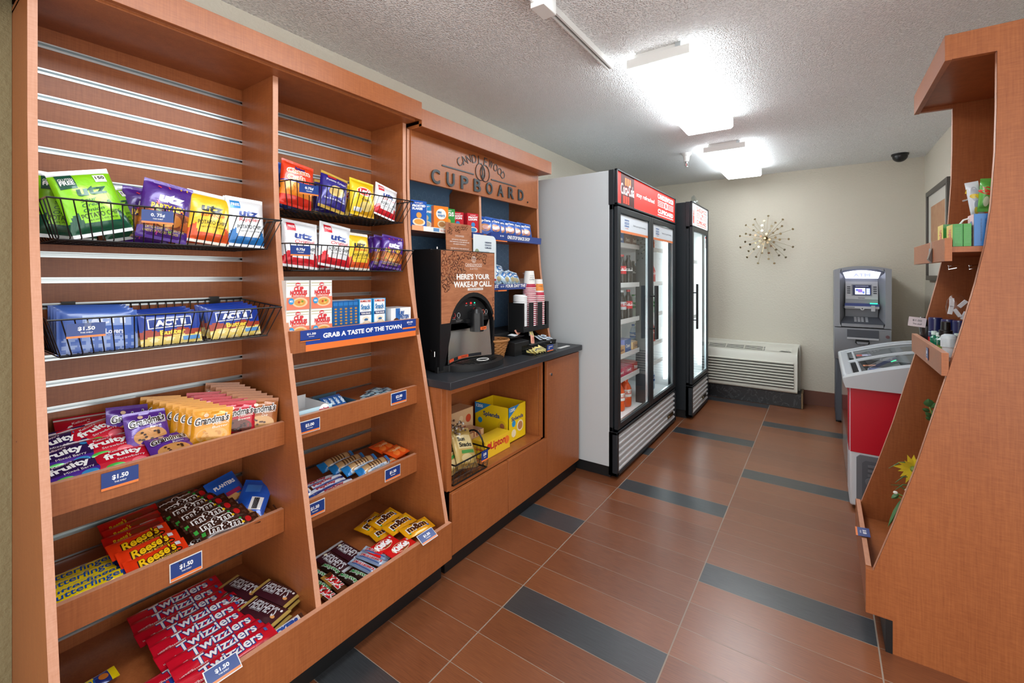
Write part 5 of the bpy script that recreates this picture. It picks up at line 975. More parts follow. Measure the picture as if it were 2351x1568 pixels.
row(GUM, 'gum_pack', lambda i: f'silver blue gum pack, {od[i]} from the left of the scattered packs', 'gum', 'silver gum packs', [(.40, 1.15, .796, 70, 4, 0), (.40, 1.21, .798, 72, -6, 0), (.355, 1.225, .796, 80, 6, 0), (.36, 1.29, .802, 76, 14, 0), (.31, 1.25, .796, 80, 20, 0), (.32, 1.32, .800, 78, 4, 0), (.27, 1.31, .797, 84, 12, 0), (.40, 1.27, .800, 72, 6, 0)])
# ------------------------------------------------------------------ shelf D
row(SNK, 'nougat_bar', lambda i: f'brown and white nougat bar, {("upper", "lower")[i]} one at the left end of the cookie tube shelf', 'candy bar', 'nougat bars', [(.37, .885, .505, 66, 4, 0), (.405, .90, .494, 80, 4, 0)])
row(BARW, 'caramel_bar', lambda i: f'slim blue and white candy bar, {od[i]} from the lip', 'candy bar', 'slim blue white bars', [(.405, 1.02, .498, 70, 4, 0), (.375, 1.005, .502, 72, 3, 0), (.345, 1.01, .505, 74, 5, 0), (.315, 1.0, .503, 76, 2, 0)])
row(OREO, 'cookie_tube', lambda i: f'blue clear tube of sandwich cookies, {od[i]} from the lip', 'cookie tube', 'sandwich cookie tubes', [(.395, 1.215, .512, 60, 4, 0), (.345, 1.185, .518, 60, 4, 0), (.295, 1.16, .520, 60, 4, 0), (.245, 1.14, .524, 60, 4, 0)])
row(CRK, 'cracker_pack', lambda i: f'orange cheese cracker pack, {("front", "upper right", "upper left", "lower")[i]} of the pile at the right end', 'cracker pack', 'orange cracker packs', [(.40, 1.30, .498, 78, 6, 0), (.365, 1.36, .522, 80, 8, 0), (.29, 1.345, .530, 80, 6, 0), (.35, 1.355, .499, 84, 0, 0)])
# ------------------------------------------------------------------ right deck
z2 = .215
row(HPL, 'chocolate_bar', lambda i: f'dark brown chocolate bar with silver end, {("left", "right")[i]} of the pair', 'chocolate bar', 'silver ended chocolate bars', [(.430, 1.000, .234, 84, -86, 0), (.425, 1.067, .236, 84, -84, 0)])
row(MWY, 'nougat_green_bar', lambda i: f'green lettered candy bar, {od[i]} of the cluster by the divider', 'candy bar', 'green lettered bars', [(.395, .892, .232, 84, -86, 0), (.452, .930, .232, 84, -84, 0), (.465, .968, .234, 84, -82, 0), (.505, .905, .226, 86, -84, 0), (.560, .975, .232, 84, -80, 0), (.572, 1.012, .230, 84, -80, 0)], s=.95)
row(TWX, 'caramel_cookie_bar', lambda i: f'gold and brown cookie bar with red letters, {("right", "left")[i]} of the two by the divider', 'candy bar', 'caramel cookie bars', [(.548, .935, .232, 82, 90, 0), (.562, .890, .228, 84, 94, 0)])
row(TMK, 'silver_nougat_bar', lambda i: f'silver blue candy bar with red letters, {od[i]} from the left', 'candy bar', 'silver blue bars', [(.545, 1.048, .234, 82, -78, 0), (.535, 1.090, .236, 82, -74, 0), (.520, 1.128, .234, 82, -72, 0)])
row(KK, 'wafer_bar', lambda i: f'red wafer bar pack, {("left", "right", "lowest")[i]} of the pile', 'candy pack', 'red wafer bars', [(.515, 1.168, .240, 82, 4, 0), (.580, 1.200, .240, 82, 2, 0), (.530, 1.160, .224, 86, 4, 0)])
row(MMY, 'peanut_candy_bag', lambda i: f'yellow peanut candy bag, {od[i]} from the front right of the pile', 'candy bag', 'yellow peanut candy bags', [(.535, 1.325, .248, 80, -6, 0), (.455, 1.300, .250, 80, 2, 0), (.375, 1.290, .252, 78, 8, 0), (.340, 1.245, .242, 82, 14, 0), (.425, 1.255, .232, 84, -8, 0)])
# ------------------------------------------------------------------ coffee machine
zc = .854
T = thing('coffee_machine', 'black coffee brewer with brown bean poster and steel front on the dark counter', 'coffee machine', (.33, 1.755, zc))
ya, yb = 1.545, 1.968; K = 'black_plastic'; zt = 1.448
b = MB(); b.prism([(.16, zc+.045), (.393, zc+.045), (.393, zt), (.16, zt), (.15, zt-.01), (.15, zc+.05)], 'y', ya+.003, yb-.003, K)
b.box(.17, .42, ya+.02, yb-.02, zc, zc+.06, K)
obj('body', b, T, .004)
# front frame with arch : polygon in (y,z)
cy = 1.787; aw = .172; az = 1.16
def arch(w, zb, zk, n=16, hh=.20): return [(cy+w*math.cos(math.pi*i/n), zk+hh*math.sin(math.pi*i/n)) for i in range(n+1)]
out_l = [(ya, zc+.01), (ya+.002, 1.30), (ya, zt-.004)]; 
A1 = arch(aw, 0, 1.045, hh=.165)
poly = [(yb, zc+.03), (yb, zt-.004), (ya, zt-.004), (ya-.006, zc+.012), (ya+.025, zc+.012), (cy-aw, 1.03)]+A1[::-1]+[(cy+aw, 1.03), (yb-.03, zc+.03)]
b = MB(); b.prism(poly, 'x', .393, .462, K)
fr_ = obj('front_frame', b, T, .003)
# poster
b = MB(); A2 = arch(aw+.012, 0, 1.045, hh=.187)
zl = 1.088
pts = [(yb-.002, zl-.015), (yb-.002, zt-.008), (ya+.002, zt-.008), (ya+.004, zl), (cy-aw-.008, zl)]+[(y, z) for y, z in A2[::-1] if z > zl and cy-aw-.008 < y < yb-.004]+[(yb-.006, zl-.015)]
b.prism(pts, 'x', .4622, .4635, 'poster_wood')
m, nt, bs = nm('poster_wood'); N = nt.nodes; tc = N.new('ShaderNodeTexCoord'); mp = N.new('ShaderNodeMapping'); mp.inputs['Rotation'].default_value = (R(28), 0, 0); mp.inputs['Scale'].default_value = (3, 9, 45); ns_ = N.new('ShaderNodeTexNoise'); ns_.inputs['Scale'].default_value = 1.6; ns_.inputs['Detail'].default_value = 6; ns_.inputs['Distortion'].default_value = .8
mxn = N.new('ShaderNodeMix'); mxn.data_type = 'RGBA'; mxn.inputs[6].default_value = (*lin('#7d3d22'), 1); mxn.inputs[7].default_value = (*lin('#cc8c64'), 1)
nt.links.new(tc.outputs['Object'], mp.inputs[0]); nt.links.new(mp.outputs[0], ns_.inputs['Vector']); nt.links.new(ns_.outputs['Fac'], mxn.inputs[0]); nt.links.new(mxn.outputs[2], bs.inputs['Base Color']); bs.inputs['Roughness'].default_value = .35
rd = random.Random(4)
def bean(b, x, y, z, r, a):
    c = rd.choice(['#6b3520', '#8a4a2c', '#5a2a18', '#a05c38']); ca, sa = math.cos(a), math.sin(a)
    def E(rx, rz, cc, dx): b.add([(x+dx, y+ca*rx*math.cos(q)-sa*rz*math.sin(q), z+sa*rx*math.cos(q)+ca*rz*math.sin(q)) for q in [i*math.pi/7 for i in range(14)]], [list(range(14))], 'gloss_print', cc)
    E(r*1.12, r*.8, '#3a170c', 0); E(r, r*.7, c, .0003); E(r*.55, r*.35, '#c98a60', .0005); E(r*.92, r*.07, '#2e120a', .0007)
for i in range(230):
    yy = ya+.012+rd.random()**1.15*(yb-ya-.09); f = (yy-ya)/(yb-ya); zz = zt-.018-rd.random()*(.17*max(0, 1-f*1.7)+.04)
    if abs(yy-cy) < .08 and abs(zz-1.375) < .035: continue
    bean(b, .4638+.000001*i, yy, zz, rd.uniform(.009, .0125), rd.uniform(0, 3.1))
for z_ in (1.13, 1.16, 1.19, 1.10): bean(b, .4637, yb-.012, z_, .010, 1)
LPx = .4650
b.text("HERE'S YOUR", (LPx, 1.787, 1.313), *FX, .265, .029, 'paper_print', '#f7f4f0', .04); b.text('WAKE-UP CALL.', (LPx, 1.785, 1.274), *FX, .305, .030, 'paper_print', '#f7f4f0', .04)
b.box(LPx-.0006, LPx, cy-.048, cy+.076, 1.242, 1.254, 'paper_print', '#efe9e2'); b.text('COMPLIMENTARY COFFEE', (LPx+.0004, cy+.014, 1.248), *FX, .11, .006, 'paper_print', '#7d4a34', .01)
b.text('CANDLEWOOD', (LPx, cy, 1.374), *FX, .135, .014, 'paper_print', '#f3e8de', 0); b.box(LPx-.0006, LPx, cy-.065, cy+.066, 1.3635, 1.365, 'paper_print', '#f3e8de'); b.text('S U I T E S', (LPx, cy, 1.353), *FX, .06, .008, 'paper_print', '#f3e8de', .01)
for dy in (-.005, .005): b.tube([(LPx, cy+dy+.011*math.cos(q), 1.402+.015*math.sin(q)) for q in [i*math.pi/8 for i in range(16)]], .0012, 'paper_print', '#f3e8de', n=4, closed=True)
obj('poster', b, fr_, label='brown coffee bean poster')
# control panel
b = MB(); A3 = arch(aw-.008, 0, 1.045, hh=.158)
b.prism([(y, z) for y, z in A3]+[(cy-aw+.008, 1.078), (cy+aw-.008, 1.078)], 'x', .43, .44, 'black_matte')
for y, z, c in ((cy-.125, 1.118, '#c8352c'), (cy-.090, 1.118, '#9aa0a4'), (cy+.08, 1.122, '#9aa0a4'), (cy+.107, 1.122, '#d2553a'), (cy+.134, 1.122, '#9aa0a4')):
    b.tube([(.441, y+.010*math.cos(q), z+.012*math.sin(q)) for q in [i*math.pi/8 for i in range(16)]], .0018, 'gloss_print', c, n=4, closed=True)
b.cyl((.44, cy-.03, 1.175), (.442, cy-.03, 1.175), .002, 'red_led'); b.cyl((.44, cy+.005, 1.175), (.4425, cy+.005, 1.175), .0045, 'red_led', n=10); b.cyl((.44, cy+.035, 1.175), (.442, cy+.035, 1.175), .003, 'green_led', n=10)
for y in (cy-.03, cy+.005, cy+.035): b.text('READY', (.4405, y, 1.164), *FX, .018, .0035, 'paper_print', '#c8c8c8', 0)
for y, z, s in ((cy-.125, 1.100, 'RINSE'), (cy-.09, 1.100, 'COFFEE'), (cy+.08, 1.104, 'REGULAR'), (cy+.107, 1.104, 'STOP'), (cy+.134, 1.104, 'HOT')): b.text(s, (.4405, y, z), *FX, .02, .0035, 'paper_print', '#c0c0c0', 0)
b.text('PLACE CUP UNDER SPOUT\nAND PRESS BUTTON', (.4405, cy-.085, 1.089), *FX, .05, .009, 'paper_print', '#9a9a9a', 0)
obj('control_panel', b, T)
# steel concave front
b = MB(); n = 14; rowA = []; rowB = []
for i in range(n+1):
    f = i/n; y = cy-.160+.32*f; cx = .440-.028*math.sin(math.pi*f)
    rowA.append((cx, y, 1.08)); rowB.append((.470-.045*math.sin(math.pi*f), cy-.200+.345*f, zc+.035))
b.add(rowB+rowA, [(i, i+1, n+2+i, n+1+i) for i in range(n)], 'brushed_steel', smooth=True)
sf = obj('steel_front', b, T)
b = MB(); 
for f0, f1, c in ((.05, .20, '#e8562c'), (.21, .32, '#20242a'), (.33, .58, '#e8562c'), (.58, .82, '#20242a')):
    q = []
    for f in (f0, (f0+f1)/2, f1):
        x = .470-.045*math.sin(math.pi*f)+.002; y = cy-.200+.345*f; q.append((x, y, zc+.040)); q.append((x-.001, y, zc+.054))
    b.add(q, [(0, 2, 3, 1), (2, 4, 5, 3)], 'gloss_print', c)
b.text('CAUTION HOT', (.470-.045*math.sin(math.pi*.45)+.0035, cy-.200+.345*.45, zc+.047), *FX, .07, .007, 'paper_print', '#1a1a1a', .01)
obj('warning_label', b, sf)
# spout
b = MB(); b.lathe([(0, 1.03), (.036, 1.03), (.036, 1.10), (.034, 1.125), (.026, 1.145), (.012, 1.156), (0, 1.158)], K, n=20, o=(.475, cy+.012, 0)); b.box(.40, .475, cy-.02, cy+.045, 1.06, 1.13, K); b.box(.42, .46, cy-.05, cy-.015, 1.075, 1.095, K)
sp = obj('spout', b, T); obj('hot_label', MB().box(.507, .512, cy-.0, cy+.045, 1.040, 1.055, 'gloss_print', '#ee6a2a').text('CAUTION', (.5125, cy+.022, 1.0475), YO, ZO, .034, .007, 'paper_print', '#1a1a1a', .01), sp)
# drip tray
b = MB(); pts = [(.43, ya-.01), (.455, ya-.012)]+[(.47+.125*math.sin(math.pi*i/14), cy-.19*math.cos(math.pi*i/14)) for i in range(15)]+[(.43, yb-.02)]
b.prism(pts, 'z', zc+.0005, zc+.03, 'black_matte')
dt = obj('drip_tray', b, T, .004)
b = MB()
for i in range(12):
    y = cy-.13+.022*i; w_ = .11*math.sqrt(max(0, 1-((y-cy)/.15)**2)); b.box(.455, .455+w_, y-.003, y+.003, zc+.031, zc+.034, K)
b.tube([(.52+.026*math.cos(q), cy+.005+.036*math.sin(q), zc+.0355) for q in [i*math.pi/12 for i in range(24)]], .0022, 'white_paint', n=5, closed=True)
obj('drip_grate', b, dt)
b = MB()
for z_ in (zt+.006, 1.43, 1.0, .975): pass
b.cyl((.44, ya-.001, zt-.002), (.44, ya-.001, zt+.008), .004, 'chrome'); b.cyl((.40, ya, 1.43), (.40, ya-.004, 1.43), .005, K)
b.cyl((.40, ya+.003, .955), (.40, ya-.006, .955), .006, 'chrome'); b.cyl((.425, ya-.003, .93), (.425, ya-.003, .955), .005, 'chrome'); b.box(.405, .44, ya-.008, ya+.003, zc+.01, .93, K)
obj('hinge_hardware', b, T)
# cards on top
T = thing('coffee_card', 'brown coffee bean info card standing on the coffee machine', 'card', (.385, 1.76, zt)); p0 = P(1024, 511, x=.385); p1 = P(1083, 511, x=.385)
zb_ = zt+.0
b = MB(); y0_, y1_ = p0.y, p1.y; zT = P(1050, 513, x=.385).z
b.prism([(.385, zb_), (.389, zb_), (.382, zT), (.378, zT)], 'y', y0_, y1_, 'poster_wood')
for i in range(26): yy = rd.uniform(y0_+.008, y1_-.03); zz = zT-.012-rd.random()*.06*(1-(yy-y0_)/(y1_-y0_)); bean(b, .3893-(zz-zb_)*.048, yy, zz, .009, rd.uniform(0, 3))
rt = Vector((-.055, 0, 1)).normalized()
def on2(z): return .3905-(z-zb_)*.048
b.text('CANDLEWOOD', (on2(zT-.065), (y0_+y1_)/2, zT-.065), YO, rt, .07, .009, 'paper_print', '#f3e8de', 0)
for i, w_ in enumerate((.6, .75, .5, 0, .7, .75, .45)):
    if w_: b.text('EVERY MORNING A FRESH BREWED CUP', (on2(zT-.085-.0115*i), (y0_+y1_)/2, zT-.085-.0115*i), YO, rt, w_*(y1_-y0_), .0055, 'paper_print', '#f6efe8', .01)
obj('card', b, T)
T = thing('sign_card', 'white card with rounded corner standing beside the brown coffee card', 'card', (.395, 1.97, zt)); q0 = P(1086, 600, x=.395); q1 = P(1138, 600, x=.395); zT = P(1110, 540, x=.395).z; zL = P(1138, 640, x=.395).z
y0_, y1_ = q0.y, q1.y
b = MB(); pts = [(y0_, zt-.001)]+[(y1_-.022, zt-.001), (y1_-.022, zL), (y1_, zL)]+[(y1_-.035+.035*math.cos(a), zT-.035+.035*math.sin(a)-.0) for a in [i*math.pi/12 for i in range(7)]]+[(y0_, zT)]
b.prism(pts, 'x', .395, .398, 'paper_print', '#dde6ea')
b.text('CANDLEWOOD', (.3986, y1_-.075, zT-.040), *FX, .06, .009, 'paper_print', '#3a4d68', .06); b.quad((.3986, y1_-.075, zT-.052), YO, ZO, .06, .003, 'paper_print', '#3a4d68'); b.quad((.3986, y1_-.075, zT-.058), YO, ZO, .06, .003, 'paper_print', '#3a4d68'); b.text('CUPBOARD', (.3986, y1_-.075, zT-.070), *FX, .06, .009, 'paper_print', '#3a4d68', .06)
b.text('Seriously, help yourself.', (.3986, y1_-.078, zT-.105), *FX, .12, .012, 'paper_print', '#3a444c', 0); b.add([(.3984, y0_+.03+.02*math.cos(q), zT-.10+.022*math.sin(q)) for q in [i*math.pi/8 for i in range(16)]], [list(range(16))], 'paper_print', '#9aa888')
b.box(.3945, .3985, y1_-.022, y1_, zL-.012, zL, 'paper_print', '#a02848')
obj('card', b, T); b = MB(); b.box(.38, .42, y0_+.005, y1_-.09, zt, zt+.004, 'clear_acrylic'); obj('card_foot', b, T)
# ------------------------------------------------------------------ basket, organisers, cups
T = thing('wicker_basket', 'small brown wicker basket on the counter right of the coffee machine', 'basket', (.44, 2.03, zc))
b = MB()
for k in range(9):
    z = zc+.006+.0105*k; s = .042+.0028*k; b.tube([(.42+s*1.1*math.cos(q)*(1+.015*math.sin(9*q+k*math.pi)), 2.03+s*1.1*math.sin(q)*(1+.015*math.sin(9*q+k*math.pi)), z+.003*math.sin(12*q+k*math.pi)) for q in [i*math.pi/16 for i in range(32)]], .0058, 'wicker', n=6, closed=True)
obj('woven_body', b, T); b = MB(); b.tube([(.42+.078*math.cos(q), 2.03+.078*math.sin(q), zc+.10) for q in [i*math.pi/16 for i in range(32)]], .007, 'wicker', n=6, closed=True); obj('rim', b, T)
T = thing('condiment_caddy', 'low black condiment bin between the coffee machine and cup organizer', 'caddy', (.38, 2.2, zc))
b = MB(); b.prism([(.20, zc), (.50, zc), (.50, zc+.075), (.36, zc+.095), (.355, zc+.115), (.20, zc+.135)], 'y', 2.11, 2.26, 'black_matte')
obj('bin', b, T, .003)
b = MB(); b.box(.30, .47, 2.115, 2.255, zc+.10, zc+.103, 'black_plastic'); obj('divider', b, T)
T = thing('cup_organizer', 'black countertop organizer with upright cup slots and open condiment trays', 'organizer', (.30, 2.45, zc))
y0_, y1_ = 2.275, 2.585; xf = .45; zb_, zt_ = .968, 1.148; K = 'black_matte'
b = MB(); cs = [y0_+.051, y0_+.158, y0_+.258]
b.box(.335, .34, y0_, y1_, zb_, zt_, K); b.box(.34, xf, y0_, y0_+.004, zb_, zt_, K); b.box(.34, xf, y1_-.004, y1_, zb_, zt_, K); b.box(.34, xf, y0_, y1_, zb_, zb_+.004, K)
sl = [(2.290, 2.342), (2.395, 2.447), (2.503, 2.555)]; prev = y0_
for a_, c_ in sl: b.box(xf-.004, xf, prev, a_, zb_, zt_, K); b.box(xf-.004, xf, a_, c_, zb_, zb_+.03, K); prev = c_
b.box(xf-.004, xf, prev, y1_, zb_, zt_, K)
obj('cup_rack', b, T, .002)
b = MB(); b.prism([(.14, zc+.001), (.50, zc+.001), (.51, zc+.045), (.40, zc+.05), (.30, zc+.115), (.14, zc+.115)], 'y', 2.275, 2.58, K); obj('base_tray', b, T, .003)
PAC = pack('sugar_packet', .055, .035, .004, '#e9eef2', [('r', 0, .0, .6, .4, '#5a90c4'), ('t', 'Sugar', 0, 0, .5, .3, '#ffffff', 0, .03)], m='matte_print', seal=.003, cr=.0008)
PAP = pack('pink_packet', .055, .035, .004, '#e9a58e', [('t', 'Sweet', 0, 0, .5, .3, '#b0483a', 0, .03)], m='matte_print', seal=.003, cr=.0008)
PAY = pack('yellow_packet', .055, .035, .004, '#f1dc8a', [('t', 'Splenda', 0, 0, .6, .3, '#3a5a9a', 0, .03)], m='matte_print', seal=.003, cr=.0008)
PAW = pack('white_packet', .06, .045, .004, '#eef2f4', [], m='matte_print', seal=.003, cr=.0010)
PACKG = 'loose sweetener packets'
for i in range(7): put(PAC, 'sugar_packet', f'blue and white sugar packet, {od[i]} in the right tray of the cup organizer', 'packet', (.435+.009*i, 2.475+.010*(i % 3)+.008*i, zc+.060+.006*(i % 3)-.003*i*(i > 3)), 66+8*(i % 3), 75-30*(i % 4), 10, PACKG)
put(PAC, 'sugar_packet', 'blue packet standing up at the left of the sugar packet pile', 'packet', (.39, 2.45, zc+.10), 10, 80, 0, PACKG)
put(PAP, 'pink_packet', 'pink sweetener packet standing behind the clear tray', 'packet', (.478, 2.335, zc+.070), 20, 70, 0); put(PAP, 'pink_packet', 'reddish packet sticking out high under the cup rack', 'packet', (.40, 2.29, zc+.118), 30, 15, 0); put(PAY, 'yellow_packet', 'olive yellow packet sticking up beside the pink one', 'packet', (.44, 2.385, zc+.10), 15, 100, 0); put(PAW, 'white_packet', 'white torn packet lying on the black condiment bin', 'packet', (.425, 2.20, zc+.107), 84, 15, 0)
T = thing('clear_tray', 'clear acrylic tray of yellow packets at the counter front', 'tray', (.535, 2.28, zc))
yA, yB = 2.02, 2.47
yA, yB = P(1163, 810, z=zc).y, P(1240, 800, z=zc).y; xA, xB = .50, .60
b = MB(); A_ = 'clear_acrylic'; b.box(xA, xB, yA, yB, zc+.0005, zc+.003, A_); b.box(xA, xB, yA, yA+.003, zc, zc+.05, A_); b.box(xA, xB, yB-.003, yB, zc, zc+.05, A_); b.box(xA, xA+.003, yA, yB, zc, zc+.05, A_); b.box(xB-.003, xB, yA, yB, zc, zc+.045, A_); b.box(xA, xB, (yA+yB)/2+.05, (yA+yB)/2+.053, zc, zc+.045, A_)
obj('tray', b, T)
ym = yA+(yB-yA)*.62
b = MB(); b.box(xB+.001, xB+.003, ym-.035, ym+.035, zc+.012, zc+.048, 'gloss_print', '#1f3f8e'); b.box(xB+.0012, xB+.0034, ym-.035, ym+.035, zc+.010, zc+.016, 'gloss_print', '#f07d3c'); b.text('COMPLIMENTARY\nITEMS', (xB+.004, ym, zc+.032), *FX, .05, .016, 'paper_print', '#ffffff', .02); obj('tray_label', b, T)
for i in range(9): put(PAY, 'yellow_packet', f'pale yellow sweetener packet, {od[i]} from the left in the clear tray', 'packet', (.545+.01*(i % 3), yA+.03+(yB-yA-.16)*i/8, zc+.014+.006*(i % 3)), 75-12*(i % 3), 35*(i % 4)-50, 0, PACKG)
# cups
def cup(key, z, body, hgt=.112, rb=.029, rt=.0425):
    b = MB(); P_ = 'paper_print'
    pr = [(0, .004), (rb, .0), (rb+(rt-rb)*.30, hgt*.30), (rb+(rt-rb)*.38, hgt*.38), (rt-.001, hgt-.003), (rt+.0015, hgt-.004), (rt+.0025, hgt-.001), (rt, hgt), (rt-.002, hgt-.002), (rb-.001, .006)]
    cl = ['#f4f2ee', '#f4f2ee', '#f4f2ee', '#f4f2ee', '#f4f2ee', '#ffffff', '#ffffff', '#ffffff', '#f0eeea']
    b.lathe(pr, P_, n=28, cols=cl)
    for z0_, z1_, c in body:
        r0 = rb+(rt-rb)*z0_/hgt+.0004; r1 = rb+(rt-rb)*z1_/hgt+.0004; b.lathe([(r0, z0_), (r1, z1_)], P_, c, n=28)
    return b
def cupmesh(key, body, txt):
    b = cup(key, 0, body)
    for s, z, w, c in txt:
        V, Fc, asp = text_geo(s, .01); r = .029+.0135*z/.112+.0008; h_ = w/asp
        b.add([((r)*math.cos(v[0]*w/r), -r*math.sin(v[0]*w/r), z-v[1]*h_) for v in V], Fc, 'paper_print', c)
    b.xf(Matrix.Rotation(math.pi, 4, 'X')); return b.mesh(key)
CM1 = cupmesh('paper_cup', [(.083, .106, '#b8324e')], [('WE PROUDLY', .03, .032, '#6a6e70'), ('B R E W', .042, .03, '#6a6e70'), ('COFFEE', .055, .038, '#6a6e70')])
CM2 = cupmesh('orange_paper_cup', [(.03, .075, '#ee9440'), (.085, .106, '#c83a52')], [('WORLD', .045, .032, '#3a4a5a')])
OD = od[:11]+['twelfth', 'thirteenth', 'fourteenth', 'fifteenth', 'sixteenth', 'seventeenth', 'eighteenth', 'nineteenth', 'twentieth', 'twenty first', 'twenty second', 'twenty third', 'twenty fourth']
for i in range(21):
    z = 1.348-.0125*i; 
    put(CM1, 'paper_cup', f'upside down pink banded paper cup, {OD[i]} from the top of the tall stack' if i else 'topmost paper cup of the tall upside down stack', 'paper cup', (.425, cs[1]+y0_*0+.012, z), 0, 0, 90, 'tall cup stack').matrix_world = Matrix.Translation((.400, 2.422, z)) @ Matrix.Rotation(R(-25), 4, 'Z')
for i in range(17):
    z = 1.294-.0125*i
    put(CM2, 'paper_cup', f'upside down orange and white paper cup, {OD[i]} from the top, shorter stack' if i else 'topmost orange and white cup of the shorter stack', 'paper cup', (.42, cs[2]+.02, z), 0, 0, 0, 'short cup stack').matrix_world = Matrix.Translation((.400, 2.528, z)) @ Matrix.Rotation(R(-25), 4, 'Z')
b = MB(); b.lathe([(0, .012), (.030, .012), (.033, .014), (.038, .010), (.042, .009), (.0445, .004), (.0445, 0), (.043, 0), (.041, .006), (0, .008)], 'gloss_print', '#f3f5f7', n=28); LID = b.mesh('cup_lid')
for i in range(20):
    o = bpy.data.objects.new('takeaway_lid', LID); COL.objects.link(o); o.matrix_world = Matrix.Translation((.396, 2.322, 1.184-.0095*i)) @ Matrix.Rotation(R(-4 if i < 4 else 0), 4, 'X'); tag(o, f'white plastic cup lid, {OD[i]} from the top of the lid stack' if i else 'topmost white plastic lid of the lid stack', 'cup lid', 'stacked cup lids')
tag(obj('stir_stick', MB().box(.56, .585, 2.50, 2.63, zc+.0005, zc+.003, 'white_paint')), 'thin white stir stick on the counter by the sugar packets', 'stir stick')
# ------------------------------------------------------------------ hutch stock
def cb(mesh, nmz, lab, u0, u1, v1, x, h, yaw=0):
    y = (P(u0, 500, x=x).y+P(u1, 500, x=x).y)/2; put(mesh, nmz, lab, 'cereal box', (x, y, 1.554+h/2), 0, 0, yaw, 'small cereal boxes')
cb(CR5, 'cereal_box', 'red cereal box cut off at the far left of the cereal shelf', 925, 944, 0, .30, .115)
cb(CR1, 'cereal_box', 'dark blue flakes cereal box near the left end of the cereal shelf', 945, 968, 0, .325, .128, -8)
cb(CR2, 'cereal_box', 'light blue cereal box behind the dark blue one', 965, 982, 0, .29, .125, -8)
cb(CR3, 'cereal_box', 'orange wheat cereal box, widest one on the shelf', 990, 1020, 0, .315, .12, -12)
cb(CR4, 'cereal_box', 'green cereal box right of the orange one', 1014, 1036, 0, .28, .125, -12)
cb(CR5, 'cereal_box', 'red cereal box, left one of the two right of the green box', 1036, 1056, 0, .28, .115, -14)
cb(CR5, 'cereal_box', 'red cereal box partly behind its neighbour by the brown card', 1058, 1072, 0, .25, .115, -14)
cb(CR5, 'cereal_box', 'red cereal box, rightmost on the cereal shelf', 1068, 1094, 0, .31, .115, -14)
for i, (u, x, yw) in enumerate(((1117, .33, -30), (1127, .33, -22), (1139, .345, -20), (1150, .33, -22), (1160, .33, -20), (1173, .345, -20), (1188, .33, -22), (1198, .33, -20), (1210, .345, -22))):
    y = P(u, 530, x=x).y; put(POP, 'pastry_pack', f'blue toaster pastry pack, {od[i]} from the left on the upper right hutch shelf', 'pastry pack', (x-.02, y, 1.557+.058), 24, -8, yw, 'blue toaster pastry packs', s=.92)
T = thing('acrylic_snack_bin', 'clear bin of small snack bags on the lower right hutch shelf', 'bin', (.30, 2.25, 1.262))
b = MB(); A_ = 'clear_acrylic'; b.box(.20, .385, 2.02, 2.42, 1.2625, 1.2645, A_); b.box(.383, .385, 2.02, 2.42, 1.2645, 1.30, A_); b.box(.20, .385, 2.418, 2.42, 1.2645, 1.34, A_); b.box(.20, .202, 2.02, 2.42, 1.2645, 1.35, A_); obj('bin', b, T)
for i, (y, x, z, ro) in enumerate(((2.05, .33, 1.32, 10), (2.10, .29, 1.35, -20), (2.14, .34, 1.31, 14), (2.17, .28, 1.345, -12), (2.21, .35, 1.305, 20), (2.24, .29, 1.345, -16), (2.28, .345, 1.305, 10), (2.33, .345, 1.30, -14))):
    put(SNKB, 'small_snack_bag', f'small pale blue snack bag, {od[i]} from the left in the clear bin', 'snack bag', (x, y, z), 30, ro, 0, 'small snack bags')
# ------------------------------------------------------------------ niche stock
zn = .3705
T = thing('sweetener_box', 'big yellow open sweetener box at the right of the cabinet niche', 'box', (.42, 2.06, zn)); Y = '#f2cf18'; Z0 = zn+.001
x0_, x1_ = .255, .50; y0_, y1_ = 2.05, 2.225; hh = .20
b = MB(); g = 'gloss_print'; b.box(x0_, x1_, y0_, y1_, Z0, Z0+.003, g, Y); b.box(x0_, x0_+.003, y0_, y1_, Z0, Z0+hh, g, Y); b.box(x1_-.003, x1_, y0_, y1_, Z0, Z0+hh, g, Y); b.box(x0_, x1_, y0_, y0_+.003, Z0, Z0+hh, g, Y); b.box(x0_, x1_, y1_-.003, y1_, Z0, Z0+hh, g, Y)
b.text('Splenda', (x1_+.0006, (y0_+y1_)/2, Z0+.125), YO, ZO, .12, .030, g, '#1c3f7c', .03)
b.text('Splenda', ((x0_+x1_)/2, y0_-.0006, Z0+.14), XO, ZO, .12, .034, g, '#1c3f7c', .03)
b.prism([(y0_, Z0+hh), (y0_+.11, Z0+hh), (y0_, Z0+hh-.06)], 'x', x1_, x1_+.0006, g, '#2f86c4'); b.prism([(x0_, Z0+hh), (x0_, Z0+hh-.07), (x0_+.12, Z0+hh)], 'y', y0_-.0006, y0_, g, '#2f86c4')
b.text('1200', (x1_+.0012, y0_+.035, Z0+hh-.018), YO, ZO, .05, .018, g, '#ffffff', .02); b.text('1200', (x0_+.036, y0_-.0012, Z0+hh-.018), XO, ZO, .05, .018, g, '#ffffff', .02)
for (y, z, r, c) in ((y0_+.05, Z0+.10, .018, '#2a9ad4'), (y1_-.06, Z0+.075, .032, '#f6e9c0'), (y1_-.06, Z0+.075, .024, '#b9855a'), (y0_+.05, Z0+.045, .022, '#f6e9c0')): b.cyl((x1_, y, z), (x1_+.0008+(.0004 if r < .03 else 0), y, z), r, g, c, n=20)
for (x, z, r, c) in ((x0_+.04, Z0+.10, .016, '#2a9ad4'), (x1_-.045, Z0+.09, .03, '#e3bf20'), (x1_-.045, Z0+.09, .016, '#a86a4a')): b.cyl((x, y0_, z), (x, y0_-.0008-(.0004 if r < .02 else 0), z), r, g, c, n=20)
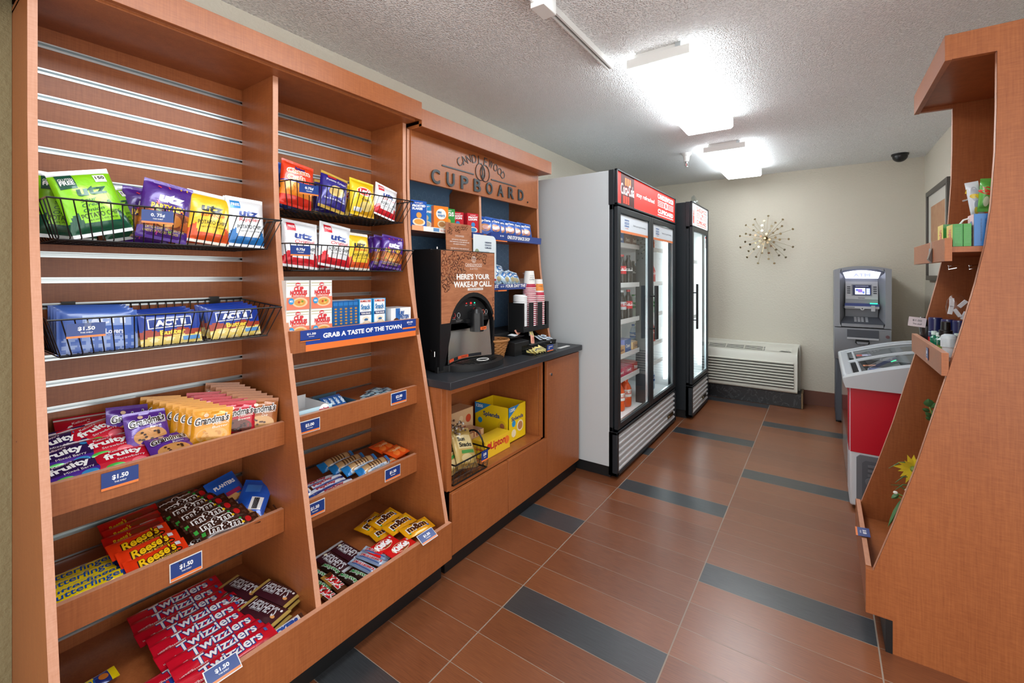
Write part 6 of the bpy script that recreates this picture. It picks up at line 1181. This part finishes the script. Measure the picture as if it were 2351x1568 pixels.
obj('carton', b, T)
def nb(name, lab, x0_, x1_, y0_, y1_, z0_, z1_, c, txt, tc_, extra=()):
    b = MB(); b.box(x0_, x1_, y0_, y1_, z0_, z1_, 'gloss_print', c); b.text(txt, (x1_+.0006, (y0_+y1_)/2, (z0_+z1_)/2+.01), YO, ZO, (y1_-y0_)*.6, None, 'gloss_print', tc_, .03); b.text(txt, ((x0_+x1_)/2, y0_-.0006, (z0_+z1_)/2), XO, ZO, (x1_-x0_)*.6, None, 'gloss_print', tc_, .03)
    for y, z, r, cc in extra: b.cyl((x1_, y, z), (x1_+.0005, y, z), r, 'gloss_print', cc, n=16)
    tag(obj(name, b), lab, 'box')
nb('creamer_box', 'tan creamer box standing at the left back of the cabinet niche', .24, .34, 1.62, 1.93, Z0, Z0+.215, '#d9b48c', 'Creamer', '#a04030', ((1.89, Z0+.16, .022, '#c8402c'), (1.83, Z0+.17, .016, '#e8d0a8')))
nb('small_tan_box', 'small tan box between the creamer box and yellow boxes', .345, .44, 1.78, 1.90, Z0+.085, Z0+.12, '#c9a07a', 'Tea', '#8a4030')
nb('stacked_tea_box', 'yellow tea box beneath the small tan box', .345, .44, 1.78, 1.90, Z0, Z0+.084, '#e8c45a', 'Tea', '#a03a2a')
nb('tea_box', 'yellow and red tea box in front of the open sweetener box', .445, .53, 1.80, 2.02, Z0, Z0+.09, '#f0c52a', 'Lipton', '#c8202c', ((1.99, Z0+.05, .022, '#ee7a2c'), (1.83, Z0+.06, .016, '#d83a24')))
T = thing('wire_hamper', 'black wire hamper of snack bags at the left of the cabinet niche', 'basket', (.50, 1.61, zn))
b = MB(); x0_, x1_, y0_, y1_ = .43, .59, 1.495, 1.735; h_ = .095; W_ = 'black_wire'
for z, e in ((Z0+.004, .0), (Z0+h_, .01)): b.tube([(x0_-e, y0_, z), (x1_+e, y0_, z), (x1_+e, y1_+e, z), (x0_-e, y1_+e, z)], .004, W_, closed=True)
for i in range(12):
    f = i/11; y = y0_+(y1_-y0_)*f; w_ = .008*(1 if i % 2 else -1)
    b.tube([(x1_, y, Z0+.004), (x1_+.003, y+w_, Z0+h_*.35), (x1_+.006, y-w_, Z0+h_*.7), (x1_+.01, y, Z0+h_)], .0013, W_, n=4)
for i in range(8):
    x = x0_+(x1_-x0_)*i/7; b.tube([(x, y1_, Z0+.004), (x, y1_+.01, Z0+h_)], .0013, W_, n=4); b.tube([(x, y0_, Z0+.004), (x, y0_, Z0+h_)], .0013, W_, n=4); b.tube([(x, y0_, Z0+.004), (x, y1_, Z0+.004)], .0013, W_, n=4)
for k in (1, 2): b.tube([(x1_+.004*k, y0_, Z0+h_*k/3), (x1_+.004*k, y1_, Z0+h_*k/3)], .0013, W_, n=4)
obj('wire_frame', b, T)
b = MB(); b.tube([(.47, y1_+.01, Z0+h_)]+[(.51-.06*math.cos(q), y1_-.01+.01, Z0+h_+.075*math.sin(q)) for q in [i*math.pi/10 for i in range(1, 10)]]+[(.56, y1_+.01, Z0+h_)], .0045, W_); obj('handle', b, T)
price_card(T, (x1_+.014, 1.70, Z0+.075), .05, .05, '$3.00', holder=False)
SUN = pack('gold_snack_bag', .13, .19, .04, lambda u, v: '#bfa05a' if v > -.8 else '#8a6a34', [('r', 0, .25, .7, .34, '#d9c38c'), ('t', 'Sun\nSnacks', 0, .25, .6, .26, '#2a2a22', 0, .04), ('r', .1, -.25, .6, .08, '#3f8a3c'), ('e', -.1, -.55, .5, .2, '#d8c08a')], k=3)
put(SUN, 'gold_snack_bag', 'gold snack bag with black letters, front one in the wire hamper', 'snack bag', (.525, 1.635, Z0+.115), 34, -14, 0, 'gold snack bags'); put(SUN, 'gold_snack_bag', 'gold snack bag behind the front one in the wire hamper', 'snack bag', (.475, 1.60, Z0+.12), 26, -8, 0, 'gold snack bags'); put(SUN, 'gold_snack_bag', 'gold snack bag at the left edge of the wire hamper', 'snack bag', (.50, 1.545, Z0+.10), 40, 8, 0, 'gold snack bags', s=.9)
b = MB(); rd = random.Random(9)
for i in range(90): b.sphere((.47+rd.uniform(-.05, .05), 1.60+rd.uniform(-.06, .07), Z0+.215+rd.uniform(-.03, .02)), rd.uniform(.004, .008), 'foil_print', rd.choice(['#8a7a6a', '#4a3a34', '#c9c2ba', '#6a4a3a']), n=6)
tag(obj('wrapped_candies', b), 'clear bag of small foil wrapped candies on top of the wire hamper', 'candies', kind='stuff')
# ------------------------------------------------------------------ cooler stock
def bottle(key, liq, cap, lab1, lab2, txt, h=.22, r=.032, m='gloss_print'):
    b = MB(); pr = [(0, .002), (r*.9, 0), (r, .012), (r, h*.3), (r*.93, h*.36), (r, h*.44), (r, h*.62), (r*.75, h*.76), (r*.42, h*.87), (r*.40, h*.93), (r*.46, h*.93), (r*.46, h), (0, h)]
    cl = [liq]*3+[liq, lab1, lab1, liq, liq, liq, cap, cap, cap]
    b.lathe(pr, m, n=16, cols=cl); b.lathe([(r*1.01, h*.36), (r*1.01, h*.60)], 'paper_print', lab1, n=16); b.lathe([(r*1.02, h*.46), (r*1.02, h*.49)], 'paper_print', lab2, n=16)
    if txt:
        V, Fc, asp = text_geo(txt, .02); w = r*1.9; rr = r*1.03
        for a0 in (0, 2.1, 4.2): b.add([(rr*math.cos(a0+v[0]*w/rr), rr*math.sin(a0+v[0]*w/rr), h*.53+v[1]*h*.09) for v in V], Fc, 'paper_print', lab2)
    return b.mesh(key)
COLA = bottle('cola_bottle', '#1d0c08', '#c8202c', '#d6202c', '#ffffff', 'Coca-Cola'); DIET = bottle('diet_cola_bottle', '#1d0f0c', '#c9ccd0', '#c2c6cb', '#d6202c', 'Diet'); ZERO = bottle('black_label_bottle', '#140a08', '#1a1a1c', '#18181a', '#e8e8e8', 'Zero')
ORJ = bottle('orange_drink_bottle', '#e8621c', '#f08a2c', '#f3f3f1', '#e8621c', 'Fanta', .24, .04); ORB = bottle('big_orange_bottle', '#ea5a1a', '#e84a18', '#f1eeea', '#d84a18', 'Orange', .21, .045)
GRN = bottle('green_label_bottle', '#cfe6d8', '#2f9e4c', '#2aa05a', '#ffffff', 'Sprite', .20); BLU = bottle('blue_label_bottle', '#b9cfe0', '#2f6ab0', '#2f6ab0', '#ffffff', 'Water', .20); REDB = bottle('red_label_bottle', '#c83a3a', '#e8e8e8', '#e0666a', '#ffffff', 'Punch', .20); YEL = bottle('yellow_green_bottle', '#b9c43a', '#3a3a3c', '#5a6a2c', '#e8e8a0', 'Brisk', .20)
cnt = {}
def stand(mesh, kind, lab, x, y, z, grp, cat='bottle', s=1, rz=20):
    o = bpy.data.objects.new(kind, mesh); COL.objects.link(o); o.matrix_world = Matrix.Translation((x, y, z)) @ Matrix.Rotation(R(rz), 4, 'Z') @ Matrix.Scale(s, 4); return tag(o, lab, cat, grp)
sn = {1.53: 'top', 1.245: 'second', .985: 'third', .74: 'fourth', .575: 'fifth'}
for z, ms in ((1.245, (ZERO, DIET, COLA, ZERO)), (.985, (COLA, COLA, DIET, COLA))):
    for j, m_ in enumerate(ms):
        for i in range(5):
            nmm = {COLA: ('cola_bottle', 'red label cola bottle'), ZERO: ('cola_bottle', 'black label cola bottle'), DIET: ('cola_bottle', 'silver label cola bottle')}[m_]
            stand(m_, nmm[0], f'{nmm[1]}, {od[i]} from front, column {("one", "two", "three", "four")[j]}, {sn[z]} shelf, left cooler half', .742-.078*i, 2.885+.13*j, z+.006, 'cola bottles in the left cooler half')
for j in range(4):
    for i in range(4): stand(ORB, 'orange_bottle', f'big orange drink bottle, {od[i]} from front, column {("one", "two", "three", "four")[j]}, on cooler floor', .72-.105*i, 2.87+.135*j, .332, 'orange bottles on the cooler floor')
for j, m_ in enumerate((ORJ, ORJ, BLU, GRN)):
    for i in range(3): stand(m_, 'drink_bottle', f'{("orange", "tall orange", "blue label", "green label")[j]} bottle, {od[i]} from front, top shelf, right cooler half', .73-.09*i, 3.72+.11*j, 1.536, 'right half top bottles') if j < 2 else None
for zi_, z in enumerate((1.245, .985, .74)):
    for j, m_ in enumerate(((ZERO, BLU, GRN, REDB), (GRN, GRN, BLU, GRN), (BLU, GRN, YEL, REDB))[zi_]):
        for i in range(2): stand(m_, 'drink_bottle', f'{ {ZERO: "dark", BLU: "blue label", GRN: "green label", REDB: "red label", YEL: "yellow green"}[m_]} drink bottle, {("front", "behind")[i]}, column {("one", "two", "three", "four")[j]}, {sn[z]} shelf, right cooler half', .742-.078*i, 3.60+.085*j, z+.006, 'small bottles in the right cooler half', s=.85)
for j, m_ in enumerate((YEL, BLU, ZERO, BLU)): stand(m_, 'drink_bottle', f'{("yellow green", "blue label", "dark", "rightmost blue label")[j]} bottle on the floor of the right cooler half', .72, 3.62+.09*j, .332, 'floor bottles in the right cooler half')
bars_ = [carton('brown_snack_carton', .145, .10, .12, '#8a5a3a', [('t', 'Snack', 0, 0, .6, .3, '#f0e0c8', 0, .04)], side='#7a4a30'), carton('blue_snack_carton', .145, .10, .12, '#3a6ab4', [('t', 'Cheese', 0, 0, .6, .3, '#ffffff', 0, .04)], side='#7a86c4'), carton('pink_snack_carton', .15, .07, .14, '#d8486a', [('t', 'Candy', 0, 0, .6, .4, '#ffffff', 0, .04)], side='#e06a84'), carton('tan_snack_carton', .15, .06, .14, '#d8a45a', [('t', 'Cakes', 0, 0, .6, .4, '#7a3a1c', 0, .04)], side='#e0b87a'), carton('red_snack_carton', .15, .07, .14, '#d83a2c', [('t', 'Pizza', 0, 0, .6, .4, '#ffffff', 0, .04)], side='#e0564a')]
for z, seq in ((1.536, (0, 1, 0, 0)), (.746, (4, 3, 1, 3)), (.581, (2, 2, 2, 4))):
    for j, k in enumerate(seq):
        for i in range(3): put(bars_[k], 'snack_carton', f'{("brown", "blue", "pink", "tan", "red")[k]} snack carton, {od[i]} from front, column {("one", "two", "three", "four")[j]}, {sn.get(round(z-.006, 3), "a")} cooler shelf', 'snack box', (.70-.15*i, 2.93+.150*j, z+(.05 if k < 2 else .036)), 0, 0, 0, 'snack cartons in the cooler', s=.92)
for j in range(3): stand(COLA if j else BLU, 'drink_bottle', f'bottle lying low, {od[j]} from the left, on the bottom of the black cooler', .80, 4.40+.10*j, .332, 'black cooler bottles', s=.5)
# ------------------------------------------------------------------ right display stock
zs1, zs2 = 1.4155, 1.0325
GBX = carton('green_laundry_box', .055, .13, .13, '#2f8c34', [('t', 'Gain\nDryer\nSheets', .1, 0, .7, .7, '#5aa85a', 90, 0)], side='#3a9a3a', top='#3f9f3f')
b = MB()
def laundry(name, lab, x0_, x1_, y0_, y1_, h_, cf, cs_, txt, ct):
    b = MB(); b.box(x0_, x1_, y0_, y1_, zs1+.0005, zs1+h_, 'gloss_print', cf); b.quad((x0_-.0006, (y0_+y1_)/2, zs1+h_/2), -YO, ZO, y1_-y0_, h_, 'gloss_print', cs_); b.text(txt, (x0_-.0012, (y0_+y1_)/2, zs1+h_*.45), ZO, YO, h_*.7, (y1_-y0_)*.5, 'gloss_print', ct, .04)
    for k in range(4): b.text('DIRECTIONS USE ONE SHEET PER LOAD', ((x0_+x1_)/2+(k-1.5)*(x1_-x0_)*.16, y0_-.0006, zs1+h_*.5), ZO, -XO, h_*.7, (x1_-x0_)*.05, 'gloss_print', '#8fc28f' if 'green' in lab else '#1c3c6c', 0)
    tag(obj(name, b), lab, 'box', 'laundry boxes on the right display')
laundry('laundry_box', 'green laundry box with yellow red front, nearest the shelf lip', 2.302, 2.327, 2.18, 2.27, .085, '#2e8a30', '#efd83c', 'Gain', '#e0502c')
laundry('laundry_box', 'green laundry box, middle of the three', 2.306, 2.330, 2.062, 2.15, .075, '#2e8a30', '#e8cf30', 'Gain', '#e0502c')
laundry('laundry_box', 'green laundry box, right of the three beside the blue one', 2.3315, 2.350, 2.062, 2.15, .075, '#34922f', '#2e8a30', 'Gain', '#3f9f3f')
laundry('detergent_box', 'blue detergent box with pink front, half behind the side panel', 2.356, 2.420, 2.062, 2.135, .105, '#2573ba', '#f2c8d4', 'Tide', '#2573ba')
b = MB()
def pouch(name, lab, y, u0, v0, u1, v1, c, items, rot):
    q = P((u0+u1)/2, (v0+v1)/2, y=y); a = P(u0, v0, y=y); d = P(u1, v1, y=y); w_, h_ = abs(d.x-a.x), abs(a.z-d.z)
    mh = pack(lab[:9]+name, w_, h_, .03, c, items, k=4, m='gloss_print'); put(mh, name, lab, 'pouch', q, 0, rot, 0, 'hanging laundry pouches', face='-y')
pouch('detergent_pouch', 'white hanging detergent pouch with yellow letters', 2.22, 2222, 418, 2254, 500, '#dfe5ec', [('e', 0, .3, .6, .42, '#b7bcc6'), ('t', 'all', 0, .3, .9, .36, '#e8c62a', 70, .08), ('e', .1, -.35, .5, .3, '#9aa6b4'), ('e', -.2, -.6, .3, .2, '#c9b84a')], 8)
pouch('detergent_pouch', 'green hanging detergent pouch with red letters, by the panel edge', 2.20, 2247, 411, 2276, 485, '#63b54e', [('e', 0, .25, .7, .3, '#7ac85e'), ('t', 'Gain', 0, .25, .85, .3, '#e0402c', 60, .06), ('e', .1, -.4, .5, .3, '#d8e6c0')], -4)
b = MB(); b.tube([(2.36, 2.23, 1.585), (2.40, 2.23, 1.60), (2.50, 2.23, 1.605), (RW-.02, 2.23, 1.605)], .003, 'chrome', n=6); tag(obj('display_hook', b), 'thin metal hook holding the laundry pouches', 'hook')
b = MB(); b.tube([(2.333, 2.12, zs1+.078), (2.342, 2.12, zs1+.092), (2.357, 2.12, zs1+.097)], .003, 'white_paint', n=6); tag(obj('white_string', b), 'short white string loop on top of the green laundry boxes', 'string')
def lth(name, lab, cat, x, y, prof, cols, mat_='gloss_print', mats=None, grp=None):
    b = MB(); b.lathe(prof, mat_, n=20, o=(x, y, zs2+.0005), cols=cols, mats=mats); return tag(obj(name, b), lab, cat, grp)
nv = '#1c2558'
for i, (u, y, w_) in enumerate(((2148, 2.54, .023), (2178, 2.46, .023), (2204, 2.42, .022))):
    q = P(u, 740, y=y); b = MB(); r = w_; z = zs2+.0005
    b.lathe([(0, 0), (r, 0), (r, .050), (r, .053), (r*.98, .054), (r*.98, .106), (r*.9, .111), (0, .111)], 'gloss_print', n=20, o=(q.x, q.y, z), cols=['#dfe8f0', '#dfe8f0', '#9ab4c8', nv, nv, nv, nv]); b.lathe([(r*1.01, .01), (r*1.01, .03)], 'gloss_print', '#d83a3a', n=20, o=(q.x, q.y, z)); b.lathe([(r*1.012, .03), (r*1.012, .05)], 'gloss_print', '#2a6a9a' if i else nv, n=20, o=(q.x, q.y, z))
    tag(obj('spray_can', b), f'spray can with navy blue cap, {("left", "middle", "right")[i]} of the three', 'spray can', 'navy capped cans')
q = P(2128, 770, y=2.585); b = MB(); b.lathe([(0, 0), (.020, 0), (.026, .07), (.024, .072), (.022, .004), (0, .004)], 'gloss_print', '#1e2022', n=20, o=(q.x, q.y, zs2)); 
T = thing('black_cup', 'black tumbler of dark combs at the far end of the lower shelf', 'cup', (q.x, q.y, zs2)); obj('cup', b, T)
b = MB(); rd = random.Random(3)
for i in range(7): a = rd.uniform(0, 6.2); b.tube([(q.x, q.y, zs2+.02), (q.x+.018*math.cos(a), q.y+.018*math.sin(a), zs2+.095), (q.x+.022*math.cos(a+.4), q.y+.022*math.sin(a+.4), zs2+.105)], .004, 'black_plastic', n=5)
obj('combs', b, T)
b = MB(); c_ = Vector((q.x-.035, q.y-.03, zs2+.088)); rt = Vector((1, .1, -.12)).normalized(); up = Vector((.12, 0, 1)).normalized(); b.quad(c_, rt, up, .058, .04, 'paper_print', '#e6dde2'); b.text('$1.00', c_+Vector((0, -.001, .006)), rt, up, .03, .009, 'paper_print', '#4a4a50', 0); b.text('This shelf', c_+Vector((0, -.001, -.008)), rt, up, .03, .006, 'paper_print', '#4a4a50', 0); obj('price_tag', b, T)
for i, (u, y) in enumerate(((2145, 2.39), (2156, 2.33), (2198, 2.34))):
    q = P(u, 790, y=y); lth('mouthwash_bottle', f'small green mouthwash bottle, {("left", "middle", "right")[i]} of three', 'bottle', q.x, q.y, [(0, 0), (.012, 0), (.013, .008), (.013, .042), (.007, .05), (.007, .053), (.009, .054), (.009, .068), (0, .068)], ['#0f7a5a']*5+['#d8f0ea']*3, grp='green mouthwash bottles')
q = P(2171, 770, y=2.245); b = MB(); b.lathe([(0, 0), (.024, 0), (.024, .01), (.024, .05), (.012, .062), (.013, .065), (.013, .067)], 'clear_acrylic', n=20, o=(q.x, q.y, zs2+.0005)); b.lathe([(.0245, .01), (.0245, .03)], 'gloss_print', '#7a9a4a', n=20, o=(q.x, q.y, zs2))
T = thing('pump_bottle', 'clear bottle with black pump top in the middle of the lower shelf', 'bottle', (q.x, q.y, zs2)); obj('bottle', b, T)
b = MB(); b.lathe([(.0, .066), (.019, .066), (.019, .086), (.014, .088), (.013, .117), (0, .119)], 'black_plastic', n=20, o=(q.x, q.y, zs2)); obj('pump_cap', b, T)
q = P(2179, 785, y=2.165); T = thing('deodorant_stick', 'white round deodorant with translucent cap, nearest on the lower shelf', 'deodorant', (q.x, q.y, zs2))
b = MB(); b.lathe([(0, -.0), (.017, 0), (.019, .036), (.022, .04), (.022, .042)], 'gloss_print', '#eef2f5', n=20, o=(q.x, q.y, zs2+.0005)); obj('tube', b, T); b = MB(); b.lathe([(.0225, .036), (.0225, .066), (.020, .075), (.012, .080), (0, .081)], 'gloss_print', '#c9d6dc', n=20, o=(q.x, q.y, zs2+.0005)); obj('cap', b, T)
q = P(2196, 706, y=2.40); b = MB(); b.sphere((q.x, q.y, q.z), .045, 'clear_film', n=12, sc=(.7, .6, 1.2))
T = thing('plastic_wrapped_pack', 'clear plastic bag of white items hanging above the navy cans', 'bag', (q.x, q.y, q.z)); obj('film', b, T)
b = MB()
for dx, dz, a in ((-.015, .02, 0), (.015, .015, 20), (0, -.02, -15), (.02, -.03, 10), (-.018, -.01, 5)): b.add([v for v in MB().box(-.006, .006, -.006, .006, -.016, .016, 'gloss_print').xf(Matrix.Translation((q.x+dx, q.y-.01, q.z+dz)) @ Matrix.Rotation(R(a*2), 4, 'Y')).V], [(3, 2, 1, 0), (4, 5, 6, 7), (0, 1, 5, 4), (1, 2, 6, 5), (2, 3, 7, 6), (3, 0, 4, 7)], 'gloss_print', '#e9ecef')
obj('white_items', b, T)
# flowers on the right deck
T = thing('flower_arrangement', 'artificial yellow flower with buds and leaves behind the near side panel', 'flowers', (2.25, 2.25, .205))
b = MB(); fc = P(2097, 1075, y=2.25)
b2 = MB()
for k in range(16):
    a = k*2*math.pi/16; l_ = .05+.008*(k % 3); d = Vector((math.cos(a)*.9, -.25+.3*math.sin(a*2), math.sin(a))); d.normalize(); s_ = Vector((-d.z, .2, d.x)).normalized()*.009
    b2.add([fc, fc+d*l_*.5+s_, fc+d*l_, fc+d*l_*.5-s_], [(0, 1, 2, 3)], 'petal')
fl = obj('flower_head', b2, T)
obj('flower_center', MB().sphere(fc+Vector((0, -.012, 0)), .012, 'stem', n=8), fl)
b.tube([fc, fc+Vector((.02, .02, -.12)), Vector((2.25, 2.27, .21))], .003, 'stem', n=5)
for (u, v, u2, v2) in ((2093, 1062, 2040, 1075), (2093, 1095, 2055, 1108), (2090, 1115, 2055, 1125), (2085, 1130, 2045, 1113)): 
    A = P(u, v, y=2.26); B = P(u2, v2, y=2.22); mid = (A+B)/2+Vector((0, 0, .012)); b.tube([A+Vector((.05, .02, -.03)), A, mid, B], [.002, .0025, .002, .0006], 'leaf', n=5)
obj('stems', b, T)
b = MB()
for (u, v) in ((2056, 1131), (2056, 1139), (2083, 1126)): q = P(u, v, y=2.24); b.sphere(q, .008, 'bud_white', n=8, sc=(1, .8, .8)); b.tube([q, q+Vector((.05, 0, -.015)), q+Vector((.08, .01, -.1))], .0025, 'stem', n=5)
obj('buds', b, T)
def leafshape(b, base, tip, w_, m_='leaf'):
    d = tip-base; s_ = Vector((-d.z, 0, d.x)).normalized()*w_; n_ = Vector((0, -.006, 0)); v = [base]; 
    for f, ww in ((.25, .8), (.5, 1), (.75, .7)): v += [base+d*f+s_*ww, base+d*f+n_, base+d*f-s_*ww]
    v.append(tip); b.add(v, [(0, 1, 2), (0, 2, 3), (1, 4, 5, 2), (2, 5, 6, 3), (4, 7, 8, 5), (5, 8, 9, 6), (7, 10, 8), (8, 10, 9)], m_, smooth=True)
b = MB(); leafshape(b, P(2064, 1135, y=2.24), P(2046, 1144, y=2.23), .009); leafshape(b, P(2075, 1140, y=2.25), P(2038, 1210, y=2.2), .008)
obj('leaves', b, T)
T = thing('leafy_sprig', 'dark green artificial leaf sprig above the yellow flower', 'plant', (2.3, 2.35, .205)); b = MB()
for (u, v, u2, v2, w_) in ((2134, 935, 2131, 915, .016), (2137, 937, 2160, 925, .010), (2135, 945, 2117, 938, .008), (2140, 958, 2124, 946, .009), (2142, 965, 2124, 957, .008), (2140, 950, 2150, 938, .006)): leafshape(b, P(u, v, y=2.30), P(u2, v2, y=2.28), w_)
obj('leaves', b, T); b = MB(); b.tube([P(2134, 933, y=2.30), P(2140, 950, y=2.30), P(2143, 975, y=2.30), P(2160, 1040, y=2.32), Vector((2.33, 2.35, .21))], .003, 'stem', n=5); obj('stem', b, T)
